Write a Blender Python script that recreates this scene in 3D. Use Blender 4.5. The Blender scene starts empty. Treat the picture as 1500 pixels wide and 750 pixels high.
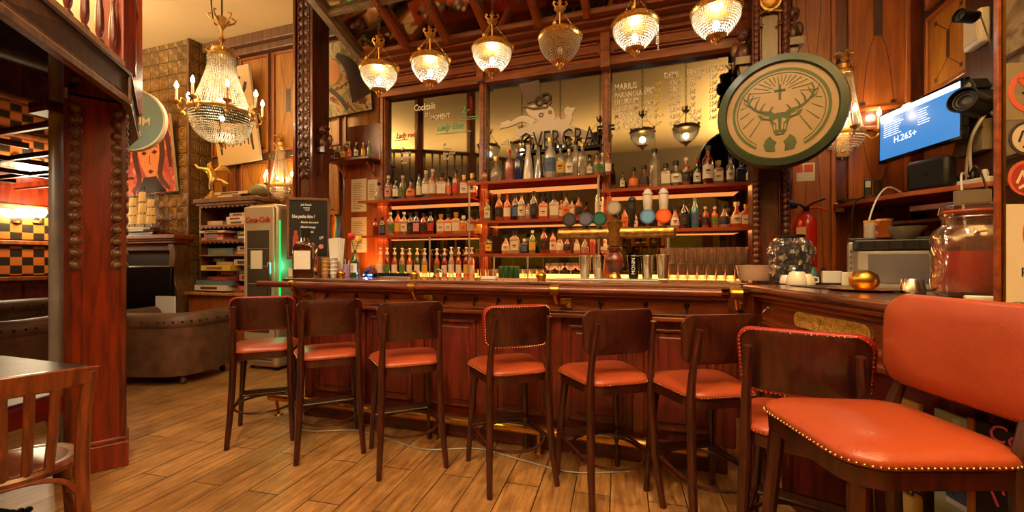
import bpy, math, random
from mathutils import Vector, Matrix
R = math.radians
PI = math.pi
rnd = random.Random(7)
scene = bpy.context.scene
COL = scene.collection

# ------------------------------------------------------------------ camera, exposure, large lights
F = 620.0
CAMP = Vector((1.177, -2.792, 1.3))
YAW = R(18.25)
cam_data = bpy.data.cameras.new('camera')
cam_data.sensor_width = 36
cam_data.lens = F / 1500 * 36
cam_data.shift_y = 9 / 1500
cam_data.clip_start = 0.02
cam = bpy.data.objects.new('camera', cam_data)
cam.location = CAMP
cam.rotation_euler = (PI / 2, 0, YAW)
COL.objects.link(cam)
scene.camera = cam
scene.view_settings.view_transform = 'Standard'
scene.view_settings.look = 'None'
scene.view_settings.exposure = 0.22
scene.view_settings.gamma = 1
scene.view_settings.use_curve_mapping = False
scene.cycles.max_bounces = 8
scene.cycles.diffuse_bounces = 4
scene.cycles.glossy_bounces = 5
scene.cycles.transmission_bounces = 8
scene.cycles.transparent_max_bounces = 12
scene.cycles.sample_clamp_indirect = 4
scene.cycles.caustics_reflective = False
scene.cycles.caustics_refractive = False
world = bpy.data.worlds.new('world')
scene.world = world
world.use_nodes = True
world.node_tree.nodes['Background'].inputs[0].default_value = (1, .72, .42, 1)
world.node_tree.nodes['Background'].inputs[1].default_value = .05

WARM = (1, .81, .54)
def area_light(name, loc, rot, sx, sy, power, color=WARM):
    l = bpy.data.lights.new(name, 'AREA')
    l.shape = 'RECTANGLE'; l.size = sx; l.size_y = sy; l.energy = power; l.color = color
    o = bpy.data.objects.new(name, l); COL.objects.link(o)
    o.location = loc; o.rotation_euler = rot
    return o
def point_light(name, loc, power, radius=.04, color=WARM, parent=None):
    l = bpy.data.lights.new(name, 'POINT')
    l.energy = power; l.color = color; l.shadow_soft_size = radius
    o = bpy.data.objects.new(name, l); COL.objects.link(o)
    o.location = loc
    if parent: o.parent = parent
    return o
def spot_light(name, loc, target, power, angle=60, radius=.06, color=WARM, blend=.5):
    l = bpy.data.lights.new(name, 'SPOT')
    l.energy = power; l.color = color; l.shadow_soft_size = radius; l.spot_size = R(angle); l.spot_blend = blend
    o = bpy.data.objects.new(name, l); COL.objects.link(o)
    o.location = loc
    o.rotation_euler = (Vector(target) - Vector(loc)).to_track_quat('-Z', 'Y').to_euler()
    return o
# added fill lights bouncing off the cream ceiling, unseen spots over the customers' side
area_light('added_fill_rear', (-1.0, -4.2, 3.3), (PI, 0, 0), 7, 1.6, 330)
area_light('added_fill_left', (-5.5, -2.6, 3.6), (PI, 0, 0), .5, 4, 560)
area_light('added_fill_right', (2.9, -3.6, 3.6), (PI, 0, 0), .4, 4, 420)
for i_, (x_, y_, tx_, ty_, w_) in enumerate(((-1.3, -2.6, -1.9, -.6, 150), (-.4, -2.5, -.5, -.6, 150), (.6, -2.5, .6, -.7, 150), (1.7, -2.8, 1.5, -1.0, 100), (-1.9, -.9, -3.6, -.4, 220), (-.8, -4.4, -1.6, -2.0, 170), (1.2, -1.6, 2.9, .6, 110), (-1.0, -3.4, -3.2, -.6, 260))):
    spot_light('unseen_spot', (x_, y_, 4.38), (tx_, ty_, 0), w_ * 1.15, 64, .12)  # unseen spots: some after the floor's hard shadows, some added to brighten the left


spot_light('gallery_spot', (-2.5, -2.3, 2.24), (-2.3, -1.3, .4), 26, 110, .05)
spot_light('unseen_spot', (.6, -2.4, 4.2), (-1.3, -1.6, 2.4), 90, 50, .1)  # added spot, brightens the gallery fascia
# ------------------------------------------------------------------ coordinates
CY, SY = math.cos(YAW), math.sin(YAW)
def C2W(cx, cz):
    "camera-aligned ground coordinates (right, away) to world X, Y"
    return (CAMP.x + cx * CY - cz * SY, CAMP.y + cx * SY + cz * CY)
def ray(px, py):
    a = (px - 750) / F; b = (384 - py) / F
    return Vector((a * CY - SY, a * SY + CY, b))
def at(px, py=384, Y=None, X=None, z=None, Z=None):
    "the point where the view ray through a pixel meets a plane"
    d = ray(px, py)
    if Y is not None: t = (Y - CAMP.y) / d.y
    elif X is not None: t = (X - CAMP.x) / d.x
    elif z is not None: t = (z - CAMP.z) / d.z
    else: t = Z
    return CAMP + d * t
def depth(p):
    return -(p[0] - CAMP.x) * SY + (p[1] - CAMP.y) * CY

# ------------------------------------------------------------------ materials
def nt(name):
    m = bpy.data.materials.new(name); m.use_nodes = True
    n = m.node_tree.nodes; l = m.node_tree.links
    return m, n, l, n['Principled BSDF']
def sset(b, k, v):
    if k in b.inputs: b.inputs[k].default_value = v
def hexc(r, g, b):
    f = lambda c: (c / 255 / 12.92) if c / 255 <= .04045 else ((c / 255 + .055) / 1.055) ** 2.4
    return (f(r), f(g), f(b), 1)
def plain(name, col, rough=.5, metal=0, coat=0, trans=0, ior=1.45, emit=0, ecol=None, alpha=1, noise=0, nscale=8, bump=0, bscale=60, sheen=0):
    m, n, l, b = nt(name)
    b.inputs['Base Color'].default_value = col
    b.inputs['Roughness'].default_value = rough
    b.inputs['Metallic'].default_value = metal
    b.inputs['IOR'].default_value = ior
    sset(b, 'Coat Weight', coat); sset(b, 'Coat Roughness', .12)
    sset(b, 'Transmission Weight', trans); sset(b, 'Alpha', alpha); sset(b, 'Sheen Weight', sheen)
    if emit:
        b.inputs['Emission Color'].default_value = ecol or col
        b.inputs['Emission Strength'].default_value = emit
    if noise or bump:
        tc = n.new('ShaderNodeTexCoord')
        if noise:
            t = n.new('ShaderNodeTexNoise'); t.inputs['Scale'].default_value = nscale; t.inputs['Detail'].default_value = 6
            l.new(tc.outputs['Object'], t.inputs['Vector'])
            mx = n.new('ShaderNodeMix'); mx.data_type = 'RGBA'
            mx.inputs[6].default_value = tuple(max(0, c * (1 - noise)) for c in col[:3]) + (1,)
            mx.inputs[7].default_value = tuple(min(1, c * (1 + noise)) for c in col[:3]) + (1,)
            rp = n.new('ShaderNodeValToRGB'); rp.color_ramp.elements[0].position = .3; rp.color_ramp.elements[1].position = .7
            l.new(t.outputs['Fac'], rp.inputs[0]); l.new(rp.outputs[0], mx.inputs[0]); l.new(mx.outputs[2], b.inputs['Base Color'])
        if bump:
            t2 = n.new('ShaderNodeTexNoise'); t2.inputs['Scale'].default_value = bscale; t2.inputs['Detail'].default_value = 4
            l.new(tc.outputs['Object'], t2.inputs['Vector'])
            bp = n.new('ShaderNodeBump'); bp.inputs['Strength'].default_value = bump; bp.inputs['Distance'].default_value = .01
            l.new(t2.outputs['Fac'], bp.inputs['Height']); l.new(bp.outputs[0], b.inputs['Normal'])
    return m
def wood(name, c1, c2, rough=.35, axis='Z', scale=3.0, coat=.25, stretch=9, bump=.12, spec=.5):
    "streaky polished timber, grain along one axis"
    m, n, l, b = nt(name)
    tc = n.new('ShaderNodeTexCoord'); mp = n.new('ShaderNodeMapping')
    s = {'X': (1, stretch, stretch), 'Y': (stretch, 1, stretch), 'Z': (stretch, stretch, 1)}[axis]
    mp.inputs['Scale'].default_value = s
    t = n.new('ShaderNodeTexNoise'); t.inputs['Scale'].default_value = scale; t.inputs['Detail'].default_value = 8; t.inputs['Distortion'].default_value = .6
    l.new(tc.outputs['Object'], mp.inputs['Vector']); l.new(mp.outputs[0], t.inputs['Vector'])
    rp = n.new('ShaderNodeValToRGB'); rp.color_ramp.elements[0].position = .32; rp.color_ramp.elements[1].position = .68
    rp.color_ramp.elements[0].color = c1; rp.color_ramp.elements[1].color = c2
    l.new(t.outputs['Fac'], rp.inputs[0]); l.new(rp.outputs[0], b.inputs['Base Color'])
    b.inputs['Roughness'].default_value = rough
    sset(b, 'Coat Weight', coat); sset(b, 'Coat Roughness', .15)
    bp = n.new('ShaderNodeBump'); bp.inputs['Strength'].default_value = bump; bp.inputs['Distance'].default_value = .004
    l.new(t.outputs['Fac'], bp.inputs['Height']); l.new(bp.outputs[0], b.inputs['Normal'])
    return m
M = {}
M['mahogany'] = wood('mahogany', hexc(62, 18, 9), hexc(114, 42, 18), .32)
M['mahogany_x'] = wood('mahogany_x', hexc(66, 24, 10), hexc(118, 52, 22), .34, axis='X')
M['bar_wood'] = wood('bar_wood', hexc(88, 36, 14), hexc(150, 74, 30), .38, axis='X')
M['bar_panel'] = wood('bar_panel', hexc(66, 17, 9), hexc(112, 34, 16), .4)
M['bar_top'] = wood('bar_top', hexc(58, 30, 20), hexc(120, 72, 48), .22, axis='X', coat=.6)
M['stool_wood'] = wood('stool_wood', hexc(30, 10, 7), hexc(70, 24, 14), .32, coat=.35, scale=5)
M['column_wood'] = wood('column_wood', hexc(54, 22, 12), hexc(106, 52, 30), .4)
M['pillar_wood'] = wood('pillar_wood', hexc(84, 20, 6), hexc(144, 44, 12), .34, coat=.5)
M['dark_wood'] = wood('dark_wood', hexc(40, 20, 12), hexc(78, 42, 24), .45)
M['frieze_wood'] = wood('frieze_wood', hexc(106, 46, 16), hexc(160, 84, 32), .38, axis='X')
M['panel_wood'] = wood('panel_wood', hexc(148, 90, 26), hexc(184, 122, 44), .4, scale=2)
M['panel_red'] = wood('panel_red', hexc(122, 58, 16), hexc(164, 86, 28), .42, scale=2)
M['frame_wood'] = wood('frame_wood', hexc(84, 52, 28), hexc(124, 84, 48), .45)
M['fascia_wood'] = wood('fascia_wood', hexc(150, 106, 68), hexc(186, 140, 96), .5, axis='X')
M['bent_wood'] = wood('bent_wood', hexc(80, 34, 16), hexc(128, 62, 30), .34, coat=.5, scale=5)
M['seat_ply'] = wood('seat_ply', hexc(112, 68, 42), hexc(162, 118, 82), .4, axis='X', scale=6)
M['beam_red'] = wood('beam_red', hexc(138, 60, 22), hexc(172, 86, 36), .4, axis='Y')
M['grey_beam'] = wood('grey_beam', hexc(110, 88, 60), hexc(160, 134, 94), .4, axis='Y')
M['table_top'] = plain('table_top', hexc(58, 50, 46), .4, noise=.5, nscale=14)
M['leather'] = plain('leather', hexc(154, 64, 32), .36, noise=.08, nscale=5, bump=.12, bscale=140, coat=.1)
M['leather_red'] = plain('leather_red', hexc(142, 22, 16), .4, bump=.1, bscale=140)
M['stud'] = plain('stud', hexc(226, 184, 120), .25, metal=1)
M['brass'] = plain('brass', hexc(206, 150, 62), .28, metal=1, noise=.2, nscale=20)
M['old_brass'] = plain('old_brass', hexc(172, 132, 70), .42, metal=1, noise=.4, nscale=30, bump=.4, bscale=40)
M['steel'] = plain('steel', hexc(205, 196, 184), .22, metal=1)
M['dull_steel'] = plain('dull_steel', hexc(168, 162, 150), .4, metal=.35, noise=.15)
M['black_metal'] = plain('black_metal', hexc(30, 26, 24), .4, metal=.6)
M['black'] = plain('black', hexc(16, 14, 13), .45)
M['gloss_black'] = plain('gloss_black', hexc(8, 8, 9), .08)
M['gilt'] = plain('gilt', hexc(206, 166, 84), .38, metal=.2, noise=.35, nscale=60, bump=1.0, bscale=55)
M['gold'] = plain('gold', hexc(214, 170, 92), .35, metal=.85, noise=.3, nscale=40)
M['crystal'] = plain('crystal', hexc(250, 238, 210), .05, trans=.6, ior=1.5)
M['bulb'] = plain('bulb', (1, .95, .8, 1), .3, emit=30, ecol=(1, .86, .58, 1))
M['bulb_cool'] = plain('bulb_cool', (1, 1, .9, 1), .3, emit=34, ecol=(1, .97, .82, 1))
M['candle'] = plain('candle', hexc(236, 214, 168), .6)
M['chain'] = plain('chain', hexc(96, 70, 40), .4, metal=.9)
M['plaster'] = plain('plaster', hexc(232, 200, 138), .85, noise=.06, nscale=1.2)
M['cream'] = plain('cream', hexc(128, 112, 86), .8, noise=.06)
M['olive'] = plain('olive', hexc(128, 126, 44), .8)
M['paper'] = plain('paper', hexc(226, 212, 180), .8)
M['white'] = plain('white', hexc(232, 226, 214), .5)
M['porcelain'] = plain('porcelain', hexc(232, 220, 196), .2, coat=.5)
M['chalk'] = plain('chalk', hexc(255, 250, 225), .9)
M['chalk_yel'] = plain('chalk_yel', hexc(226, 206, 60), .9)
M['chalk_grn'] = plain('chalk_grn', hexc(120, 196, 150), .9)
M['chalk_red'] = plain('chalk_red', hexc(226, 120, 90), .9)
M['chalk_pink'] = plain('chalk_pink', hexc(222, 96, 150), .9)
M['board_black'] = plain('board_black', hexc(30, 24, 22), .7, noise=.3)
M['sofa'] = plain('sofa', hexc(96, 66, 46), .45, noise=.35, nscale=9, bump=.2, bscale=50)
M['concrete'] = plain('concrete', hexc(110, 92, 70), .8, noise=.3)
M['red_paint'] = plain('red_paint', hexc(196, 40, 20), .25, coat=.5)
M['led'] = plain('led', (1, .6, .15, 1), .5, emit=6, ecol=(1, .42, .08, 1))
def thin_glass(name, tint=(.97, .95, .92, 1), body=None, k=0, refl=.35, bump=0):
    "clear glass that lets light straight through: transparent + a rim-weighted gloss (+ a little body colour)"
    m = bpy.data.materials.new(name); m.use_nodes = True; n = m.node_tree.nodes; l = m.node_tree.links
    n.remove(n['Principled BSDF']); out = n['Material Output']
    t = n.new('ShaderNodeBsdfTransparent'); t.inputs[0].default_value = tint
    g = n.new('ShaderNodeBsdfGlossy'); g.inputs['Color'].default_value = (1, .97, .92, 1); g.inputs['Roughness'].default_value = .06
    lw = n.new('ShaderNodeLayerWeight'); lw.inputs[0].default_value = refl
    mp = n.new('ShaderNodeMapRange'); mp.inputs[3].default_value = .04; mp.inputs[4].default_value = .75; l.new(lw.outputs['Facing'], mp.inputs[0])
    base = t.outputs[0]
    if bump:
        tc = n.new('ShaderNodeTexCoord'); nz = n.new('ShaderNodeTexVoronoi'); nz.inputs['Scale'].default_value = 16; l.new(tc.outputs['Object'], nz.inputs['Vector'])
        bp = n.new('ShaderNodeBump'); bp.inputs['Strength'].default_value = 1; bp.inputs['Distance'].default_value = .03; l.new(nz.outputs['Distance'], bp.inputs['Height']); l.new(bp.outputs[0], g.inputs['Normal']); l.new(bp.outputs[0], lw.inputs['Normal'])
    if body:
        p = n.new('ShaderNodeBsdfPrincipled'); p.inputs['Base Color'].default_value = body; p.inputs['Roughness'].default_value = .12
        tr = n.new('ShaderNodeBsdfTranslucent'); tr.inputs[0].default_value = body
        a0 = n.new('ShaderNodeMixShader'); a0.inputs[0].default_value = .5; l.new(p.outputs[0], a0.inputs[1]); l.new(tr.outputs[0], a0.inputs[2])
        a = n.new('ShaderNodeMixShader'); a.inputs[0].default_value = k; l.new(base, a.inputs[1]); l.new(a0.outputs[0], a.inputs[2]); base = a.outputs[0]
    mx = n.new('ShaderNodeMixShader'); l.new(mp.outputs[0], mx.inputs[0]); l.new(base, mx.inputs[1]); l.new(g.outputs[0], mx.inputs[2]); l.new(mx.outputs[0], out.inputs['Surface'])
    return m
M['glass'] = thin_glass('glass', body=(.95, .72, .55, 1), k=.05, refl=.6)
M['frosted'] = thin_glass('frosted', (.95, .88, .8, 1), body=hexc(246, 222, 200), k=.5)
M['wrap'] = thin_glass('plastic_wrap', (.8, .8, .82, 1), body=(.55, .55, .6, 1), k=.12, refl=.5, bump=1)
M['bead'] = thin_glass('bead', (.9, .88, .8, 1), body=hexc(250, 240, 214), k=.8, refl=.25)
M['tinted_glass'] = thin_glass('tinted_glass', (.93, .9, .84, 1), refl=.15)
M['shelf_glass'] = plain('shelf_glass', hexc(206, 84, 40), .12, trans=.25, coat=.5)
def mirror_mat():
    m, n, l, b = nt('antique_mirror')
    b.inputs['Metallic'].default_value = 1; b.inputs['Roughness'].default_value = .035
    tc = n.new('ShaderNodeTexCoord'); t = n.new('ShaderNodeTexNoise'); t.inputs['Scale'].default_value = 2.5; t.inputs['Detail'].default_value = 8
    l.new(tc.outputs['Object'], t.inputs['Vector'])
    rp = n.new('ShaderNodeValToRGB'); rp.color_ramp.elements[0].color = hexc(98, 91, 77); rp.color_ramp.elements[1].color = hexc(118, 109, 92)
    l.new(t.outputs['Fac'], rp.inputs[0]); l.new(rp.outputs[0], b.inputs['Base Color'])
    return m
M['mirror'] = mirror_mat()
M['bright_mirror'] = plain('bright_mirror', hexc(196, 184, 158), .05, metal=1)
def floor_mat():
    m, n, l, b = nt('plank_tiles')
    tc = n.new('ShaderNodeTexCoord'); mp = n.new('ShaderNodeMapping')
    mp.inputs['Rotation'].default_value = (0, 0, R(90 - 4.0))
    mp.inputs['Location'].default_value = (.3, .07, 0)
    l.new(tc.outputs['Object'], mp.inputs['Vector'])
    br = n.new('ShaderNodeTexBrick')
    br.inputs['Scale'].default_value = 1; br.inputs['Brick Width'].default_value = 1.2; br.inputs['Row Height'].default_value = .2
    br.inputs['Mortar Size'].default_value = .0035; br.inputs['Mortar Smooth'].default_value = .2; br.offset = .37; br.inputs['Bias'].default_value = 0
    br.inputs['Color1'].default_value = (0, 0, 0, 1); br.inputs['Color2'].default_value = (1, 1, 1, 1); br.inputs['Mortar'].default_value = (.5, .5, .5, 1)
    l.new(mp.outputs[0], br.inputs['Vector'])
    mp2 = n.new('ShaderNodeMapping'); mp2.inputs['Scale'].default_value = (1, 9, 1)
    l.new(mp.outputs[0], mp2.inputs['Vector'])
    t = n.new('ShaderNodeTexNoise'); t.inputs['Scale'].default_value = 3.5; t.inputs['Detail'].default_value = 9; t.inputs['Roughness'].default_value = .65
    l.new(mp2.outputs[0], t.inputs['Vector'])
    t3 = n.new('ShaderNodeTexNoise'); t3.inputs['Scale'].default_value = 5; t3.inputs['Detail'].default_value = 8; t3.inputs['Roughness'].default_value = .7
    l.new(tc.outputs['Object'], t3.inputs['Vector'])
    rp = n.new('ShaderNodeValToRGB')
    e = rp.color_ramp.elements; e[0].position = .3; e[0].color = hexc(124, 78, 38); e[1].position = .72; e[1].color = hexc(206, 152, 88)
    l.new(t.outputs['Fac'], rp.inputs[0])
    rp3 = n.new('ShaderNodeValToRGB'); e = rp3.color_ramp.elements; e[0].position = .35; e[0].color = (.55, .5, .42, 1); e[1].position = .66; e[1].color = (1.0, 1.0, 1.0, 1)
    l.new(t3.outputs['Fac'], rp3.inputs[0])
    mu = n.new('ShaderNodeMix'); mu.data_type = 'RGBA'; mu.blend_type = 'MULTIPLY'; mu.inputs[0].default_value = .8
    l.new(rp.outputs[0], mu.inputs[6]); l.new(rp3.outputs[0], mu.inputs[7])
    # a little difference from plank to plank
    mr = n.new('ShaderNodeMapRange'); mr.inputs[3].default_value = .82; mr.inputs[4].default_value = 1.12
    l.new(br.outputs['Color'], mr.inputs[0])
    mu2 = n.new('ShaderNodeMix'); mu2.data_type = 'RGBA'; mu2.blend_type = 'MULTIPLY'; mu2.inputs[0].default_value = 1
    l.new(mu.outputs[2], mu2.inputs[6]); l.new(mr.outputs[0], mu2.inputs[7])
    mu3 = n.new('ShaderNodeMix'); mu3.data_type = 'RGBA'; mu3.inputs[7].default_value = hexc(46, 26, 14)
    l.new(br.outputs['Fac'], mu3.inputs[0]); l.new(mu2.outputs[2], mu3.inputs[6]); l.new(mu3.outputs[2], b.inputs['Base Color'])
    b.inputs['Roughness'].default_value = .38
    bp = n.new('ShaderNodeBump'); bp.inputs['Strength'].default_value = .5; bp.inputs['Distance'].default_value = .003; bp.invert = True
    l.new(br.outputs['Fac'], bp.inputs['Height']); l.new(bp.outputs[0], b.inputs['Normal'])
    return m
M['floor'] = floor_mat()
def tile_mat():
    "square embossed gilt wall tiles, each with a raised ring"
    m, n, l, b = nt('embossed_tiles')
    tc = n.new('ShaderNodeTexCoord'); sp = n.new('ShaderNodeSeparateXYZ'); l.new(tc.outputs['Object'], sp.inputs[0])
    def math1(op, a, bb=None):
        x = n.new('ShaderNodeMath'); x.operation = op
        if isinstance(a, (int, float)): x.inputs[0].default_value = a
        else: l.new(a, x.inputs[0])
        if bb is not None:
            if isinstance(bb, (int, float)): x.inputs[1].default_value = bb
            else: l.new(bb, x.inputs[1])
        return x.outputs[0]
    u = math1('ADD', sp.outputs[0], sp.outputs[1])
    s = 1 / .19
    fu = math1('SUBTRACT', math1('FRACT', math1('MULTIPLY', u, s)), .5)
    fv = math1('SUBTRACT', math1('FRACT', math1('MULTIPLY', sp.outputs[2], s)), .5)
    r = math1('SQRT', math1('ADD', math1('MULTIPLY', fu, fu), math1('MULTIPLY', fv, fv)))
    ring = math1('SINE', math1('MULTIPLY', r, 38))
    edge = math1('MAXIMUM', math1('ABSOLUTE', fu), math1('ABSOLUTE', fv))
    grout = math1('GREATER_THAN', edge, .465)
    ns = n.new('ShaderNodeTexNoise'); ns.inputs['Scale'].default_value = 2.2; ns.inputs['Detail'].default_value = 6; l.new(tc.outputs['Object'], ns.inputs['Vector'])
    rp = n.new('ShaderNodeValToRGB'); e = rp.color_ramp.elements; e[0].position = .35; e[0].color = hexc(104, 76, 32); e[1].position = .7; e[1].color = hexc(150, 112, 54)
    l.new(ns.outputs['Fac'], rp.inputs[0])
    mx = n.new('ShaderNodeMix'); mx.data_type = 'RGBA'; mx.inputs[7].default_value = hexc(70, 48, 22)
    l.new(grout, mx.inputs[0]); l.new(rp.outputs[0], mx.inputs[6]); l.new(mx.outputs[2], b.inputs['Base Color'])
    b.inputs['Roughness'].default_value = .42; b.inputs['Metallic'].default_value = .1
    bp = n.new('ShaderNodeBump'); bp.inputs['Strength'].default_value = .5; bp.inputs['Distance'].default_value = .012
    l.new(math1('SUBTRACT', ring, math1('MULTIPLY', grout, 2)), bp.inputs['Height']); l.new(bp.outputs[0], b.inputs['Normal'])
    return m
M['tiles'] = tile_mat()
def checker_mat(name, a, c, size, axis=1):
    m, n, l, b = nt(name)
    tc = n.new('ShaderNodeTexCoord'); ck = n.new('ShaderNodeTexChecker'); ck.inputs['Scale'].default_value = 1 / size
    ck.inputs[1].default_value = a; ck.inputs[2].default_value = c
    mp = n.new('ShaderNodeMapping'); mp.inputs['Location'].default_value = (.037, .013, .011)
    l.new(tc.outputs['Object'], mp.inputs[0]); l.new(mp.outputs[0], ck.inputs[0]); l.new(ck.outputs[0], b.inputs['Base Color'])
    b.inputs['Roughness'].default_value = .35; sset(b, 'Coat Weight', .3)
    return m
M['checker'] = checker_mat('inlay_checker', hexc(206, 110, 44), hexc(44, 34, 22), .115)
def art_mat(name, cols, scale=3, dist=2.5, seed=0):
    "loose brushed colours for a canvas"
    m, n, l, b = nt(name)
    tc = n.new('ShaderNodeTexCoord'); mp = n.new('ShaderNodeMapping'); mp.inputs['Location'].default_value = (seed, seed * .7, seed * 1.3)
    t = n.new('ShaderNodeTexNoise'); t.inputs['Scale'].default_value = scale; t.inputs['Detail'].default_value = 3; t.inputs['Distortion'].default_value = dist
    l.new(tc.outputs['Object'], mp.inputs[0]); l.new(mp.outputs[0], t.inputs['Vector'])
    rp = n.new('ShaderNodeValToRGB'); el = rp.color_ramp.elements
    el[0].position = .25; el[0].color = cols[0]; el[1].position = .75; el[1].color = cols[-1]
    for i, c in enumerate(cols[1:-1]):
        x = el.new(.25 + .5 * (i + 1) / (len(cols) - 1)); x.color = c
    l.new(t.outputs['Fac'], rp.inputs[0]); l.new(rp.outputs[0], b.inputs['Base Color'])
    b.inputs['Roughness'].default_value = .6
    return m
GL = {}
def liquor(key):
    "coloured bottle glass with its contents"
    if key in GL: return GL[key]
    cols = {'clr': (246, 232, 210), 'amb': (214, 112, 30), 'org': (240, 130, 50), 'pnk': (236, 150, 130), 'grn': (60, 110, 40), 'lgn': (150, 190, 110), 'blu': (40, 70, 150), 'tea': (50, 170, 180),
            'blk': (34, 26, 26), 'red': (176, 36, 20), 'yel': (238, 190, 80), 'wht': (238, 226, 206), 'brn': (92, 44, 18), 'pur': (74, 50, 96)}
    k = {'blk': .95, 'wht': .97, 'pur': .8, 'tea': .75, 'brn': .8, 'blu': .75, 'grn': .7, 'clr': .30}.get(key, .55)
    c = hexc(*cols[key]); GL[key] = thin_glass('bottle_glass_' + key, tuple(.35 + .65 * v for v in c[:3]) + (1,), c, k)
    return GL[key]
PM = {}
def paint(r, g, b, rough=.5, **k):
    key = (r, g, b, rough)
    if key not in PM: PM[key] = plain('paint_%02x%02x%02x' % (r, g, b), hexc(r, g, b), rough, **k)
    return PM[key]

# ------------------------------------------------------------------ mesh builder
class MB:
    def __init__(s): s.v = []; s.f = []; s.mi = []; s.cur = 0
    def add(s, vs, fs):
        b = len(s.v); s.v += [tuple(v) for v in vs]
        for f in fs: s.f.append(tuple(b + i for i in f)); s.mi.append(s.cur)
        return s
    def box(s, x0, x1, y0, y1, z0, z1):
        return s.add([(x0, y0, z0), (x1, y0, z0), (x1, y1, z0), (x0, y1, z0), (x0, y0, z1), (x1, y0, z1), (x1, y1, z1), (x0, y1, z1)],
                     [(0, 3, 2, 1), (4, 5, 6, 7), (0, 1, 5, 4), (1, 2, 6, 5), (2, 3, 7, 6), (3, 0, 4, 7)])
    def cbox(s, cx, cy, cz, sx, sy, sz): return s.box(cx - sx / 2, cx + sx / 2, cy - sy / 2, cy + sy / 2, cz - sz / 2, cz + sz / 2)
    def xf(s, start, mat):
        for i in range(start, len(s.v)): s.v[i] = tuple(mat @ Vector(s.v[i]))
        return s
    def prism(s, pts, z0, z1):
        n = len(pts)
        a = sum(pts[i][0] * pts[(i + 1) % n][1] - pts[(i + 1) % n][0] * pts[i][1] for i in range(n))
        if a < 0: pts = pts[::-1]
        vs = [(p[0], p[1], z0) for p in pts] + [(p[0], p[1], z1) for p in pts]
        fs = [tuple(range(n - 1, -1, -1)), tuple(range(n, 2 * n))] + [(i, (i + 1) % n, n + (i + 1) % n, n + i) for i in range(n)]
        return s.add(vs, fs)
    def vprism(s, pts, y0, y1):
        "outline in x-z, extruded along y"
        st = len(s.v); s.prism(pts, -y1, -y0)
        for i in range(st, len(s.v)):
            x, y, z = s.v[i]; s.v[i] = (x, -z, y)
        return s
    def frus(s, p0, p1, r0, r1, n=12, caps=True):
        p0 = Vector(p0); p1 = Vector(p1); d = (p1 - p0)
        q = d.to_track_quat('Z', 'Y').to_matrix()
        vs = []
        for p, r in ((p0, r0), (p1, r1)):
            for i in range(n):
                a = 2 * PI * i / n; vs.append(p + q @ Vector((math.cos(a) * r, math.sin(a) * r, 0)))
        fs = [(i, (i + 1) % n, n + (i + 1) % n, n + i) for i in range(n)]
        if caps: fs += [tuple(range(n - 1, -1, -1)), tuple(range(n, 2 * n))]
        return s.add(vs, fs)
    def lathe(s, prof, c=(0, 0, 0), n=20, a0=0, a1=2 * PI, sx=1, sy=1):
        full = abs(a1 - a0 - 2 * PI) < 1e-6; m = n if full else n + 1
        vs = []
        for r, z in prof:
            for i in range(m):
                a = a0 + (a1 - a0) * i / n; vs.append((c[0] + math.cos(a) * r * sx, c[1] + math.sin(a) * r * sy, c[2] + z))
        fs = []
        for j in range(len(prof) - 1):
            for i in range(n):
                i2 = (i + 1) % m if full else i + 1
                fs.append((j * m + i, j * m + i2, (j + 1) * m + i2, (j + 1) * m + i))
        if full and prof[0][0] > 1e-5: fs.append(tuple(range(m - 1, -1, -1)))
        if full and prof[-1][0] > 1e-5: fs.append(tuple((len(prof) - 1) * m + i for i in range(m)))
        return s.add(vs, fs)
    def tube(s, pts, r, n=8, closed=False):
        pts = [Vector(p) for p in pts]; k = len(pts)
        rr = r if isinstance(r, (list, tuple)) else [r] * k
        vs = []; up = Vector((0, 0, 1)); prev = None
        for i, p in enumerate(pts):
            if closed: t = pts[(i + 1) % k] - pts[i - 1]
            else: t = pts[min(i + 1, k - 1)] - pts[max(i - 1, 0)]
            t.normalize()
            if prev is None:
                ref = up if abs(t.z) < .9 else Vector((0, 1, 0)); a = t.cross(ref).normalized()
            else:
                a = (prev - t * prev.dot(t)).normalized()
            prev = a; b2 = t.cross(a)
            for j in range(n):
                w = 2 * PI * j / n; vs.append(p + (a * math.cos(w) + b2 * math.sin(w)) * rr[i])
        fs = []
        for i in range(k if closed else k - 1):
            i2 = (i + 1) % k
            for j in range(n): fs.append((i * n + j, i * n + (j + 1) % n, i2 * n + (j + 1) % n, i2 * n + j))
        if not closed: fs += [tuple(range(n - 1, -1, -1)), tuple((k - 1) * n + j for j in range(n))]
        return s.add(vs, fs)
    def octa(s, c, r, rz=None):
        x, y, z = c; rz = rz or r
        return s.add([(x + r, y, z), (x - r, y, z), (x, y + r, z), (x, y - r, z), (x, y, z + rz), (x, y, z - rz)],
                     [(0, 2, 4), (2, 1, 4), (1, 3, 4), (3, 0, 4), (2, 0, 5), (1, 2, 5), (3, 1, 5), (0, 3, 5)])
    def sph(s, c, r, n=12, k=8, sx=1, sy=1, sz=1):
        prof = [(max(1e-6, math.cos(-PI / 2 + PI * i / k)) * r, math.sin(-PI / 2 + PI * i / k) * r * sz) for i in range(k + 1)]
        return s.lathe(prof, c, n, sx=sx, sy=sy)
    def ring(s, c, R_, r, n=32, k=8, sx=1, sy=1):
        return s.tube([(c[0] + math.cos(2 * PI * i / n) * R_ * sx, c[1] + math.sin(2 * PI * i / n) * R_ * sy, c[2]) for i in range(n)], r, k, True)
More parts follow.
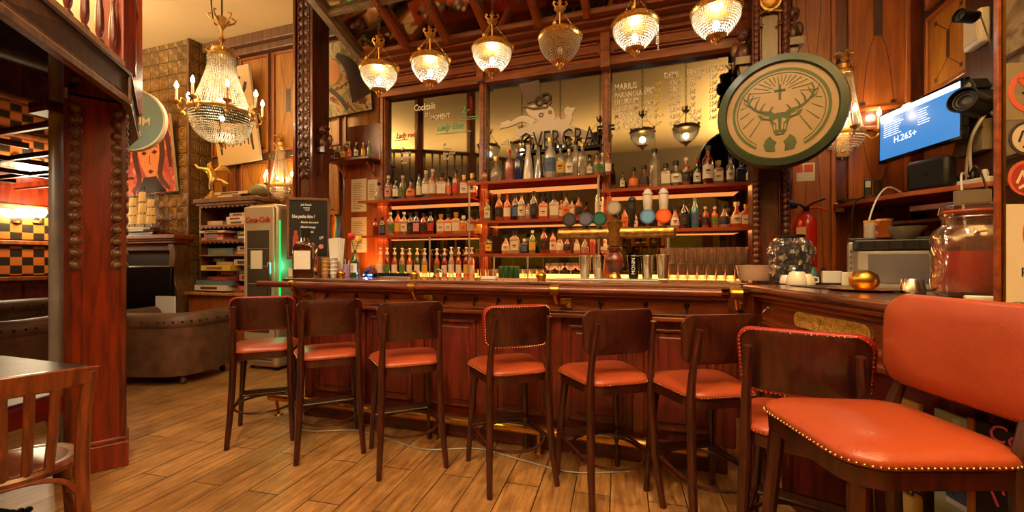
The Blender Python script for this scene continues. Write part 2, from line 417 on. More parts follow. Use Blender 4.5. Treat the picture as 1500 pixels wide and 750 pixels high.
    def build(s, name, mat, parent=None, smooth=35, bevel=0, loc=None, rot=None, seg=2):
        me = bpy.data.meshes.new(name); me.from_pydata(s.v, [], s.f)
        mats = mat if isinstance(mat, (list, tuple)) else [mat]
        for x in mats: me.materials.append(M[x] if isinstance(x, str) else x)
        if len(mats) > 1: me.polygons.foreach_set('material_index', s.mi)
        if smooth:
            me.polygons.foreach_set('use_smooth', [True] * len(me.polygons)); me.set_sharp_from_angle(angle=R(smooth))
        me.update()
        o = bpy.data.objects.new(name, me); COL.objects.link(o)
        if parent: o.parent = parent
        if loc: o.location = loc
        if rot: o.rotation_euler = rot
        if bevel:
            b = o.modifiers.new('bevel', 'BEVEL'); b.width = bevel; b.segments = seg; b.limit_method = 'ANGLE'; b.angle_limit = R(40)
        return o
def tag(o, label=None, cat=None, group=None, kind=None):
    if label: o['label'] = label
    if cat: o['category'] = cat
    if group: o['group'] = group
    if kind: o['kind'] = kind
    return o
def thing(name, label, cat, loc=(0, 0, 0), rz=0, group=None, rot=None, scale=None):
    o = bpy.data.objects.new(name, None); COL.objects.link(o); o.empty_display_size = .05
    o.location = loc; o.rotation_euler = rot or (0, 0, rz)
    if scale: o.scale = (scale,) * 3
    return tag(o, label, cat, group)
def dup(o, loc=None, rz=None, label=None, scale=None, rot=None):
    def cp(x, par):
        c = x.copy(); COL.objects.link(c)
        if par: c.parent = par
        for ch in KIDS.get(x.name, []): cp(ch, c)
        return c
    KIDS = {}
    for x in bpy.data.objects:
        if x.parent: KIDS.setdefault(x.parent.name, []).append(x)
    r = cp(o, None)
    if loc is not None: r.location = loc
    if rz is not None: r.rotation_euler = (0, 0, rz)
    if rot is not None: r.rotation_euler = rot
    if scale: r.scale = (scale,) * 3
    if label: r['label'] = label
    return r
def struct(o): o['kind'] = 'structure'; return o
def text(name, s, size, mat, loc, rot=(PI / 2, 0, 0), parent=None, shear=0, thin=0, ext=.0004, align='LEFT', sx=1, space=1):
    cu = bpy.data.curves.new(name, 'FONT'); cu.body = s; cu.size = size; cu.shear = shear; cu.offset = thin * size; cu.extrude = ext
    cu.align_x = align; cu.resolution_u = 2; cu.space_character = space
    t = bpy.data.objects.new(name, cu); COL.objects.link(t)
    bpy.context.view_layer.update()
    me = bpy.data.meshes.new_from_object(t.evaluated_get(bpy.context.evaluated_depsgraph_get()))
    COL.objects.unlink(t); bpy.data.objects.remove(t); bpy.data.curves.remove(cu)
    me.materials.clear(); me.materials.append(M[mat] if isinstance(mat, str) else mat)
    o = bpy.data.objects.new(name, me); COL.objects.link(o); o.location = loc; o.rotation_euler = rot; o.scale = (sx, 1, 1)
    if parent: o.parent = parent
    return o
def lines(name, rows, mat, parent, kx=1):
    "several separate pieces of writing joined into one mesh: rows of (text, size, x, z, y, shear)"
    mb = MB()
    for s, size, x, z, y, sh in rows:
        o = text('tmp', s, size, mat, (0, 0, 0), shear=sh, thin=.018)
        st = len(mb.v); me = o.data
        mb.add([(v.co.x * kx + x, y - v.co.z, v.co.y + z) for v in me.vertices], [tuple(p.vertices) for p in me.polygons])
        bpy.data.objects.remove(o); bpy.data.meshes.remove(me)
    return mb.build(name, mat, parent, smooth=0)
def strip(mb, pts, w, y, t=.001):
    "flat painted stroke in the x-z plane at depth y, tapering with w"
    n = len(pts); ws = w if isinstance(w, (list, tuple)) else [w] * n
    L = []; Rr = []
    for i in range(n):
        a = pts[max(i - 1, 0)]; b = pts[min(i + 1, n - 1)]
        dx, dz = b[0] - a[0], b[1] - a[1]; q = math.hypot(dx, dz) or 1
        nx, nz = -dz / q, dx / q
        L.append((pts[i][0] + nx * ws[i] / 2, pts[i][1] + nz * ws[i] / 2)); Rr.append((pts[i][0] - nx * ws[i] / 2, pts[i][1] - nz * ws[i] / 2))
    for i in range(n - 1):
        q = [L[i], L[i + 1], Rr[i + 1], Rr[i]]
        mb.add([(p[0], y, p[1]) for p in q] + [(p[0], y + t, p[1]) for p in q], [(0, 1, 2, 3), (7, 6, 5, 4), (0, 4, 5, 1), (1, 5, 6, 2), (2, 6, 7, 3), (3, 7, 4, 0)])
def bez(pts, n=16):
    "smooth curve through points (Catmull-Rom)"
    P = [Vector(p) for p in pts]; out = []
    P = [P[0] * 2 - P[1]] + P + [P[-1] * 2 - P[-2]]
    k = len(P) - 3
    for i in range(n + 1):
        t = i / n * k; j = min(int(t), k - 1); u = t - j
        a, b, c, d = P[j:j + 4]
        out.append(.5 * ((2 * b) + (c - a) * u + (2 * a - 5 * b + 4 * c - d) * u * u + (3 * b - a - 3 * c + d) * u ** 3))
    return out
# ------------------------------------------------------------------ the room
CEIL = 4.45
o = MB().box(-7.3, 3.4, -6.6, 1.85, -.1, 0).build('floor', 'floor', smooth=0); struct(o)
o = MB().box(-7.3, 3.4, -6.6, 1.85, CEIL, CEIL + .1).build('ceiling', 'plaster', smooth=0); struct(o)
wr = struct(MB().box(-7.3, 3.4, 1.75, 1.85, 0, CEIL).build('wall_rear', 'frame_wood', smooth=0))
wl = struct(MB().box(-7.3, -7.2, -6.6, 1.75, 0, CEIL).build('wall_left', 'pillar_wood', smooth=0))
wR = struct(MB().box(3.3, 3.4, -6.6, 1.75, 0, CEIL).build('wall_right', 'dark_wood', smooth=0))
wf = struct(MB().box(-7.3, 3.4, -6.6, -6.5, 0, CEIL).build('wall_front', 'cream', smooth=0))
MB().box(-7.2, 3.3, -6.5, -6.46, 0, 1.15).build('wainscot', 'pillar_wood', wf, smooth=0)
MB().box(-7.2, 3.3, -6.5, -6.45, 1.15, 2.2).build('painted_band', 'olive', wf, smooth=0)
MB().box(-7.2, 3.3, -6.5, -6.42, 2.2, 2.5).build('picture_rail', 'dark_wood', wf, smooth=0)
mb = MB()
for x in (-5.5, -3.4, -1.3, .8, 2.6): mb.box(x - .12, x + .12, -6.5, -6.38, 0, 2.5)
mb.build('pilaster', 'mahogany', wf, smooth=0, bevel=.01)
cb = struct(MB().box(-7.2, -5.0, 1.45, 1.75, 0, CEIL).build('wall_chimney_breast', 'tiles', smooth=0))
mb = MB()
mb.box(-5.035, -4.995, 1.425, 1.47, 1.6, CEIL); mb.build('corner_bead', 'frame_wood', cb, bevel=.01)
# cornice under the lounge ceiling
o = MB().box(-4.99, -1.95, 1.6, 1.75, CEIL - .14, CEIL).box(-4.99, -1.95, 1.66, 1.75, CEIL - .24, CEIL - .14).build('trim_1', 'frame_wood', smooth=0, bevel=.012); struct(o)

def inlay(mb, x0, x1, z0, z1, y, style):
    cx = (x0 + x1) / 2; h = z1 - z0; w = x1 - x0
    if style == 'long':
        zb = z0 + h * .38; zt = z0 + h * .62; q = w * .09
        mb.box(cx - q, cx + q, y - .001, y, zb, zt)
        for sgn in (-1, 1):
            strip(mb, [(p.x, p.z) for p in bez([(cx + sgn * q * .8, 0, zt), (cx + sgn * w * .17, 0, zt + h * .08), (cx + sgn * w * .26, 0, zt + h * .24), (cx + sgn * w * .3, 0, z1 - .02)], 12)], .006, y - .001)
            strip(mb, [(p.x, p.z) for p in bez([(cx + sgn * q * .8, 0, zb), (cx + sgn * w * .17, 0, zb - h * .08), (cx + sgn * w * .26, 0, zb - h * .24), (cx + sgn * w * .3, 0, z0 + .02)], 12)], .006, y - .001)
            mb.box(cx + sgn * w * .3 - .02, cx + sgn * w * .3 + .02, y - .001, y, z0 + .02, z0 + .05)
    else:
        mb.box(cx - .018, cx + .018, y - .001, y, z0 + h * .32, z0 + h * .68)
        for sx_ in (-1, 1):
            for a, b in ((z0 + h * .32, z0 + .06), (z0 + h * .68, z1 - .06)):
                strip(mb, [(cx, a), (cx + sx_ * w * .33, b)], .006, y - .001)
                mb.box(cx + sx_ * w * .33 - .016, cx + sx_ * w * .33 + .016, y - .001, y, b - .016, b + .016)
def panel_run(parent, spans, rows, Y, pmat, fmat, style='long', flip=None):
    "raised panels with a moulded frame and a dark inlay, on the plane y = Y; flip maps the result elsewhere"
    for (x0, x1) in spans:
        for (z0, z1, pm, st) in rows:
            p = MB().box(x0, x1, Y - .012, Y + .02, z0, z1)
            fr = MB(); t = .035
            for (a, b, c, d) in ((x0 - t, x0, z0 - t, z1 + t), (x1, x1 + t, z0 - t, z1 + t), (x0, x1, z1, z1 + t), (x0, x1, z0 - t, z0)):
                fr.box(a, b, Y - .035, Y + .02, c, d)
            il = MB(); inlay(il, x0, x1, z0, z1, Y - .012, st)
            for m_, nm, mt, bv in ((p, 'panel', pm or pmat, 0), (fr, 'panel_frame', fmat, .006), (il, 'inlay', 'dark_wood', 0)):
                if flip: m_.xf(0, flip)
                m_.build(nm, mt, parent, smooth=0, bevel=bv)
xs = [(-4.92, -4.52), (-4.36, -3.9), (-3.76, -3.3), (-3.16, -2.7), (-2.56, -2.1)]
panel_run(wr, xs, [(2.86, 4.16, None, 'long'), (1.95, 2.68, None, 'long')], 1.75, 'panel_wood', 'panel_red')
mb = MB()
for x in (-4.44, -3.83, -3.23, -2.63):
    st_ = len(mb.v); mb.lathe([(.05, 0), (.05, .015), (.03, .03), (.012, .02), (1e-4, .03)], n=16); mb.xf(st_, Matrix.Translation((x, 1.75, 2.77)) @ Matrix.Rotation(PI / 2, 4, 'X'))
mb.build('rosette', 'frame_wood', wr)
# panelling right of the bar
wp = struct(MB().box(2.3, 3.3, 1.6, 1.75, 0, CEIL).build('wall_panelled', 'mahogany', smooth=0))
panel_run(wp, [(2.4, 2.66)], [(1.2, 4.2, 'panel_red', 'long')], 1.6, 'panel_red', 'panel_red')
panel_run(wp, [(2.82, 3.18)], [(2.62, 4.2, 'panel_red', 'long'), (1.3, 2.42, 'panel_red', 'long')], 1.6, 'panel_red', 'panel_red')
fl = Matrix.Translation((3.3, 0, 0)) @ Matrix.Rotation(-PI / 2, 4, 'Z')
# on the right wall: local x runs towards -y, local y = outwards to +x
panel_run(wR, [(-1.46, -1.03)], [(2.66, 3.22, None, 'x'), (3.36, 4.2, None, 'x'), (1.3, 2.5, 'panel_red', 'long')], 0, 'panel_wood', 'panel_red', flip=fl)
mb = MB().box(3.24, 3.3, .22, .98, 1.0, CEIL); mb.build('dark_pilaster', 'dark_wood', wR, smooth=0, bevel=.01)

# ------------------------------------------------------------------ left wall under the gallery: benches of marquetry
mb = MB().box(-7.2, -7.17, -2.2, 1.45, 1.62, 2.02); mb.build('checker_inlay', 'checker', wl, smooth=0)
mb = MB().box(-7.2, -7.17, -2.2, 1.45, 1.12, 1.52); mb.build('checker_inlay', 'checker', wl, smooth=0)
mb = MB()
for z in (1.04, 1.54, 2.04): mb.box(-7.2, -7.13, -2.2, 1.45, z, z + .06)
mb.build('moulding', 'panel_red', wl, smooth=0, bevel=.01)
mb = MB()
for i in range(9): mb.box(-7.2, -7.165, -2.1 + i * .4, -1.76 + i * .4, .2, .98)
mb.build('wainscot_panel', 'mahogany', wl, smooth=0, bevel=.01)
mb = MB()
for i in range(9):
    y = -1.93 + i * .4
    for k in range(4):
        a = PI / 4 + k * PI / 2
        mb.tube([(-7.16, y, .6), (-7.16, y + math.cos(a) * .16, .6 + math.sin(a) * .22)], .006, 4)
mb.build('wainscot_inlay', 'dark_wood', wl, smooth=0)

# ------------------------------------------------------------------ the carved columns either side of the bar
def carved_column(x, y, label, rope=False, scale_w=.25):
    t = thing('carved_column', label, 'column', (x, y, 0))
    w = scale_w / 2
    MB().box(-w, w, -w, w, 0, CEIL - .002).build('shaft', 'column_wood', t, smooth=0, bevel=.006)
    mb = MB()
    for s in (-1, 1):
        mb.box(s * w - .02, s * w + .02, -w - .035, -w, 0, CEIL - .002)
        mb.box(s * (w - .045) - .01, s * (w - .045) + .01, -w - .02, -w, 0, CEIL - .002)
    mb.build('edge_moulding', 'mahogany', t, smooth=0, bevel=.008)
    mb = MB(); z = 2.0
    if rope:
        for s in (-1, 1):
            z = 1.2
            while z < 4.4:
                mb.sph((s * (w - .012), -w - .045, z), .026, 8, 6, sz=1.25); z += .048
    else:
        z = 2.3; k = 0
        while z < 4.4:
            for s in (-1, 1):
                mb.sph((s * .035, -w - .005, z), .035, 8, 6, sz=1.3, sy=.7)
                mb.tube([(s * .02, -w - .01, z - .03), (s * .07, -w - .02, z), (s * .075, -w - .02, z + .05), (s * .05, -w - .02, z + .06)], .011, 5)
            mb.octa((0, -w - .02, z + .04), .022, .05)
            z += .11; k += 1
        z = 1.3
        while z < 4.4:
            mb.sph((w - .03, -w - .03, z), .014, 6, 5); z += .04
    mb.build('carving', 'column_wood', t)
    if rope:
        mb = MB()
        mb.sph((0, -w - .005, 3.42), .075, 16, 10, sy=.4, sz=1.5)
        mb.ring((0, 0, 0), .08, .014, 24, 6); 
        for i in range(24 * 6): pass
        st_ = len(mb.v) - 144; mb.xf(st_, Matrix.Translation((0, -w - .02, 3.42)) @ Matrix.Rotation(PI / 2, 4, 'X') @ Matrix.Diagonal((1, 1.5, 1, 1)))
        for s in (-1, 1):
            mb.tube([(s * .02, -w - .02, 3.3), (s * .09, -w - .03, 3.28), (s * .1, -w - .03, 3.2), (s * .05, -w - .03, 3.18)], .015, 6)
            mb.tube([(s * .02, -w - .02, 3.55), (s * .09, -w - .03, 3.6), (s * .11, -w - .03, 3.7), (s * .05, -w - .03, 3.74)], .015, 6)
        mb.build('cartouche', 'old_brass', t)
        mb = MB()
        for s in (-1, 1): mb.box(s * .07 - .006, s * .07 + .006, -w - .012, -w, 1.2, 3.1)
        mb.build('fillet', 'old_brass', t, smooth=0)
    # winged busts on brackets at both sides
    for s, zb in ((-1, 2.62 if not rope else 2.98), (1, 2.62 if not rope else 3.08)):
        mb = MB()
        bx = s * (w + .06)
        mb.box(min(s * w, s * (w + .13)), max(s * w, s * (w + .13)), -.1, .06, zb - .06, zb)
        mb.vprism([(s * w, zb - .34), (s * (w + .05), zb - .3), (s * (w + .1), zb - .06), (s * w, zb - .06)], -.07, .04)
        mb.lathe([(.045, 0), (.06, .05), (.05, .1), (.025, .13), (.028, .15)], (bx, -.03, zb), 10)
        mb.sph((bx, -.04, zb + .2), .052, 12, 9, sz=1.15)
        mb.sph((bx + s * .01, -.09, zb + .195), .014, 6, 5)
        for q in range(9): mb.sph((bx + math.cos(q * .7) * .042, -.02 + math.sin(q * .7) * .035, zb + .235), .022, 6, 5)
        for q in (-1, 1): mb.sph((bx + q * .06, 0, zb + .1), .05, 8, 6, sx=.7, sy=.4, sz=1.3)
        mb.build('carved_bust', 'column_wood', t)
    return t
carved_column(-2.62, 1.22, 'tall dark carved wooden column behind the end of the bar beside the chalk menu')
carved_column(2.075, 1.18, 'tall carved wooden column with rope edges behind the round stag sign', rope=True, scale_w=.225)

# ------------------------------------------------------------------ back bar: mirrors, posts, shelves, cornice
bb = thing('back_bar', 'wooden back bar with mirrors, chalk writing and glowing bottle shelves', 'back bar', (0, 0, 0))
MB().box(-1.9, 2.0, 1.62, 1.74, .0, 3.6).box(-2.46, -1.9, 1.62, 1.74, 0, 3.0).build('backing', 'mahogany', bb, smooth=0)
MB().box(-2.46, -1.92, 1.55, 1.62, 1.1, 2.62).build('side_panel', 'panel_red', bb, smooth=0, bevel=.01)
for x0, x1 in ((-1.83, -.63), (-.55, .70), (.79, 2.0)):
    MB().box(x0, x1, 1.598, 1.62, 1.12, 3.27).build('mirror_panel', 'mirror', bb, smooth=0)
for x in (-1.88, -.59, .745):
    w = .04
    MB().box(x - w, x + w, 1.53, 1.63, 1.12, 3.3).box(x - w * .5, x + w * .5, 1.51, 1.53, 1.12, 3.3).build('post', 'frieze_wood', bb, smooth=0, bevel=.008)
mb = MB()
x0, x1 = -1.93, 2.02
for (y0, z0, z1) in ((1.50, 3.26, 3.33), (1.54, 3.33, 3.37), (1.50, 3.37, 3.50), (1.44, 3.50, 3.54), (1.36, 3.54, 3.58), (1.26, 3.58, 3.61), (1.18, 3.61, 3.72)):
    mb.box(x0, x1, y0, 1.62, z0, z1)
mb.build('cornice', 'frieze_wood', bb, smooth=0, bevel=.007)
mb = MB()
for xa, xb in ((-1.86, -.66), (-.52, .66), (.83, 1.95)): mb.box(xa, xb, 1.475, 1.51, 3.385, 3.40); mb.box(xa, xb, 1.475, 1.51, 3.475, 3.49)
mb.box(.70, .79, 1.40, 1.55, 3.2, 3.6); mb.box(-.63, -.55, 1.44, 1.52, 3.26, 3.56)
mb.build('cornice_ornament', 'frieze_wood', bb, smooth=0, bevel=.005)
# back counter and shelves
MB().box(-2.4, 2.0, 1.12, 1.6, .86, 1.13).build('counter', 'mahogany_x', bb, smooth=0, bevel=.008)
MB().box(-2.4, 2.0, 1.16, 1.6, 0, .86).build('cupboard', 'mahogany', bb, smooth=0)
SH = {'lu': (-2.02, -.64, 2.00), 'lm': (-2.02, -.64, 1.60), 'cu': (-.66, .70, 2.13), 'cm': (-.62, .68, 1.725), 'cl': (-.62, .68, 1.385), 'ru': (.72, 2.0, 1.985), 'rm': (.72, 2.0, 1.60)}
for k, (a, b, z) in SH.items():
    o = MB().box(a, b, 1.27, 1.598, z - .022, z).build('shelf', 'shelf_glass', bb, smooth=0, bevel=.004)
    MB().box(a, b, 1.262, 1.272, z - .026, z + .002).build('shelf_edge', 'leather', bb, smooth=0)
    l = area_light('shelf_light', ((a + b) / 2, 1.44, z - .026), (0, 0, 0), b - a - .1, .27, 4.5 * (b - a), (1, .36, .11)); l.parent = bb
for a, b in ((-1.8, -.64), (-.52, .66), (.82, 1.96)):
    MB().box(a, b, 1.58, 1.597, 1.133, 1.143).build('led_strip', 'led', bb, smooth=0)
    l = area_light('counter_light', ((a + b) / 2, 1.56, 1.16), (R(110), 0, 0), b - a - .1, .03, 3 * (b - a), (1, .38, .10)); l.parent = bb
MB().box(-2.40, -2.385, 1.585, 1.598, 1.14, 2.0).box(-1.99, -1.975, 1.56, 1.575, 1.14, 1.98).build('led_strip', 'led', bb, smooth=0)
l = area_light('side_glow', (-2.0, 1.40, 1.2), (PI, 0, 0), .1, .1, 4, (1, .34, .08)); l.parent = bb
for x, z0, z1 in ((-.635, 1.13, 2.1), (at(631, 384, Y=1.30).x, 1.13, 1.578), (.70, 1.13, 2.13), (1.32, 1.13, 1.6), (.0, 1.13, 1.36), (-.36, 1.13, 1.36)): MB().frus((x, 1.276, z0), (x, 1.276, z1), .007, .010, 8).build('shelf_post', 'dull_steel', bb)
# small high shelf with miniature bottles, papers pinned on the panel
t = thing('corner_shelf', 'small dark high wall shelf holding a row of miniature bottles', 'shelf', (-2.2, 1.55, 2.50))
MB().box(-.33, .28, -.22, 0, 0, .03).build('board', 'mahogany_x', t, smooth=0, bevel=.005)
for x in (-.22, .2): MB().vprism([(x - .012, -.16), (x + .012, -.16), (x + .012, 0), (x - .012, 0)], -.03, 0).tube([(x, -.03, -.14), (x, -.16, -.02)], .012, 6).build('bracket', 'beam_red', t)
for x0, x1, z0, z1, lb, cc in ((-2.34, -2.12, 1.92, 2.32, 'printed notice on cream paper pinned above another on the wood panel', 1), (-2.34, -2.12, 1.42, 1.85, 'lower of the two long cream notices pinned on the wood panel', 1), (-2.1, -1.96, 2.05, 2.3, 'small pale card pinned beside the upper notice on the wood panel', 0)):
    t = thing('paper_notice', lb, 'notice', (x0, 1.544, z0))
    MB().box(0, x1 - x0, 0, .005, 0, z1 - z0).build('sheet', 'paper', t, smooth=0)
    mb = MB(); z = z1 - z0 - .06
    while z > .03:
        w = (x1 - x0) * (rnd.uniform(.6, .86)); mb.box(.02, w, -.001, 0, z, z + .006); z -= .022
    mb.build('print', paint(120, 104, 84), t, smooth=0)

# chalk writing on the mirrors
YM = 1.5945
def P(px, py): p = at(px, py, Y=YM); return p.x, p.z
rows = []
def put(rows, s, px, py, h, sh=0.15):
    x, z = P(px, py); rows.append((s, h * 4.4 / F * 1.28, x, z, YM, sh))
put(rows, 'Cocktails', 606, 163, 12); put(rows, 'DU', 622, 171, 7); put(rows, 'MOMENT', 631, 176, 9, 0)
for i, s in enumerate(('gin', 'cranberry', 'grenadine', 'citron')): put(rows, s, 588, 219 + i * 7, 5)
for i, s in enumerate(('gin', 'curacao', "blanc d'oeuf", 'citron')): put(rows, s, 649, 213 + i * 7, 5)
beers = [('MARIUS', 133, 'Blonde'), ('PARANOIA IPA', 144, ''), ('DELIRIUM', 154, 'TREMENS'), ('DELIRIUM', 164, 'RED'), ('MORDUE', 174, 'HAR COOK'), ('LA BLANCHE', 183, ''), ('LA ROUSSE', 191, '')]
demi = ['3,50\u20ac', '3,80\u20ac', '3,80\u20ac', '3,80\u20ac', '3,80\u20ac', '4,80\u20ac', '4,00\u20ac']
pin = ['6,50\u20ac', '7\u20ac', '7\u20ac', '7\u20ac', '7\u20ac', '7,50\u20ac', '7,50\u20ac']
lit = ['12\u20ac', '13\u20ac', '13\u20ac', '13\u20ac', '13\u20ac', '14\u20ac', '14\u20ac']
for i, (a, y, b) in enumerate(beers):
    put(rows, a, 900, y, 8.5 if i else 10, 0)
    if b: put(rows, b, 944, y - 1, 5.5, 0)
    put(rows, demi[i], 980, 125 + i * 9.8, 7); put(rows, pin[i], 1010, 119 + i * 9.8, 7); put(rows, lit[i], 1038, 116 + i * 10, 7); 
put(rows, 'DEMI', 973, 115, 9, 0); put(rows, 'PINTE', 1006, 111, 9, 0); put(rows, 'LITRON', 1034, 106, 9, 0); put(rows, 'GER', 1064, 102, 9, 0)
lines('chalk_writing', rows, 'chalk', bb, .70)
rows = []; put(rows, '2.-', 676, 166, 13); put(rows, 'Lady blue', 640, 192, 12, .3); lines('green_chalk_writing', rows, 'chalk_grn', bb, .8)
rows = []; put(rows, 'Lady red', 580, 203, 10, .3); lines('red_chalk_writing', rows, 'chalk_red', bb, .8)
rows = []
for i in range(7): put(rows, ('4,8\u00b0', '5,6\u00b0', '8,5\u00b0', '8\u00b0', '6\u00b0', '6\u00b0', '5,3\u00b0')[i], 959, 126 + i * 9.6, 5.5)
lines('yellow_chalk_writing', rows, 'chalk_yel', bb, .8)
mb = MB()
for (a, b_, c, d) in ((638, 197, 690, 192), (672, 173, 700, 170), (674, 176, 702, 173), (578, 206, 596, 204)):
    strip(mb, [P(a, b_), P(c, d)], .008, YM - .001)
mb.build('chalk_underline', 'chalk_grn', bb, smooth=0)

# octopus emblem painted on the middle mirror
oc = MB(); YO = 1.59
def pts(l): return [P(*q) for q in l]
oc_ = lambda l: [(p.x, p.z) for p in bez([(a, 0, b) for a, b in pts(l)], 18)]
def poly(mb, l, y, t=.002):
    st_ = len(mb.v); mb.vprism(l, y, y + t)
head = oc_([(770, 157), (774, 168), (785, 174), (793, 178), (797, 185), (806, 186), (811, 178), (813, 168), (808, 157), (790, 152), (770, 157)])
poly(oc, head, YO)
for l, w0, w1 in (([(797, 180), (788, 188), (772, 192), (760, 196), (758, 204)], .16, .05), ([(792, 182), (782, 184), (778, 178), (765, 174), (752, 180), (742, 184), (733, 186)], .10, .03),
                  ([(802, 182), (796, 192), (790, 202), (788, 212)], .20, .09), ([(808, 182), (812, 194), (820, 204), (824, 212)], .18, .07),
                  ([(810, 178), (822, 188), (838, 192), (850, 195), (862, 200), (862, 209)], .15, .05), ([(812, 178), (822, 182), (832, 177), (833, 168), (830, 162), (834, 158)], .10, .04),
                  ([(800, 180), (800, 195), (806, 205), (806, 214)], .16, .08)):
    c = oc_(l); n_ = len(c); strip(oc, c, [w0 + (w1 - w0) * i / (n_ - 1) for i in range(n_)], YO - .002 * rnd.random() - .001, .002)
poly(oc, pts([(732, 190), (742, 184), (748, 178), (745, 176), (734, 180)]), YO)
poly(oc, pts([(828, 158), (843, 158), (838, 167), (833, 166)]), YO)
poly(oc, pts([(733, 211), (744, 204), (745, 213)]), YO)
oc.build('octopus_painting', paint(240, 226, 196, .8), bb, smooth=0)
mb = MB()
poly(mb, pts([(760, 124), (790, 117), (793, 146), (772, 152), (766, 140)]), YO - .003)
poly(mb, pts([(764, 154), (780, 158), (800, 156), (806, 146), (808, 150), (802, 160), (782, 162), (766, 158)]), YO - .004)
mb.build('painted_hat', paint(110, 92, 74, .8), bb, smooth=0)
mb = MB()
for cx_, cy_ in ((791, 149), (800, 144)):
    x, z = P(cx_, cy_); st_ = len(mb.v); mb.ring((0, 0, 0), .045, .014, 16, 5); mb.xf(st_, Matrix.Translation((x, YO - .008, z)) @ Matrix.Rotation(PI / 2, 4, 'X') @ Matrix.Diagonal((1, 1, .3, 1)))
x, z = P(793, 169); st_ = len(mb.v); mb.ring((0, 0, 0), .02, .006, 12, 5); mb.xf(st_, Matrix.Translation((x, YO - .006, z)) @ Matrix.Rotation(PI / 2, 4, 'X') @ Matrix.Diagonal((1, 1, .3, 1)))
x, z = P(806, 165); st_ = len(mb.v); mb.ring((0, 0, 0), .014, .005, 12, 5); mb.xf(st_, Matrix.Translation((x, YO - .006, z)) @ Matrix.Rotation(PI / 2, 4, 'X') @ Matrix.Diagonal((1, 1, .3, 1)))
mb.build('painted_goggles', paint(70, 54, 40, .8), bb, smooth=0)

# metal letters standing behind the top shelf bottles
x0, z0 = at(757, 221, Y=1.50).x, at(757, 221, Y=1.50).z
t = thing('letter_sign', 'dark metal outline letters spelling the bar sign on the top middle shelf', 'sign', (x0 + .02, 1.54, z0 + .01))
text('letters', 'OVERCRAFT', .27, 'black_metal', (0, 0, 0), parent=t, ext=.012, thin=-.012, sx=.66)
MB().box(0, .93, -.01, .01, -.03, -.005).box(.1, .12, -.01, .01, 2.13 - z0 - .01, -.03).box(.85, .87, -.01, .01, 2.13 - z0 - .01, -.03).build('rail', 'black_metal', t, smooth=0)

# ------------------------------------------------------------------ mirrored canopy over the bar
t = thing('bar_canopy', 'sloping mirrored canopy with red wooden beams above the bar', 'canopy', (0, 1.2, 3.60))
SL = math.atan(.36)
rotm = Matrix.Rotation(-SL, 4, 'X')
LEN = 2.05
def canopy(mb): mb.xf(0, rotm); return mb
canopy(MB().box(-1.95, 2.05, -LEN, 0, .04, .07)).build('mirror_panel', 'bright_mirror', t, smooth=0)
canopy(MB().box(-1.95, 2.05, -LEN, 0, .07, .10)).build('backing', 'dark_wood', t, smooth=0)
for x in (-1.33, -.85, -.40, .13, .60, 1.1, 1.6, 2.0):
    canopy(MB().box(x - .03, x + .03, -LEN, 0, -.03, .04)).build('beam', 'beam_red', t, smooth=0, bevel=.006)
canopy(MB().box(-1.99, -1.91, -LEN, 0, -.03, .1)).build('edge_beam', 'grey_beam', t, smooth=0, bevel=.006)
for y in (-.56, -1.2): canopy(MB().box(-1.95, 2.05, y - .025, y + .025, -.01, .04)).build('cross_beam', 'grey_beam', t, smooth=0, bevel=.005)
canopy(MB().box(-2.0, 2.1, -LEN - .05, -LEN, -.06, .14)).build('front_rail', 'frieze_wood', t, smooth=0, bevel=.01)
for x in (-1.9, 1.9): MB().frus((x, -1.9, .75), (x, -1.9, .848), .012, .012, 6).build('hanger', 'black_metal', t)

# ------------------------------------------------------------------ the bar
bar = thing('bar_counter', 'long dark wooden bar counter with brass foot rail and panelled front', 'bar counter', (0, 0, 0))
BX0, BX1 = -1.72, 1.62
TOP = 1.168
mb = MB()
mb.box(BX0 - .03, BX1 + .06, -.04, .56, 1.135, TOP); mb.build('worktop', 'bar_top', bar, smooth=0, bevel=.012, seg=3)
mb = MB().box(BX0, BX1 + .05, -.01, .5, 1.105, 1.135).box(BX0 + .04, BX1, .03, .3, 1.07, 1.105).box(BX0 + .06, BX1, .045, .3, .955, .975).box(BX0 + .06, BX1, .03, .3, .925, .955)
mb.build('moulding', 'bar_wood', bar, smooth=0, bevel=.008)
MB().box(BX0 + .1, BX1, .07, .5, .975, 1.07).build('frieze', 'bar_wood', bar, smooth=0)
MB().box(BX0 + .1, BX1, .10, .5, .06, .925).build('body', 'bar_panel', bar, smooth=0)
MB().box(BX0 + .08, BX1, .07, .5, 0, .16).build('plinth', 'mahogany_x', bar, smooth=0, bevel=.01)
n = 6; W_ = (BX1 - BX0 - .12) / n
for i in range(n + 1):
    x = BX0 + .13 + i * W_
    mb = MB().box(x - .035, x + .035, .075, .11, .16, .925); mb.build('stile', 'mahogany', bar, smooth=0, bevel=.006)
for i in range(n):
    a = BX0 + .13 + i * W_ + .075; b = a + W_ - .15
    mb = MB(); t_ = .022
    for (p, q, r_, s_) in ((a, a + t_, .22, .87), (b - t_, b, .22, .87), (a, b, .848, .87), (a, b, .22, .242)): mb.box(p, q, .085, .11, r_, s_)
    mb.build('panel_moulding', 'mahogany', bar, smooth=0, bevel=.006)
    MB().box(a + .05, b - .05, .09, .11, .27, .82).build('raised_panel', 'bar_panel', bar, smooth=0, bevel=.008)
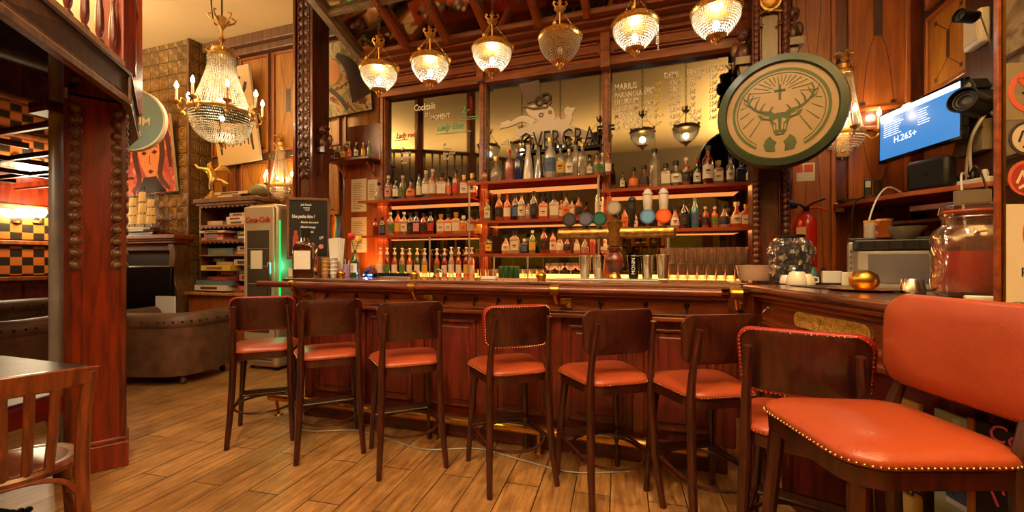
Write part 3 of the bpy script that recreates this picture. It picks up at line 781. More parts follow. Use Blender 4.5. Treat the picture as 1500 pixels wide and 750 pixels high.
# arm rail held by brass brackets
hr = MB().tube([(BX0 - .24, -.085, 1.118), (BX1 - .06, -.085, 1.118)], .026, 12); hr.build('arm_rail', 'mahogany_x', bar)
for px in (428, 604, 812, 1078):
    x = at(px, 425, Y=-.085).x
    mb = MB().tube([(x - .02, -.085, 1.118), (x + .032, -.085, 1.118)], .034, 14); mb.sph((x - .02, -.085, 1.118), .034, 12, 8, sx=.5)
    mb.tube([(x, -.085, 1.09), (x + .01, -.06, 1.03), (x + .03, .0, 1.01), (x + .05, .06, 1.02)], .012, 8)
    mb.build('rail_bracket', 'brass', bar)
    MB().box(x + .01, x + .09, .052, .07, .985, 1.055).build('bracket_plate', 'old_brass', bar, smooth=0, bevel=.004)
for px in (479, 522, 566, 652, 696, 730, 760, 880, 946, 1006):
    x = at(px, 440, Y=.06).x
    mb = MB().sph((x, .06, 1.03), .016, 8, 6, sy=.6); mb.tube([(x, .06, 1.03), (x, .035, 1.01), (x, .03, .992), (x, .045, .985)], .005, 6); mb.build('bag_hook', 'black_metal', bar)
# foot rail
mb = MB().tube([(BX0 - .18, -.01, .155), (BX1 - .1, -.01, .155)], .03, 14); mb.sph((BX0 - .18, -.01, .155), .034, 12, 8); mb.build('foot_rail', 'brass', bar)
for x in (BX0 - .12, -1.0, -.3, .45, 1.2):
    MB().tube([(x, -.01, .13), (x, .0, .05), (x, .01, .0)], .014, 8).lathe([(.035, 0), (.03, .012), (.014, .015)], (x, .01, 0), 12).build('rail_foot', 'brass', bar)
# wire loop trailing under the foot rail
pts_ = bez([(BX0 + .05 + i * .34, -.14 - .07 * math.sin(i * 2.1), .006) for i in range(9)], 60)
tag(MB().tube(pts_, .005, 6).build('cable', 'dull_steel'), 'thin pale cable lying wavily on the floor under the brass foot rail', 'cable')

# the side counter running towards the viewer
CA = math.atan2(-.968, .25)
sc_ = thing('side_counter', 'worn wooden side counter with gilt plate running towards the viewer', 'bar counter', (1.68, -.05, 0), CA)
D = 2.6
MB().box(-.02, D, -.0, .82, 1.130, TOP).build('worktop', 'bar_top', sc_, smooth=0, bevel=.012, seg=3)
MB().box(.02, D, .02, .8, 1.105, 1.13).box(.05, D, .05, .8, 1.08, 1.105).box(.08, D, .055, .8, .95, .975).box(.1, D, .04, .8, .90, .93).build('moulding', 'bar_wood', sc_, smooth=0, bevel=.008)
MB().box(.06, D, .075, .8, .975, 1.08).box(.08, D, .065, .8, .93, .95).build('frieze', 'bar_wood', sc_, smooth=0)
MB().box(.12, D, .16, .8, 0, .90).build('body', 'bar_panel', sc_, smooth=0)
mb = MB()
for x in (.14, .62, 1.1, 1.58, 2.06): mb.box(x, x + .06, .135, .16, .05, .90)
mb.build('stile', 'mahogany', sc_, smooth=0, bevel=.006)
# post at the joint
MB().box(-.06, .06, .02, .14, 0, 1.13).build('corner_post', 'mahogany', sc_, smooth=0, bevel=.01)
# gilt plate
mb = MB()
ln = [(.42 + .0, 0)]; x0_, x1_, zc, hh = .38, .86, 1.026, .036
out = []
for i in range(9): a = PI / 2 + PI * i / 8; out.append((x0_ + hh + math.cos(a) * hh, zc + math.sin(a) * hh))
for i in range(9): a = -PI / 2 + PI * i / 8; out.append((x1_ - hh + math.cos(a) * hh, zc + math.sin(a) * hh))
mb.vprism(out, .062, .075); mb.build('gilt_plate', 'gilt', sc_, smooth=0)
mb = MB()
for i in range(60):
    a = x0_ + .03 + (x1_ - x0_ - .06) * rnd.random(); b = zc + rnd.uniform(-.026, .026)
    mb.tube([(a + math.cos(q) * .008, .06, b + math.sin(q) * .008) for q in (0, 1.2, 2.4, 3.6, 4.6)], .0016, 4)
mb.build('plate_scrollwork', 'gilt', sc_)
mb = MB().sph((.13, .075, 1.05), .012, 8, 6); mb.tube([(.13, .07, 1.05), (.13, .045, 1.03), (.13, .04, 1.0), (.13, .055, .99)], .005, 6); mb.build('coat_hook', 'steel', sc_)
def CW(x, y, z=0):
    c, s = math.cos(CA), math.sin(CA); return (1.68 + x * c - y * s, -.05 + x * s + y * c, z)
# ------------------------------------------------------------------ bar stools
def rrect(w0, w1, d, r, n=8):
    "rounded trapezoid outline: width w0 at y=-d/2, w1 at y=+d/2"
    cs = [(w1 / 2 - r, d / 2 - r, 0), (-w1 / 2 + r, d / 2 - r, PI / 2), (-w0 / 2 + r, -d / 2 + r, PI), (w0 / 2 - r, -d / 2 + r, 1.5 * PI)]
    out = []
    for cx, cy, a0 in cs:
        for i in range(n + 1):
            a = a0 + PI / 2 * i / n; out.append((cx + math.cos(a) * r, cy + math.sin(a) * r))
    return out
def pad(mb, outline, levels):
    "stack of scaled outlines (scale, z) closed top and bottom"
    n = len(outline); vs = []; fs = []
    for s, z in levels: vs += [(x * s, y * s, z) for x, y in outline]
    for j in range(len(levels) - 1):
        for i in range(n): fs.append((j * n + i, j * n + (i + 1) % n, (j + 1) * n + (i + 1) % n, (j + 1) * n + i))
    fs.append(tuple(range(n - 1, -1, -1))); k = (len(levels) - 1) * n; fs.append(tuple(k + i for i in range(n)))
    return mb.add(vs, fs)
def along(outline, step):
    "points spaced evenly round a closed outline"
    n = len(outline); L = [0]
    for i in range(n): a = outline[i]; b = outline[(i + 1) % n]; L.append(L[-1] + math.dist(a, b))
    k = max(8, int(L[-1] / step)); out = []; j = 0
    for q in range(k):
        s = L[-1] * q / k
        while L[j + 1] < s: j += 1
        f = (s - L[j]) / max(1e-9, L[j + 1] - L[j]); a = outline[j]; b = outline[(j + 1) % n]
        out.append((a[0] + (b[0] - a[0]) * f, a[1] + (b[1] - a[1]) * f))
    return out
def make_stool(kind, label, SHt=.665, loc=(0, 0, 0), rz=0):
    "kind: wood, studded or leather back"
    t = thing('bar_stool', label, 'bar stool', loc, rz, 'stools along the bar')
    big = kind == 'leather'
    W0, W1, DP = (.40, .455, .43) if not big else (.41, .44, .43)
    o_ = rrect(W0, W1, DP, .10 if not big else .085)
    z = SHt
    mb = MB(); pad(mb, o_, [(.90, z - .07), (.955, z - .066), (.965, z - .022), (.94, z - .02)])
    mb.build('seat_frame', 'stool_wood', t, smooth=40)
    mb = MB(); pad(mb, o_, [(.96, z - .021), (.995, z - .014), (1.0, z - .002), (.97, z + .008), (.86, z + .022), (.6, z + .031), (.3, z + .034), (.05, z + .035)])
    mb.build('seat_cushion', 'leather', t, smooth=60)
    mb = MB(); st_ = [(x * 1.0, y * 1.0) for x, y in along(o_, .0145)]
    for x, y in st_: mb.octa((x * 1.004, y * 1.004, z - .010), .0042 if not big else .0052)
    mb.build('seat_studs', 'stud', t, smooth=80)
    top = .985 if not big else z + .12
    legs = []
    for s in (-1, 1):
        mb = MB()
        k = [(s * .205, -.265, 0), (s * .192, -.22, .22), (s * .18, -.19, z - .14), (s * .18, -.185, z - .02), (s * .175, -.20, (z + .14) if not big else z + .05), (s * .165, -.235 if not big else -.22, top)]
        c = bez(k, 14); n_ = len(c)
        mb.tube(c, [.0165 + .006 * math.sin(PI * min(1, i / (n_ - 1) * 1.15)) for i in range(n_)], 10)
        mb.build('rear_leg', 'stool_wood', t)
        mb = MB(); c = bez([(s * .205, .215, 0), (s * .19, .2, .3), (s * .165, .165, z - .03)], 6)
        mb.tube(c, [.016, .017, .018, .019, .020, .022, .024], 10); mb.build('front_leg', 'stool_wood', t)
    # footring and stretchers
    mb = MB(); R_ = .232
    mb.tube([(math.cos(a) * R_ * .86, math.sin(a) * R_ - .02, .225) for a in [2 * PI * i / 36 for i in range(36)]], .0085, 8, True); mb.build('foot_ring', 'stool_wood' if not big else 'black_metal', t)
    mb = MB().tube([(-.192, .2, .24), (.192, .2, .24)], .014, 6); mb.cbox(0, .2, .26, .36, .02, .035); mb.build('stretcher', 'stool_wood', t)
    mb = MB()
    for s in (-1, 1): mb.tube([(s * .192, .2, .25), (s * .19, -.21, .25)], .009, 6)
    mb.build('stretcher', 'stool_wood', t)
    # back
    bw, bh = (.405, .245) if not big else (.46, .28)
    zc = .925 if not big else z + .215
    r_ = .055 if not big else .075
    o2 = rrect(bw, bw * 1.04, bh, r_)
    def warp(x, zz, y): # x across, zz up from centre
        return (x, (-.225 if big else -.185) + y + (.35 if big else 1.15) * x * x - .10 * (zz + bh / 2), zc + zz)
    def slab(mb, outl, lv):
        st_ = len(mb.v); pad(mb, outl, lv)
        for i in range(st_, len(mb.v)):
            x, y, zz = mb.v[i]; mb.v[i] = warp(x, y, zz)
        return mb
    if kind == 'leather':
        mb = slab(MB(), o2, [(.05, -.026), (.5, -.028), (.85, -.024), (.96, -.012), (1, .004), (.985, .018), (.92, .028), (.6, .034), (.05, .036)])
        for f in range(len(mb.f)): pass
        mb.build('backrest', 'leather', t, smooth=60)
        mb = MB()
        for x, y in along([(a * .955, b * .955) for a, b in o2], .02):
            mb.octa(warp(x, y, -.016), .004)
        mb.build('backrest_studs', 'stud', t)
    else:
        th = .011
        mb = slab(MB(), o2, [(.02, -th), (.3, -th), (.6, -th), (.8, -th), (.93, -th), (.985, -th * .9), (1, -th * .3), (1, th * .3), (.985, th * .9), (.9, th), (.6, th), (.3, th), (.02, th)])
        mb.build('backrest', 'stool_wood', t, smooth=40)
        if kind == 'studded':
            mb = MB(); ou = [(a, b) for a, b in o2]; m_ = len(ou)
            lv = [(.955, -.012), (.958, -.015), (.99, -.015), (1.015, -.008), (1.02, .006), (.99, .020), (.6, .024), (.05, .024)]
            vs = []; fs = []
            for s, zz in lv: vs += [warp(x * s, y * (1 - (1 - s) * 1.4 if s < 1 else 1 + (s - 1) * 1.6), zz) for x, y in ou]
            for j in range(len(lv) - 1):
                for i in range(m_): fs.append((j * m_ + i, j * m_ + (i + 1) % m_, (j + 1) * m_ + (i + 1) % m_, (j + 1) * m_ + i))
            fs.append(tuple((len(lv) - 1) * m_ + i for i in range(m_)))
            mb.add(vs, fs).build('leather_trim', 'leather_red', t, smooth=50)
            mb = MB()
            for x, y in along([(a * .973, b * .958) for a, b in o2], .0155): mb.octa(warp(x, y, -.017), .0046)
            mb.build('backrest_studs', 'stud', t)
    return t
def place(cx, cz, fx, fz):
    X, Y = C2W(cx, cz); a = math.atan2(fx * SY + fz * CY, fx * CY - fz * SY) - PI / 2
    return (X, Y, 0), a
S = {}
SP = {1: (-1.89, 3.25, -.39, .92), 2: (-1.308, 3.03, -.43, .90), 3: (-.708, 2.84, -.40, .92), 4: (-.02, 2.64, -.34, .94), 5: (.532, 2.44, -.27, .96), 6: (1.0, 2.23, -.16, .985), 7: (1.165, 1.69, .60, .80), 8: (1.0, 1.165, -.993, .05)}
l, a = place(*SP[1]); S[1] = make_stool('studded', 'bar stool with red studded back, furthest from the viewer, at the end of the bar', loc=l, rz=a)
l, a = place(*SP[2]); S[2] = make_stool('wood', 'plain wooden backed bar stool next to the end stool with red studded trim', loc=l, rz=a)
l, a = place(*SP[4]); S[4] = dup(S[1], l, a, 'red studded back bar stool in the middle of the row between two plain ones')
l, a = place(*SP[7]); S[7] = dup(S[1], l, a, 'large near bar stool with studded red trim round its wooden back, before the side counter')
l, a = place(*SP[3]); S[3] = dup(S[2], l, a, 'third bar stool from the far end, plain dark wooden back')
l, a = place(*SP[5]); S[5] = dup(S[2], l, a, 'plain wooden backed bar stool right of the middle studded one')
l, a = place(*SP[6]); S[6] = dup(S[2], l, a, 'plain wooden backed bar stool in the corner where bar and side counter meet')
l, a = place(*SP[8]); S[8] = make_stool('leather', 'nearest bar stool, with thick orange leather backrest and wide orange seat', SHt=.845, loc=l, rz=a)

# ------------------------------------------------------------------ hanging beaded lamps
def beads_bowl(mb, Rt, H, rings, r, z0=0, power=.45, spacing=2.1):
    for k in range(rings):
        f = k / (rings - 1); rad = Rt * .99 * math.cos(f * 1.15)
        zz = z0 - H * f
        n_ = max(8, int(2 * PI * rad / (r * spacing)))
        for i in range(n_):
            a = 2 * PI * (i + .5 * (k % 2)) / n_
            mb.octa((math.cos(a) * rad, math.sin(a) * rad, zz), r, r * 1.15)
def make_pendant(label, loc, top, lit=True, R_=.15, cool=True):
    "basket lamp; origin at the gilt ring; top = height of the chain's fixing"
    t = thing('pendant_lamp', label, 'pendant lamp', loc, 0, 'beaded lamps over the bar')
    mb = MB().lathe([(R_ * .97, -.012), (R_ * 1.03, -.01), (R_ * 1.08, .004), (R_ * 1.04, .018), (R_ * 1.0, .034), (R_ * .94, .04), (R_ * .93, .03), (R_ * .95, -.01)], n=36)
    for i in range(30): a = 2 * PI * i / 30; mb.sph((math.cos(a) * R_ * 1.06, math.sin(a) * R_ * 1.06, .012), .007, 5, 4)
    for i in range(3):
        a = 2 * PI * i / 3 + .5; mb.sph((math.cos(a) * R_ * 1.07, math.sin(a) * R_ * 1.07, .035), .016, 8, 6, sz=1.3)
    mb.build('gilt_ring', 'gold', t)
    mb = MB(); beads_bowl(mb, R_, .142, 12, .0060, -.018, spacing=2.35)
    mb.build('bead_basket', 'bead', t, smooth=80)
    mb = MB().lathe([(1e-4, -.225), (.008, -.22), (.006, -.212), (.016, -.205), (.02, -.198), (.008, -.192), (.012, -.187), (.034, -.176), (.060, -.166), (.064, -.158), (.056, -.154)], n=16)
    for i in range(6): a = PI * i / 3; mb.octa((math.cos(a) * .026, math.sin(a) * .026, -.185), .006, .014)
    mb.build('finial', 'gold', t)
    zt = .21
    mb = MB()
    for i in range(3):
        a = 2 * PI * i / 3 + .5
        p0 = Vector((math.cos(a) * R_ * 1.05, math.sin(a) * R_ * 1.05, .045)); p1 = Vector((0.018 * math.cos(a), .018 * math.sin(a), zt))
        for k in range(17):
            p = p0.lerp(p1, k / 16); mb.octa(p, .0055, .0075)
    mb.build('bead_chain', 'gold', t)
    mb = MB().lathe([(.004, -.02), (.006, zt - .03), (.012, zt - .01), (.035, zt + .004), (.045, zt + .02), (.02, zt + .03), (.012, zt + .055), (.02, zt + .065), (.006, zt + .08), (1e-4, zt + .085)], n=14)
    for i in range(5):
        a = 2 * PI * i / 5
        mb.tube([(math.cos(a) * .03, math.sin(a) * .03, zt + .02), (math.cos(a) * .055, math.sin(a) * .055, zt + .045), (math.cos(a) * .048, math.sin(a) * .048, zt + .065), (math.cos(a) * .036, math.sin(a) * .036, zt + .055)], .006, 5)
    mb.build('crown', 'gold', t)
    mb = MB(); zz = zt + .09; k = 0; hgt = top - loc[2]
    while zz < hgt - .01:
        mb.ring((0, 0, 0), .011, .003, 8, 4, sx=1, sy=1.6)
        st_ = len(mb.v) - 32; mb.xf(st_, Matrix.Translation((0, 0, zz)) @ Matrix.Rotation(PI / 2 * (k % 2), 4, 'Z') @ Matrix.Rotation(PI / 2, 4, 'X')); zz += .030; k += 1
    mb.lathe([(.03, hgt - .012), (.03, hgt)], n=10)
    mb.build('chain', 'chain', t)
    b = MB().sph((0, 0, -.085), .021, 12, 9, sz=1.5)
    if lit:
        b.build('bulb', 'bulb_cool', t)
        l = point_light('pendant_glow', (0, 0, -.085), 8.5, .035, (1, .94, .76)); l.parent = t
    else: b.build('bulb', 'porcelain', t)
    return t
pend = [(555, 104, 'leftmost lit beaded lamp hanging over the far end of the bar'), (630, 92, 'second lit beaded lamp from the far end of the bar'), (721, 74, 'third beaded lamp over the bar, brightly lit'),
        (820, 58, 'the only unlit beaded lamp over the bar'), (930, 38, 'lit beaded lamp with a strand of beads dangling from its ring'), (1049, 18, 'nearest and largest beaded lamp, beside the round stag sign')]
p_first = None
for i, (px, py, lb) in enumerate(pend):
    p = at(px, py, Y=.30)
    top = 3.60 + .36 * (1.2 - .30) + .028
    if i in (0, 3): o = make_pendant(lb, p, top, lit=(i != 3)); p_first = p_first or o
    else: o = make_pendant(lb, p, top)
    if i == 4:
        mb = MB()
        for k in range(14): mb.octa((.155, 0, -.02 - k * .013), .006, .007)
        for k in range(10): mb.octa((.145, .02, -.02 - k * .013), .006, .007)
        mb.build('loose_bead_strand', 'bead', o)

# ------------------------------------------------------------------ chandeliers
def candle(par, x, y, z, s=1, light=2.2):
    MB().lathe([(.006 * s, -.03 * s), (.03 * s, -.012 * s), (.034 * s, 0), (.014 * s, .004 * s), (.014 * s, .012 * s)], (x, y, z), 12).build('candle_cup', 'gold', par)
    c = MB().lathe([(.011 * s, .01 * s), (.011 * s, .10 * s), (.006 * s, .104 * s)], (x, y, z), 10).build('candle', 'candle', par)
    MB().lathe([(.007 * s, .104 * s), (.015 * s, .118 * s), (.014 * s, .135 * s), (.006 * s, .155 * s), (1e-4, .165 * s)], (x, y, z), 10).build('flame_bulb', 'bulb', c)
    if light:
        l = point_light('candle_glow', (x, y, z + .13 * s), light, .03, (1, .76, .42)); l.parent = par
def beaded_body(t, Rr, Ht, Hb, Rtop, nstr, bead, half=False):
    "cone of bead strings from crown to ring and basket below; origin at the ring"
    a0, a1 = (PI, 2 * PI) if half else (0, 2 * PI)
    mb = MB(); L = math.hypot(Ht, Rr - Rtop); nb = int(L / (bead * 2.05))
    for i in range(nstr):
        a = a0 + (a1 - a0) * (i + .5) / nstr
        for k in range(nb):
            f = k / (nb - 1); rad = Rtop + (Rr * .93 - Rtop) * f ** 1.35; mb.octa((math.cos(a) * rad, math.sin(a) * rad, Ht * (1 - f) + .02), bead, bead * 1.1)
    mb.build('bead_strings', 'bead', t, smooth=80)
    bead *= 1.2
    mb = MB(); rings = int(Hb / (bead * 1.7))
    for k in range(rings):
        f = k / (rings - 1); rad = Rr * math.cos(f * PI / 2 * .93) ** .8; zz = -.02 - Hb * math.sin(f * PI / 2 * .97)
        m_ = max(6, int((a1 - a0) * rad / (bead * 2.08)))
        for i in range(m_):
            a = a0 + (a1 - a0) * (i + .5 * (k % 2)) / m_; mb.octa((math.cos(a) * rad, math.sin(a) * rad, zz), bead, bead * 1.1)
    mb.build('bead_basket', 'bead', t, smooth=80)
    mb = MB()
    mb.lathe([(Rr * .97, -.025), (Rr * 1.03, -.02), (Rr * 1.05, 0), (Rr * 1.02, .02), (Rr * .97, .025), (Rr * .95, 0), (Rr * .97, -.025)], n=40 if not half else 24, a0=a0, a1=a1)
    mb.build('gilt_ring', 'gold', t)
    mb = MB().lathe([(Rtop * .8, Ht - .01), (Rtop * 1.15, Ht + .01), (Rtop * 1.2, Ht + .03), (Rtop * .95, Ht + .05), (Rtop * .9, Ht + .09), (Rtop * .6, Ht + .11), (1e-4, Ht + .12)], n=24)
    for i in range(10):
        a = 2 * PI * i / 10; r2 = Rtop * 1.1
        mb.tube([(math.cos(a) * r2 * .8, math.sin(a) * r2 * .8, Ht + .04), (math.cos(a) * r2 * 1.25, math.sin(a) * r2 * 1.25, Ht + .08), (math.cos(a) * r2 * 1.4, math.sin(a) * r2 * 1.4, Ht + .07)], Rtop * .06, 5)
    mb.build('crown', 'gold', t)
    MB().lathe([(1e-4, -Hb - .10), (.012, -Hb - .09), (.008, -Hb - .075), (.022, -Hb - .06), (.012, -Hb - .045), (.035, -Hb - .03), (.03, -Hb - .015)], n=14).build('finial', 'gold', t)
pc = at(325, 165, Z=4.4)
ch = thing('chandelier', 'large crystal bead chandelier with candle arms hanging in the lounge', 'chandelier', pc)
beaded_body(ch, .285, .56, .29, .105, 58, .0078)
mb = MB()  # fringe of crystals under the crown
for i in range(34):
    a = 2 * PI * i / 34
    for k in range(9): mb.octa((math.cos(a) * .125, math.sin(a) * .125, .57 - k * .02), .008, .011)
mb.build('crystal_fringe', 'crystal', ch)
for i in range(8):
    a = 2 * PI * i / 8 + .25; c, s = math.cos(a), math.sin(a)
    MB().tube([(c * .285, s * .285, 0), (c * .32, s * .32, -.05), (c * .355, s * .355, -.04), (c * .37, s * .37, .0)], .008, 6).sph((c * .32, s * .32, -.075), .02, 8, 6, sz=1.4).build('arm', 'gold', ch)
    MB().tube([(c * .285, s * .285, 0), (c * .30, s * .30, .06), (c * .335, s * .335, .07), (c * .345, s * .345, .03)], .006, 5).build('scroll', 'gold', ch)
    candle(ch, c * .37, s * .37, .03, 1.2, 0 if i % 2 else 7)
mb = MB().lathe([(.01, .66), (.014, .72), (.035, .76), (.012, .8), (.012, .86), (.04, .9), (.075, .96), (.05, .985), (.01, 1.0)], n=14)
for i in range(5): a = 2 * PI * i / 5; mb.tube([(math.cos(a) * .04, math.sin(a) * .04, .92), (math.cos(a) * .11, math.sin(a) * .11, .97), (math.cos(a) * .13, math.sin(a) * .13, 1.01), (math.cos(a) * .09, math.sin(a) * .09, 1.02)], .01, 6)
mb.build('canopy_rose', 'gold', ch)
MB().tube([(0, 0, .98), (0, 0, CEIL - pc.z)], .008, 8).build('rod', 'chain', ch)
MB().tube(bez([(0, 0, .96), (-.12, .02, .95), (-.2, .04, 1.15), (-.24, .05, CEIL - pc.z)], 20), .007, 6).build('supply_wire', 'black', ch)
l = point_light('chandelier_glow', (0, 0, .12), 14, .08, (1, .78, .46)); l.parent = ch
l = point_light('chandelier_glow', (0, 0, -.06), 12, .06, (1, .78, .46)); l.parent = ch
MB().sph((0, 0, .12), .03, 10, 8).build('bulb', 'bulb', ch); MB().sph((0, 0, -.06), .025, 10, 8).build('bulb', 'bulb', ch)
def wall_sconce(p, lb, rz=0, s=1):
    t = thing('wall_sconce', lb, 'wall light', p, rz, 'beaded sconces on the walls')
    beaded_body(t, .155, .50, .13, .07, 18, .0062, half=True)
    MB().box(-.05, .05, -.02, .0, -.2, .6).build('backplate', 'gold', t, bevel=.005)
    for a in (-2.9, -PI / 2, -.25):
        c, q = math.cos(a), math.sin(a)
        MB().tube([(c * .15, q * .15, -.02), (c * .19, q * .19, -.07), (c * .23, q * .23, -.06), (c * .245, q * .245, -.02)], .007, 6).build('arm', 'gold', t)
        candle(t, c * .245, q * .245, 0, 1.1, 3)
    mb = MB().lathe([(.02, .6), (.035, .64), (.02, .66), (1e-4, .68)], (0, -.03, 0), 10)
    for i in range(5): a = PI + PI * i / 4; mb.tube([(0, -.03, .64), (math.cos(a) * .04, -.03 + math.sin(a) * .04, .69), (math.cos(a) * .07, -.03 + math.sin(a) * .07, .68)], .008, 5)
    mb.build('crest', 'gold', t)
    mb = MB()
    for k in range(3):
        for i in range(10): a = PI + PI * (i + .5) / 10; mb.octa((math.cos(a) * (.07 - .02 * k), math.sin(a) * (.07 - .02 * k), -.16 - .02 * k), .007, .009)
    mb.build('lower_beads', 'bead', t)
    MB().sph((0, -.07, .1), .02, 8, 6).build('bulb', 'bulb', t)
    l = point_light('sconce_glow', (0, -.07, .1), 4, .03, (1, .80, .48)); l.parent = t
    return t
wall_sconce(at(413, 273, Y=1.735), 'beaded crystal wall light with candles beside the tall drinks fridge')
pr = at(1234, 196, Y=1.58); wall_sconce((pr.x, 1.585, pr.z), 'tall beaded crystal wall light partly hidden behind the round stag sign')

# ------------------------------------------------------------------ bottles
SHAPES = {
 'std': [(.0, 0), (.46, 0), (.5, .03), (.5, .55), (.45, .66), (.2, .76), (.17, .82), (.17, .93), (.2, .935), (.2, .96)],
 'wine': [(.0, 0), (.46, 0), (.5, .02), (.5, .58), (.4, .68), (.2, .76), (.17, .95), (.2, .96)],
 'rnd': [(.0, 0), (.3, 0), (.46, .04), (.5, .2), (.46, .42), (.3, .58), (.16, .68), (.14, .88), (.2, .9)],
 'sq': [(.0, 0), (.48, 0), (.5, .03), (.5, .6), (.4, .7), (.2, .74), (.18, .86), (.22, .88)],
 'cone': [(.0, 0), (.5, 0), (.48, .05), (.3, .6), (.16, .9), (.14, .96)],
 'slim': [(.0, 0), (.46, 0), (.5, .02), (.48, .62), (.3, .74), (.22, .82), (.2, .95)],
 'flask': [(.0, 0), (.5, 0), (.5, .08), (.42, .4), (.3, .58), (.2, .66), (.17, .9), (.2, .92)],
}
DIA = {'std': .29, 'wine': .27, 'rnd': .46, 'sq': .42, 'cone': .34, 'slim': .24, 'flask': .40}
CAPC = {'k': 'black', 'g': 'gold', 'w': 'white', 'c': 'candle', 'r': 'red_paint', 's': 'steel'}
LABC = {'w': (232, 220, 196), 'k': (34, 26, 24), 'o': (226, 120, 50), 'g': (86, 120, 60), 'b': (70, 96, 140), 'r': (180, 50, 34), 'y': (226, 180, 70), 'p': (220, 150, 140), 'n': None}
COLN = {'clr': 'clear', 'amb': 'amber', 'org': 'orange', 'pnk': 'pink', 'grn': 'green', 'lgn': 'pale green', 'blu': 'blue', 'tea': 'turquoise', 'blk': 'black', 'red': 'red', 'yel': 'yellow', 'wht': 'white', 'brn': 'brown', 'pur': 'purple'}
SHN = {'std': 'round-shouldered', 'wine': 'tall wine-shaped', 'rnd': 'bulbous', 'sq': 'squat square', 'cone': 'tapering', 'slim': 'slim', 'flask': 'flask-shaped'}
LABN = {'w': 'cream', 'k': 'black', 'o': 'orange', 'g': 'green', 'b': 'blue', 'r': 'red', 'y': 'yellow', 'p': 'pink'}
def bottle(h, shape, col, lab, cap, loc, label, group, pump=False):
    d = h * DIA[shape]; t = thing('bottle', label, 'bottle', loc, math.atan2(loc[0] - CAMP.x, CAMP.y - loc[1]) * 0 + (CAMP.x - loc[0]) / 9, group)
    pr_ = SHAPES[shape]
    if shape == 'sq':
        mb = MB(); lv = [(r * 2, z * h) for r, z in pr_[1:]]
        o_ = rrect(d, d, d * .62, d * .09, 3); o2_ = rrect(d, d, d, d * .49, 3)
        vs = []; fs = []; m_ = len(o_)
        for r, z in lv:
            k = max(0, min(1, (r - .5) / .4)); vs += [((a[0] * k + b[0] * (1 - k)) * r, (a[1] * k + b[1] * (1 - k)) * r, z) for a, b in zip(o_, o2_)]
        for j in range(len(lv) - 1):
            for i in range(m_): fs.append((j * m_ + i, j * m_ + (i + 1) % m_, (j + 1) * m_ + (i + 1) % m_, (j + 1) * m_ + i))
        fs.append(tuple(range(m_ - 1, -1, -1))); fs.append(tuple((len(lv) - 1) * m_ + i for i in range(m_)))
        mb.add(vs, fs).build('glass_body', liquor(col), t, smooth=40)
    else:
        MB().lathe([(max(r * d, 1e-4), z * h) for r, z in pr_], n=16).build('glass_body', liquor(col), t, smooth=40)
    if LABC.get(lab):
        zb, zt_ = (.16, .5)
        if shape == 'sq': MB().box(-d * .4, d * .4, -d * .325, -d * .31, h * zb, h * .54).build('paper_label', paint(*LABC[lab]), t, smooth=0)
        else:
            def rad(f):
                for (r0, z0), (r1, z1) in zip(pr_, pr_[1:]):
                    if z0 <= f <= z1 and z1 > z0: return (r0 + (r1 - r0) * (f - z0) / (z1 - z0)) * d
                return d / 2
            MB().lathe([(rad(zb + (zt_ - zb) * i / 4) * 1.02, h * (zb + (zt_ - zb) * i / 4)) for i in range(5)], n=12, a0=-PI / 2 - 1.15, a1=-PI / 2 + 1.15).build('paper_label', paint(*LABC[lab]), t)
        dk = paint(96, 60, 40)
        y_ = -d * .33 if shape == 'sq' else -d * .53
        if rnd.random() < .7 and not pump: MB().box(-d * .2, d * .2, y_ - .0005, y_ + .002, h * .33, h * .38).box(-d * .14, d * .14, y_ - .0005, y_ + .002, h * .27, h * .29).build('label_print', dk, t, smooth=0)
    r = pr_[-1][0] * d
    if pump:
        mb = MB().lathe([(r * 1.5, h * .9), (r * 1.5, h * .99), (r * .6, h), (r * .6, h * 1.12), (r * 1.3, h * 1.13), (r * 1.2, h * 1.17), (1e-4, h * 1.175)], n=10)
        mb.tube([(0, 0, h * 1.15), (.01, -d * .5, h * 1.16), (.012, -d * .8, h * 1.12)], d * .07, 6); mb.build('pump', 'white', t)
    else:
        MB().lathe([(r * 1.12, h * (pr_[-1][1] - .06)), (r * 1.14, h), (1e-4, h * 1.001)], n=10).build('cap', CAPC[cap], t)
    return t
ORD = ['first', 'second', 'third', 'fourth', 'fifth', 'sixth', 'seventh', 'eighth', 'ninth', 'tenth', 'eleventh', 'twelfth', 'thirteenth', 'fourteenth', 'fifteenth', 'sixteenth', 'seventeenth', 'eighteenth', 'nineteenth', 'twentieth']
def shelf_row(key, where, spec, Y=1.36, z=None, pump=False, hs=1.0):
    items = spec.split()
    for i, it in enumerate(items):
        a = it.split(','); px = float(a[0]); hp = float(a[1]); shp, col, lab, cap = a[2], a[3], a[4][0], a[4][1]
        zz = SH[key][2] if z is None else z
        yy = Y + (.015 if i % 2 else -.01)
        p = at(px, 384, Y=yy); h = hp * depth(p) / F * hs
        ln = ('plain' if lab == 'n' else LABN[lab] + ' labelled')
        kindn = 'syrup pump bottle' if pump else 'bottle'
        lb = '%s %s %s %s, %s from left, %s' % (ln, COLN[col], SHN[shp], kindn, ORD[i], where)
        bottle(h, shp, col, lab, cap, (p.x, yy, zz + .001), lb, ('syrup pumps on the ' if pump else 'bottles on the ') + where, pump)
shelf_row('lu', 'upper left shelf', '555,27,rnd,clr,nk 569,37,std,clr,pc 580,33,std,blk,wk 590,36,std,clr,gc 602,30,rnd,pnk,ok 614,37,slim,grn,wk 624,41,std,clr,wc 634,43,std,org,wc 647,36,sq,amb,wk 657,32,std,clr,ok 668,39,std,org,rk 680,32,sq,org,wg 692,33,sq,amb,wg')
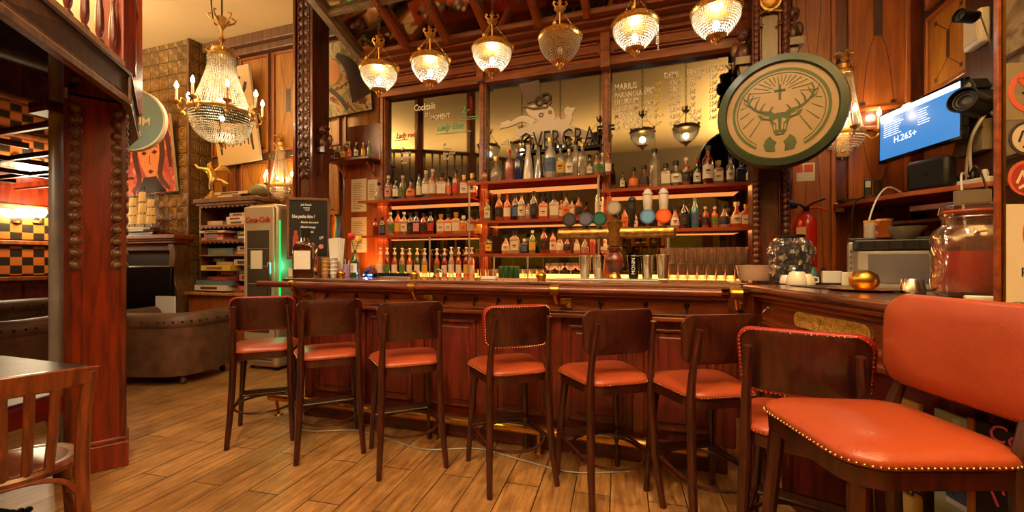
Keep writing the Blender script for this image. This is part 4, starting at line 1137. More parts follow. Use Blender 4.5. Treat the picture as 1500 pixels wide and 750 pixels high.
shelf_row('cu', 'upper middle shelf', '710,20,sq,amb,nk 727,38,rnd,clr,ng 746,46,wine,pnk,nr 759,48,wine,blu,nr 774,52,cone,wht,nc 789,52,cone,blk,nk 806,60,std,wht,bg 821,50,std,clr,yk 834,42,std,clr,wg 843,54,slim,clr,nk 853,50,std,clr,ng 864,30,std,grn,wk 874,34,std,pnk,gk 882,34,std,clr,gc 891,33,std,pnk,wr')
shelf_row('ru', 'upper right shelf', '912,26,std,brn,wk 928,32,rnd,org,ok 944,34,rnd,amb,kk 959,58,std,clr,nk 975,35,sq,clr,wk 990,39,rnd,clr,wk 1005,42,std,org,kc 1021,38,std,grn,wr 1037,58,wine,red,wk 1052,36,sq,pnk,wg 1070,40,std,clr,wk 1086,34,sq,blu,kk 1097,28,std,amb,wk')
shelf_row('lm', 'lower left shelf', '550,26,std,red,nk 560,28,std,blk,bk 572,34,std,clr,gw 583,36,std,org,yk 592,34,std,clr,ww 601,33,std,brn,kk 610,34,std,pur,pk 620,32,std,red,kk 631,34,std,blk,rk 646,30,sq,yel,wg 657,30,sq,org,wk 668,32,sq,yel,wg 679,27,sq,clr,ow 690,30,sq,amb,wk 700,27,sq,yel,yk', hs=1.0)
shelf_row('cm', 'middle shelf of the centre', '714,32,std,lgn,wg 731,40,std,amb,kg 743,38,std,org,wr 755,40,std,blk,bk 764,40,std,clr,wk 774,30,rnd,clr,nk 782,42,std,blk,kk 796,34,sq,org,wk 812,36,sq,clr,wk 822,28,std,amb,wg 829,36,std,clr,ok 838,30,std,clr,wk 848,34,std,amb,kk 878,48,wine,grn,wk')
shelf_row('cl', 'lowest middle shelf', '716,26,sq,brn,yk 741,28,rnd,clr,wk 754,34,sq,clr,wk 768,22,sq,blu,bw 780,34,std,lgn,yc 797,38,std,red,kk 810,34,std,pnk,wk 820,30,rnd,clr,wk 831,28,rnd,amb,kk 845,28,flask,clr,wk 857,26,rnd,clr,nk 868,30,std,pnk,ng 886,28,rnd,clr,wk', hs=1.0)
shelf_row('rm', 'lower right shelf', '915,34,std,org,ok 930,28,std,clr,wk 968,30,std,amb,ok 989,34,flask,pnk,wk 1003,42,std,blk,kk 1018,46,slim,tea,bs 1033,32,std,amb,kc 1047,32,std,org,gc 1061,34,rnd,clr,kk 1079,38,rnd,org,wy 1093,34,sq,org,wg'.replace('wy', 'wc'))
shelf_row('lm', 'back counter beside the tap', '557,40,slim,clr,ww 567,40,slim,red,gw 578,40,slim,amb,ww 589,40,slim,clr,gw 600,40,slim,org,ww 611,40,slim,grn,ww 622,40,slim,clr,yw 640,40,slim,amb,gw 651,40,slim,red,ww 661,42,slim,clr,ww 672,42,slim,amb,ww 683,42,slim,red,yw 691,42,slim,org,ww', Y=1.36, z=1.133, pump=True, hs=.9)
for i, px in enumerate((486, 494, 503, 512, 522, 532, 541)):
    p = at(px, 384, Y=1.42); c = ['grn', 'yel', 'amb', 'amb', 'blk', 'yel', 'lgn'][i]
    bottle(rnd.uniform(.17, .22), 'std', c, 'wkyowyn'[i], 'g', (p.x, 1.42, 2.531), '%s miniature bottle, %s from the left on the small high shelf' % (COLN[c], ORD[i]), 'miniature bottles on the high shelf')

# ------------------------------------------------------------------ glasses on the back counter
def tumbler_mb(h=.10, r=.036):
    return MB().lathe([(1e-4, .004), (r * .8, .003), (r * .82, .0), (r, h), (r * .95, h), (r * .78, .012), (1e-4, .012)], n=14)
glass_proto = None
def tumbler(loc, lb, grp, sc=1):
    global glass_proto
    if glass_proto is None: glass_proto = tumbler_mb().build('drinking_glass', 'glass'); o = glass_proto
    else: o = glass_proto.copy(); COL.objects.link(o)
    o.location = loc; o.scale = (sc, sc, sc); tag(o, lb, 'glass', grp); return o
k = 0
for row, (Yg, zz) in enumerate(((1.24, 1.133), (1.24, 1.283))):
    kk = 0
    for px in range(972, 1096, 14):
        p = at(px + row * 3, 384, Y=Yg)
        tumbler((p.x, Yg, zz), 'clear tumbler, %s from left in the %s layer stacked right of the taps' % (ORD[kk], ('lower', 'upper')[row]), 'tumblers stacked at the right of the back counter', 1.45); kk += 1
for kk, px in enumerate(list(range(697, 731, 11)) + list(range(762, 800, 10))):
    p = at(px, 384, Y=1.36); tumbler((p.x, 1.36, 1.133), 'low clear tumbler, %s from left in the single row behind the bar' % ORD[kk], 'tumblers in a row behind the middle of the bar', .95)
for kk, px in enumerate((734, 742, 750, 757)):
    p = at(px, 384, Y=1.24)
    tag(MB().lathe([(1e-4, 0), (.026, 0), (.028, .004), (.028, .12), (.025, .126), (1e-4, .127)], (p.x, 1.24, 1.133), 14).build('drink_can', paint(46, 84, 44, .3)), 'slim dark green can, %s from the left on the back counter' % ORD[kk], 'can', 'green cans on the back counter')
def coupe(px, Y, z0, lb, h=.16, r=.05):
    p = at(px, 384, Y=Y)
    t = thing('cocktail_glass', lb, 'glass', (p.x, Y, z0), 0, 'stemmed glasses on the back counter')
    MB().lathe([(1e-4, h * .55), (r * .6, h * .62), (r, h * .8), (r * .98, h), (r * .93, h), (r * .9, h * .82), (1e-4, h * .6)], n=18).build('bowl', 'glass', t)
    MB().lathe([(r * .7, 0), (.006, .008), (.004, h * .5), (.006, h * .56)], n=14).build('stem', 'glass', t)
for px, lb in ((806, 'leftmost stemmed cocktail glass behind the bar'), (819, 'second stemmed cocktail glass behind the bar'), (836, 'third stemmed cocktail glass beside the metal shakers'), (850, 'stemmed cocktail glass half hidden by the shakers')): coupe(px, 1.2, 1.133, lb)

# ------------------------------------------------------------------ on the bar: shakers, taps, bells
def shaker(px, lb, mat='steel', Y=.42, h=.17):
    p = at(px, 384, Y=Y)
    t = thing('cocktail_shaker', lb, 'shaker', (p.x, Y, TOP + .013), 0, 'shakers on the bar')
    MB().lathe([(1e-4, 0), (.032, 0), (.034, .006), (.046, h - .004), (.048, h), (.044, h), (.03, .01), (1e-4, .01)], n=20).build('tin', mat, t)
    MB().lathe([(.0475, h - .008), (.0495, h - .005), (.0475, h - .002)], n=20).build('rim', 'steel', t)
    return t
shaker(857, 'steel cocktail shaker, left one of the pair before the tap column'); shaker(877, 'steel cocktail shaker right beside the wooden tap column')
s = shaker(928, 'black cocktail shaker with vertical lettering beside two steel ones', 'gloss_black')
text('lettering', 'MONIN', .035, 'white', (.012, -.046, .03), (PI / 2, -PI / 2, 0), s, ext=.0005)
shaker(948, 'steel cocktail shaker next to the black one'); shaker(971, 'rightmost steel cocktail shaker on the bar', h=.175)
pt = at(900, 384, Y=.36)
bt = thing('beer_tap_tower', 'brass T-shaped beer tap tower with turned wooden post and round badges', 'beer tap', (pt.x, .36, TOP))
MB().lathe([(1e-4, 0), (.06, 0), (.062, .01), (.05, .02), (.045, .03), (.04, .045)], n=24).build('base', 'brass', bt)
MB().lathe([(.038, .045), (.03, .06), (.045, .08), (.068, .12), (.07, .15), (.05, .19), (.035, .205), (.05, .22), (.055, .235), (.035, .25)], n=24).build('turned_post', 'mahogany', bt)
MB().lathe([(.05, .25), (.056, .27), (.056, .41), (.06, .42), (.045, .43), (.03, .44), (.03, .46)], n=24).build('collar', 'old_brass', bt)
MB().tube([(-.40, 0, .345), (.40, 0, .345)], .042, 20).sph((.40, 0, .345), .042, 16, 8, sx=.5).sph((-.40, 0, .345), .042, 16, 8, sx=.5).build('crossbar', 'old_brass', bt)
mb = MB(); mb.sph((0, 0, .46), .028, 12, 8); mb.build('cap', 'mahogany', bt)
for i, (dx, col, kind) in enumerate(((-.32, (40, 40, 44), 'b'), (-.20, (60, 66, 84), 'b'), (-.10, (20, 66, 60), 'b'), (.0, (120, 110, 100), 'c'), (.125, (24, 20, 20), 't'), (.23, (70, 110, 150), 'g'), (.335, (190, 74, 30), 'g'))):
    mb = MB()
    hz = {'b': .415, 'c': .49, 't': .42, 'g': .42}[kind]
    mb.tube([(dx, -.01, .36), (dx, -.03, .43)], .012, 8)
    if kind == 't': mb.lathe([(.012, .0), (.02, .03), (.026, .1), (.03, .13), (.024, .15), (.03, .17), (.02, .19), (1e-4, .2)], (dx, -.03, hz - .02), 12)
    elif kind == 'g': mb.lathe([(.022, .0), (.03, .08), (.034, .14), (.03, .15), (.034, .16), (.02, .19), (1e-4, .2)], (dx, -.03, hz + .03), 12)
    h_ = mb.build('tap_handle', paint(*( (22, 18, 20) if kind == 't' else (190, 180, 170) if kind == 'g' else (120, 90, 50))), bt)
    if kind != 't':
        st = MB().frus((dx, -.045, hz + .03), (dx, -.06, hz + .03), .052, .052, 24); st.build('tap_badge', paint(*col, .3), bt, bevel=.003)
        MB().frus((dx, -.060, hz + .03), (dx, -.062, hz + .03), .038, .038, 20).build('badge_face', paint(*[min(255, int(c * 1.25 + 14)) for c in col], .35), bt, smooth=0)
mb = MB().box(-.45, .30, -.14, .12, .0005, .012); mb.build('drip_tray', 'dull_steel', bt, smooth=0, bevel=.003)
for dx in (-.32, -.2, -.1, .125, .23, .335):
    MB().tube([(dx, .02, .33), (dx, .09, .32), (dx, .10, .25)], .010, 8).build('spout', 'brass', bt)
def ball(px, py, Y, lb, base=False):
    p = at(px, py, Y=Y); r = .038
    t = thing('brass_ball', lb, 'call bell', (p.x, Y, TOP))
    MB().sph((0, 0, r * .82 + .001), r, 20, 14, sz=.86).sph((0, 0, r * 1.7), .008, 8, 6).build('dome', 'brass', t)
    MB().lathe([(.03, 0), (.03, .006), (.02, .01)], n=16).build('foot', 'old_brass', t)
ball(500, 378, .30, 'small round brass ball by the big dark bottle at the bar end'); ball(607, 403, .16, 'round brass ball on the bar in front of the syrup pumps'); ball(793, 404, .16, 'round brass ball on the bar left of the shakers')
x_, y_, _ = CW(.50, .30)
t = thing('brass_ball', 'large round brass ball on a wide flat dish on the side counter', 'call bell', (x_, y_, TOP))
MB().lathe([(1e-4, 0), (.09, 0), (.13, .006), (.14, .012), (.13, .012), (.06, .008), (1e-4, .008)], n=32).build('dish', 'brass', t)
MB().lathe([(1e-4, .008), (.035, .008), (.052, .025), (.057, .05), (.05, .075), (.03, .092), (.012, .097), (1e-4, .097)], n=28).build('dome', 'brass', t)
# small sink tap and things at the bar
p = at(641, 384, Y=.42)
t = thing('sink_tap', 'small chrome tap on the bar left of the middle', 'tap', (p.x, .42, TOP))
MB().tube([(-.03, 0, 0), (-.03, 0, .05), (.0, 0, .075), (.04, 0, .06), (.06, -.01, .02)], .009, 8).build('spout', 'steel', t); MB().lathe([(.018, 0), (.018, .02), (.01, .025)], (-.03, 0, 0), 12).build('base', 'steel', t)
p = at(717, 384, Y=.2)
tag(MB().box(-.06, .06, -.03, .03, 0, .024).build('card_holder', 'white', None, smooth=0, bevel=.004, loc=(p.x, .2, TOP + .001)), 'small white flat box lying on the bar under the green cans', 'box')
# glass washer rack drip grid with black rubber
p = at(578, 384, Y=.46)
t = thing('bar_mat', 'low toothed black and steel rack on the bar before the syrup pumps', 'rack', (p.x, .46, TOP))
mb = MB().box(-.2, .2, -.06, .06, 0.0005, .008)
mb.build('base', 'dull_steel', t, smooth=0)
mb = MB()
for i in range(16): mb.box(-.195 + i * .025, -.183 + i * .025, -.06, .06, .008, .035)
mb.build('teeth', 'black', t, smooth=0)
# ------------------------------------------------------------------ round stag sign on the column
sp_ = at(1142, 165, Z=3.05)
az = math.atan2(sp_.x - CAMP.x, sp_.y - CAMP.y)
sg = thing('stag_sign', 'large round green and tan sign with a stag head and cross', 'sign', sp_, -az * .92)
Rs = .40
def disc(mb, r, y0, y1, n=64):
    st_ = len(mb.v); mb.vprism([(math.cos(2 * PI * i / n) * r, math.sin(2 * PI * i / n) * r) for i in range(n)], y0, y1)
mb = MB(); st_ = 0
mb.lathe([(Rs * .84, .0), (Rs * .84, -.06), (Rs * .86, -.075), (Rs * .98, -.07), (Rs, -.05), (Rs, .05), (Rs * .9, .07), (1e-4, .07)], n=72); mb.xf(0, Matrix.Rotation(-PI / 2, 4, 'X'))
mb.build('rim', paint(40, 58, 34, .35), sg)
mb = MB(); disc(mb, Rs * .86, -.052, .04); mb.build('face', paint(166, 138, 98, .5), sg, smooth=0)
def ann(mb, r0, r1, a0=0, a1=2 * PI, y=-.055, n=72, t=.002):
    strip(mb, [(math.cos(a0 + (a1 - a0) * i / n) * (r0 + r1) / 2, math.sin(a0 + (a1 - a0) * i / n) * (r0 + r1) / 2) for i in range(n + 1)], abs(r1 - r0), y, t)
mb = MB(); ann(mb, Rs * .70, Rs * .745, -PI / 2 + .52, 1.5 * PI - .52); ann(mb, Rs * .655, Rs * .67, -PI / 2 + .56, 1.5 * PI - .56)
mb.build('ring_line', paint(70, 86, 34, .5), sg, smooth=0)
mb = MB(); c0 = (0, Rs * .33)
for i in range(28):
    a = 2 * PI * i / 28 + .11
    if abs((a - 1.5 * PI)) < .5: continue
    d = (math.cos(a), math.sin(a)); r0 = Rs * (.13 if i % 2 else .18)
    b_ = c0[0] * d[0] + c0[1] * d[1]; rr = Rs * .62; tt = -b_ + math.sqrt(max(0, b_ * b_ - (c0[1] ** 2 - rr * rr)))
    low = d[1] < .1
    if low: r0 = max(r0, Rs * .30 + (Rs * .25 if d[1] < -.3 else 0))
    if tt > r0: strip(mb, [(d[0] * r0, c0[1] + d[1] * r0), (d[0] * tt, c0[1] + d[1] * tt)], [.004, .008 if low else .006], -.055, .002)
mb.build('sun_rays', paint(70, 86, 34, .5), sg, smooth=0)
mb = MB(); q = .007
mb.box(-q, q, -.057, -.052, c0[1] - .055, c0[1] + .05); mb.box(-.034, .034, -.057, -.052, c0[1] + .01 - q, c0[1] + .01 + q); mb.build('cross', paint(58, 72, 30, .5), sg, smooth=0)
mb = MB()
for s in (-1, 1):
    def an(l, w): c = bez([(s * a * Rs, 0, b * Rs) for a, b in l], 14); n_ = len(c); strip(mb, [(p.x, p.z) for p in c], [w[0] + (w[1] - w[0]) * i / (n_ - 1) for i in range(n_)], -.057, .003)
    an([(.10, -.06), (.16, -.02), (.30, .02), (.43, .12), (.50, .26), (.46, .40)], (.024, .006))
    an([(.30, .02), (.27, .10), (.22, .17)], (.014, .003)); an([(.38, .08), (.36, .18), (.31, .26)], (.014, .003))
    an([(.44, .14), (.50, .17), (.56, .24)], (.013, .003)); an([(.49, .24), (.54, .28), (.58, .36)], (.011, .003)); an([(.16, -.02), (.13, .05), (.10, .09)], (.014, .003)); an([(.48, .2), (.44, .26), (.41, .34)], (.011, .003))
mb.build('antlers', paint(66, 80, 30, .5), sg, smooth=0)
mb = MB()
def S2(l): return [(a * Rs, b * Rs) for a, b in l]
for s in (-1, 1):
    mb.vprism(S2([(s * .10, -.10), (s * .2, -.055), (s * .34, -.03), (s * .28, -.12), (s * .14, -.155)]), -.057, -.052)
    mb.vprism(S2([(s * .15, -.44), (s * .22, -.50), (s * .25, -.60), (s * .21, -.70), (s * .07, -.72), (s * .08, -.62), (s * .05, -.56), (s * .11, -.50)]), -.057, -.052)
mb.vprism(S2([(-.13, -.07), (-.05, -.04), (.05, -.04), (.13, -.07), (.15, -.16), (.11, -.28), (.10, -.36), (.06, -.43), (-.06, -.43), (-.10, -.36), (-.11, -.28), (-.15, -.16)]), -.0575, -.052)
mb.build('stag_head', paint(66, 80, 30, .5), sg, smooth=0)
mb = MB()
for s in (-1, 1):
    mb.vprism(S2([(s * .17, -.09), (s * .28, -.055), (s * .24, -.10), (s * .16, -.125)]), -.059, -.057)
    mb.vprism(S2([(s * .03, -.14), (s * .10, -.165), (s * .09, -.20), (s * .055, -.22), (s * .05, -.33), (s * .02, -.36), (s * .022, -.24)]), -.059, -.0575)
    mb.vprism(S2([(s * .10, -.23), (s * .085, -.35), (s * .065, -.34), (s * .07, -.25)]), -.059, -.0575)
mb.vprism(S2([(-.035, -.40), (.035, -.40), (.0, -.415)]), -.059, -.0575)
mb.build('face_highlights', paint(166, 138, 98, .5), sg, smooth=0)
ld = Matrix.Rotation(az * .92, 4, 'Z') @ (Vector((2.075, 1.06, sp_.z)) - sp_)
MB().tube([(0, .06, 0), tuple(ld)], .02, 8).build('bracket', 'black_metal', sg)

# ------------------------------------------------------------------ wall furniture on the right
p = at(1181, 345, Y=1.49)
fe = thing('fire_extinguisher', 'red fire extinguisher hanging on the wood panel beside the column', 'fire extinguisher', (p.x + .0, 1.49, 1.24))
MB().lathe([(1e-4, 0), (.06, 0), (.075, .012), (.078, .03), (.078, .38), (.07, .43), (.045, .465), (.02, .475), (.02, .5)], n=24).build('cylinder', 'red_paint', fe)
MB().lathe([(.02, .5), (.024, .505), (.024, .54), (1e-4, .545)], n=12).tube([(0, 0, .54), (.06, -.01, .575), (.13, -.02, .60)], .009, 6).build('valve', 'black_metal', fe)
MB().tube([(0, 0, .525), (.08, -.02, .53), (.14, -.03, .50)], .009, 6).tube([(0, 0, .55), (.08, 0, .59), (.15, 0, .60)], .007, 6).build('handle', 'red_paint', fe)
MB().tube([(-.01, -.01, .53), (-.06, -.03, .56), (-.10, -.04, .56)], .012, 8).frus((-.08, -.03, .55), (-.21, -.05, .57), .03, .055, 14).build('horn', paint(40, 48, 62), fe)
MB().lathe([(.0795, .13), (.0795, .19)], n=10, a0=-PI / 2 - .8, a1=-PI / 2 + .8).build('white_label', 'paper', fe)
MB().lathe([(.0795, .22), (.0795, .36)], n=10, a0=-PI / 2 - 1.4, a1=-PI / 2 - .3).build('side_label', 'paper', fe)
MB().box(-.04, .04, .075, .11, .1, .45).build('wall_bracket', 'black_metal', fe, smooth=0)
p = at(1177, 252, Y=1.57)
t = thing('safety_sign', 'small red and white safety sign above the fire extinguisher', 'sign', (p.x, 1.587, p.z))
MB().box(-.09, .09, -.006, 0, -.08, .08).build('plate', 'paper', t, smooth=0)
mb = MB().box(-.075, -.005, -.008, -.006, -.0, .065).box(.01, .075, -.008, -.006, .0, .065); mb.build('red_symbol', paint(206, 70, 40), t, smooth=0)
p = at(1228, 304, Y=1.58)
tag(MB().box(-.04, .04, -.02, .0, -.04, .04).build('light_switch', 'white', None, smooth=0, bevel=.004, loc=(p.x, 1.585, p.z)), 'white square wall switch on the dark stile below the wall light', 'switch')
p = at(1230, 350, Y=1.53)
t = thing('wall_shelf', 'red wooden corner shelf under the screen with cables and boxes', 'shelf', (0, 0, 0))
MB().prism([(2.66, 1.598), (2.74, 1.30), (2.88, .96), (3.15, .60), (3.298, .60), (3.298, 1.598)], 1.765, 1.80).build('board', 'beam_red', t, smooth=0, bevel=.006)
MB().prism([(2.93, .98), (3.12, .66), (3.298, .66), (3.298, .98)], 1.66, 1.70).prism([(2.95, 1.598), (2.97, 1.5), (3.298, 1.0), (3.298, 1.598)], 1.60, 1.63).build('lower_board', 'mahogany_x', t, smooth=0, bevel=.005)
for x, y in ((2.8, 1.5), (3.2, .7)): MB().box(x - .012, x + .012, y, y + .098, 1.55, 1.765).build('support', 'mahogany', t, smooth=0)
# screen
t = thing('monitor', 'flat screen monitor showing a blue menu page on the right wall', 'screen', (3.02, 1.05, 2.29), 0, rot=(R(-1), 0, R(-78)))
MB().box(-.36, .36, -.02, .02, -.20, .20).build('casing', 'gloss_black', t, smooth=0, bevel=.006)
sc = MB().box(-.34, .34, -.0225, -.02, -.175, .18).build('display', plain('display', hexc(40, 90, 150), .2, emit=.9, ecol=hexc(60, 130, 200)), t, smooth=0)
wt = plain('display_white', (1, 1, 1, 1), .4, emit=1.3, ecol=(.9, .95, 1, 1))
MB().box(-.34, .34, -.0235, -.0225, .14, .18).build('display_band', wt, sc, smooth=0)
mb = MB()
for i in range(7): mb.box(-.30, -.30 + rnd.uniform(.1, .2), -.0235, -.0225, .10 - i * .017, .104 - i * .017); mb.box(.02, .02 + rnd.uniform(.04, .1), -.0235, -.0225, .10 - i * .017, .104 - i * .017)
mb.build('display_lines', wt, sc, smooth=0)
text('display_text', 'H.265+', .07, wt, (-.20, -.0235, -.07), (PI / 2, 0, 0), sc, ext=.0004)
MB().box(-.1, .12, .02, .19, -.05, .05).build('wall_arm', 'black_metal', t, smooth=0)
# router box, phone, sockets
p = at(1361, 274, X=3.02)
t = thing('black_box', 'rounded matt black box standing on the red corner shelf', 'box', (3.03, .93, 1.801), R(-60))
MB().box(-.13, .13, -.05, .05, 0, .22).build('case', 'black', t, bevel=.03, seg=4); MB().cbox(0, -.051, .11, .03, .002, .02).build('badge', 'black_metal', t)
t = thing('cordless_phone', 'small black and grey phone standing on the left end of the corner shelf', 'phone', (2.83, 1.34, 1.801), R(-15))
MB().box(-.03, .03, -.035, .035, 0, .03).build('cradle', 'black', t, smooth=0, bevel=.006)
MB().box(-.024, .024, -.012, .012, .02, .17).build('handset', 'black', t, bevel=.008); MB().box(-.017, .017, -.014, -.012, .10, .15).build('phone_display', paint(170, 190, 170), t, smooth=0)
tag(MB().box(-.12, .1, -.05, .05, 0, .025).build('flat_device', 'black', None, smooth=0, bevel=.004, loc=(2.80, 1.46, 1.801)), 'flat black device on the corner shelf behind the phone', 'device')
tag(MB().box(-.1, .1, -.05, .05, 0, .03).build('flat_device', 'black', None, smooth=0, bevel=.004, loc=(3.04, 1.18, 1.801)), 'flat black device on the corner shelf left of the rounded box', 'device')
t = thing('power_strip', 'white power strip with plugs at the right end of the corner shelf', 'power strip', (3.17, .78, 1.801), R(-70))
MB().box(-.12, .12, -.03, .03, 0, .04).build('body', 'white', t, bevel=.008)
for x in (-.07, 0, .07): MB().lathe([(.018, 0), (.02, .03), (.012, .05), (1e-4, .052)], (x, 0, .04), 10).build('plug', 'black' if x < .05 else 'white', t)
cabs = [([(2.95, 1.1, 1.81), (2.80, .98, 1.84), (2.68, .88, 1.7), (2.62, .84, 1.45), (2.66, .80, 1.30)], 'white', 'white cable looping down from the corner shelf to the coffee machine'),
        ([(3.14, .76, 1.86), (3.05, .66, 1.86), (3.0, .56, 1.7), (2.98, .50, 1.5)], 'white', 'white cable drooping from the power strip end of the shelf'),
        ([(3.16, .80, 1.86), (3.1, .62, 1.9), (3.09, .52, 1.75), (3.1, .47, 1.55)], 'black', 'black cable drooping from the power strip end of the shelf'),
        ([(2.78, 1.30, 1.82), (2.70, 1.25, 1.75), (2.69, 1.25, 1.5), (2.72, 1.27, 1.28)], 'black', 'black cable hanging from the left end of the corner shelf'),
        ([(3.2, .9, 1.85), (3.17, .8, 2.1), (3.19, .72, 2.25), (3.24, .7, 2.42)], 'white', 'bundle of pale cable rising from the shelf to the wall box'),
        ([(3.2, .84, 1.85), (3.15, .76, 2.08), (3.17, .68, 2.22), (3.24, .66, 2.36)], 'white', 'pale cable rising beside the taped bundle to the wall box')]
for c, m_, lb in cabs: tag(MB().tube(bez(c, 20), .008 if 'ris' in lb else .006, 6).build('cable', m_), lb, 'cable')
t = thing('wall_amplifier', 'grey angular devices with dark slots fixed to the right wall', 'device', (3.13, .66, 2.30), R(-80), rot=(0, R(-28), R(-80)))
for z in (0, .10): MB().box(-.06, .08, -.05, .05, z - .04, z + .04).build('case', 'black', t, smooth=0, bevel=.01); MB().box(-.05, .07, -.056, -.05, z - .015, z + .015).build('vent', 'dull_steel', t, smooth=0)
MB().box(-.02, .02, .05, .16, -.02, .06).build('mount', 'black_metal', t, smooth=0)
t = thing('wall_box', 'pale rectangular junction box on the right wall below the black spotlight', 'box', (3.24, .85, 2.14), R(-90))
MB().box(-.13, .13, -.055, .0, -.12, .08).build('box', 'cream', t, smooth=0, bevel=.006)
MB().box(-.135, .135, -.06, -.05, .02, .03).build('lid_edge', 'frame_wood', t, smooth=0)
def spot(loc, aim, s, lb, mount):
    t = thing('stage_spotlight', lb, 'spotlight', loc, rot=Vector(aim).to_track_quat('-Z', 'Y').to_euler(), scale=s)
    MB().lathe([(1e-4, .22), (.05, .22), (.075, .19), (.08, .0), (.085, -.01), (.085, -.02), (.078, -.02), (.07, .02), (.03, .03), (1e-4, .03)], n=24).build('housing', 'black_metal', t)
    MB().lathe([(1e-4, .028), (.02, .024), (.03, .03)], n=16).ring((0, 0, .012), .045, .004, 24, 5).ring((0, 0, .005), .062, .003, 24, 5).build('lens_rings', paint(70, 66, 62), t)
    MB().tube([(-.085, 0, .1), (-.10, 0, .16), (0, 0, .28), (.10, 0, .16), (.085, 0, .1)], .008, 6).build('yoke', 'black_metal', t)
    mm = (Matrix.Translation(loc) @ t.rotation_euler.to_matrix().to_4x4() @ Matrix.Scale(s, 4)).inverted() @ Vector(mount)
    MB().tube([(0, 0, .28), tuple(mm)], .009, 6).build('mount_arm', 'steel', t)
    return t
pz = at(1412, 147, Z=2.25); spot(tuple(pz), (-.75, -.55, .12), .78, 'large black cylinder spotlight aimed left beside the screen', (3.24, .70, pz.z + .05))
pz = at(1406, 23, Z=2.3); spot(tuple(pz), (-.9, -.3, .1), .42, 'small black spotlight at the top by the emergency light', (3.24, .72, pz.z))
pz = at(1436, 42, X=3.24)
t = thing('emergency_light', 'white emergency light box high on the right wall', 'light', (3.24, pz.y, pz.z), R(-90))
MB().box(-.06, .1, -.06, 0, -.13, .1).build('housing', 'white', t, bevel=.015); MB().box(-.04, .08, -.065, -.06, -.1, .07).build('diffuser', 'porcelain', t, smooth=0)
pz = at(1434, 62, X=3.24)
tag(MB().ring((0, 0, 0), .028, .008, 16, 6).build('cable_ring', 'cream', None, loc=(3.23, pz.y, pz.z), rot=(0, PI / 2, 0)), 'small pale ring hook on the dark wall under the emergency light', 'hook')

# things on the side counter
def on_counter(px, off, z=TOP + .001):
    "point on the side counter top along the view direction of px, at distance off from the front edge"
    d = ray(px, 384); c, s = math.cos(CA), math.sin(CA)
    # solve CAMP + d t = origin + x*u + off*v
    ox, oy = 1.68 - off * s, -.05 + off * c
    det = d.x * (-s) - d.y * (-c)
    bx, by = ox - CAMP.x, oy - CAMP.y
    t = (bx * (-s) - by * (-c)) / det
    return Vector((CAMP.x + d.x * t, CAMP.y + d.y * t, z))
p = on_counter(1424, .44)
jar = thing('drinks_dispenser', 'large glass jar of red orange drink with a clip lid on the side counter', 'jar', p)
MB().lathe([(1e-4, .004), (.095, .004), (.112, .02), (.115, .05), (.115, .22), (.105, .25), (.082, .27), (.08, .30), (.086, .305), (.086, .315), (.076, .315), (.074, .27), (.10, .245), (.109, .22), (.109, .05), (.10, .022), (1e-4, .014)], n=36).build('glass_jar', 'glass', jar)
MB().lathe([(1e-4, .016), (.099, .024), (.108, .05), (.108, .172), (1e-4, .172)], n=36).build('red_drink', plain('red_drink', hexc(224, 62, 30), .3, noise=.05, coat=.2), jar)
MB().lathe([(.088, .312), (.09, .318), (.088, .324), (.07, .326)], n=30).build('rubber_seal', 'leather', jar)
MB().lathe([(.072, .324), (.086, .326), (.086, .34), (.06, .35), (1e-4, .352)], n=30).build('lid', 'glass', jar)
MB().ring((0, 0, .298), .084, .003, 30, 5).tube([(-.084, 0, .298), (-.10, 0, .31), (-.095, 0, .335)], .003, 5).build('wire_clip', 'steel', jar)
MB().box(-.045, .045, -.02, .02, .352, .40).build('card_box', 'cream', jar, smooth=0)
p = on_counter(1447, .22)
tag(MB().box(-.05, .05, -.02, .02, 0, .025).build('wrapped_napkins', 'paper', None, smooth=0, bevel=.004, loc=p, rot=(0, 0, R(-20))), 'small pale packet lying on the counter before the drinks jar', 'packet')
# coffee corner
p = on_counter(1315, .60)
cm = thing('coffee_grinder_machine', 'steel and black coffee machine on the side counter behind the brass ball', 'coffee machine', p, R(-18))
MB().box(-.16, .16, -.11, .13, 0.0, .19).build('body', 'dull_steel', cm, smooth=0, bevel=.01)
MB().box(-.17, .17, -.12, .14, .19, .24).build('top_deck', 'black', cm, smooth=0, bevel=.006)
for i in range(18): MB().box(-.155 + i * .0178, -.147 + i * .0178, -.122, -.12, .20, .232).build('vent_slot', 'black_metal', cm, smooth=0) if i % 3 == 0 else None
MB().box(-.12, .14, -.113, -.11, .03, .17).build('front_panel', paint(150, 150, 160, .2, metal=.7), cm, smooth=0)
MB().lathe([(.028, .24), (.035, .245), (.075, .30), (.078, .305), (.07, .30), (.03, .25)], (.03, 0, 0), 24).build('funnel', 'dull_steel', cm)
p = on_counter(1262, .62)
t = thing('coffee_machine_side', 'silver control unit with buttons left of the coffee machine', 'coffee machine', p, R(-18))
MB().box(-.02, .13, -.06, .12, 0, .235).build('body', 'cream', t, smooth=0, bevel=.008)
MB().box(-.06, -.02, -.07, .10, 0, .24).build('control_panel', 'dull_steel', t, smooth=0, bevel=.005)
mb = MB()
for r_ in range(4):
    for c in range(2): mb.octa((-.05 + c * .02, -.073, .10 + r_ * .03), .005)
mb.build('buttons', 'brass', t)
MB().box(-.06, .30, -.07, .13, .242, .262).build('tray_top', 'black', t, smooth=0, bevel=.004)
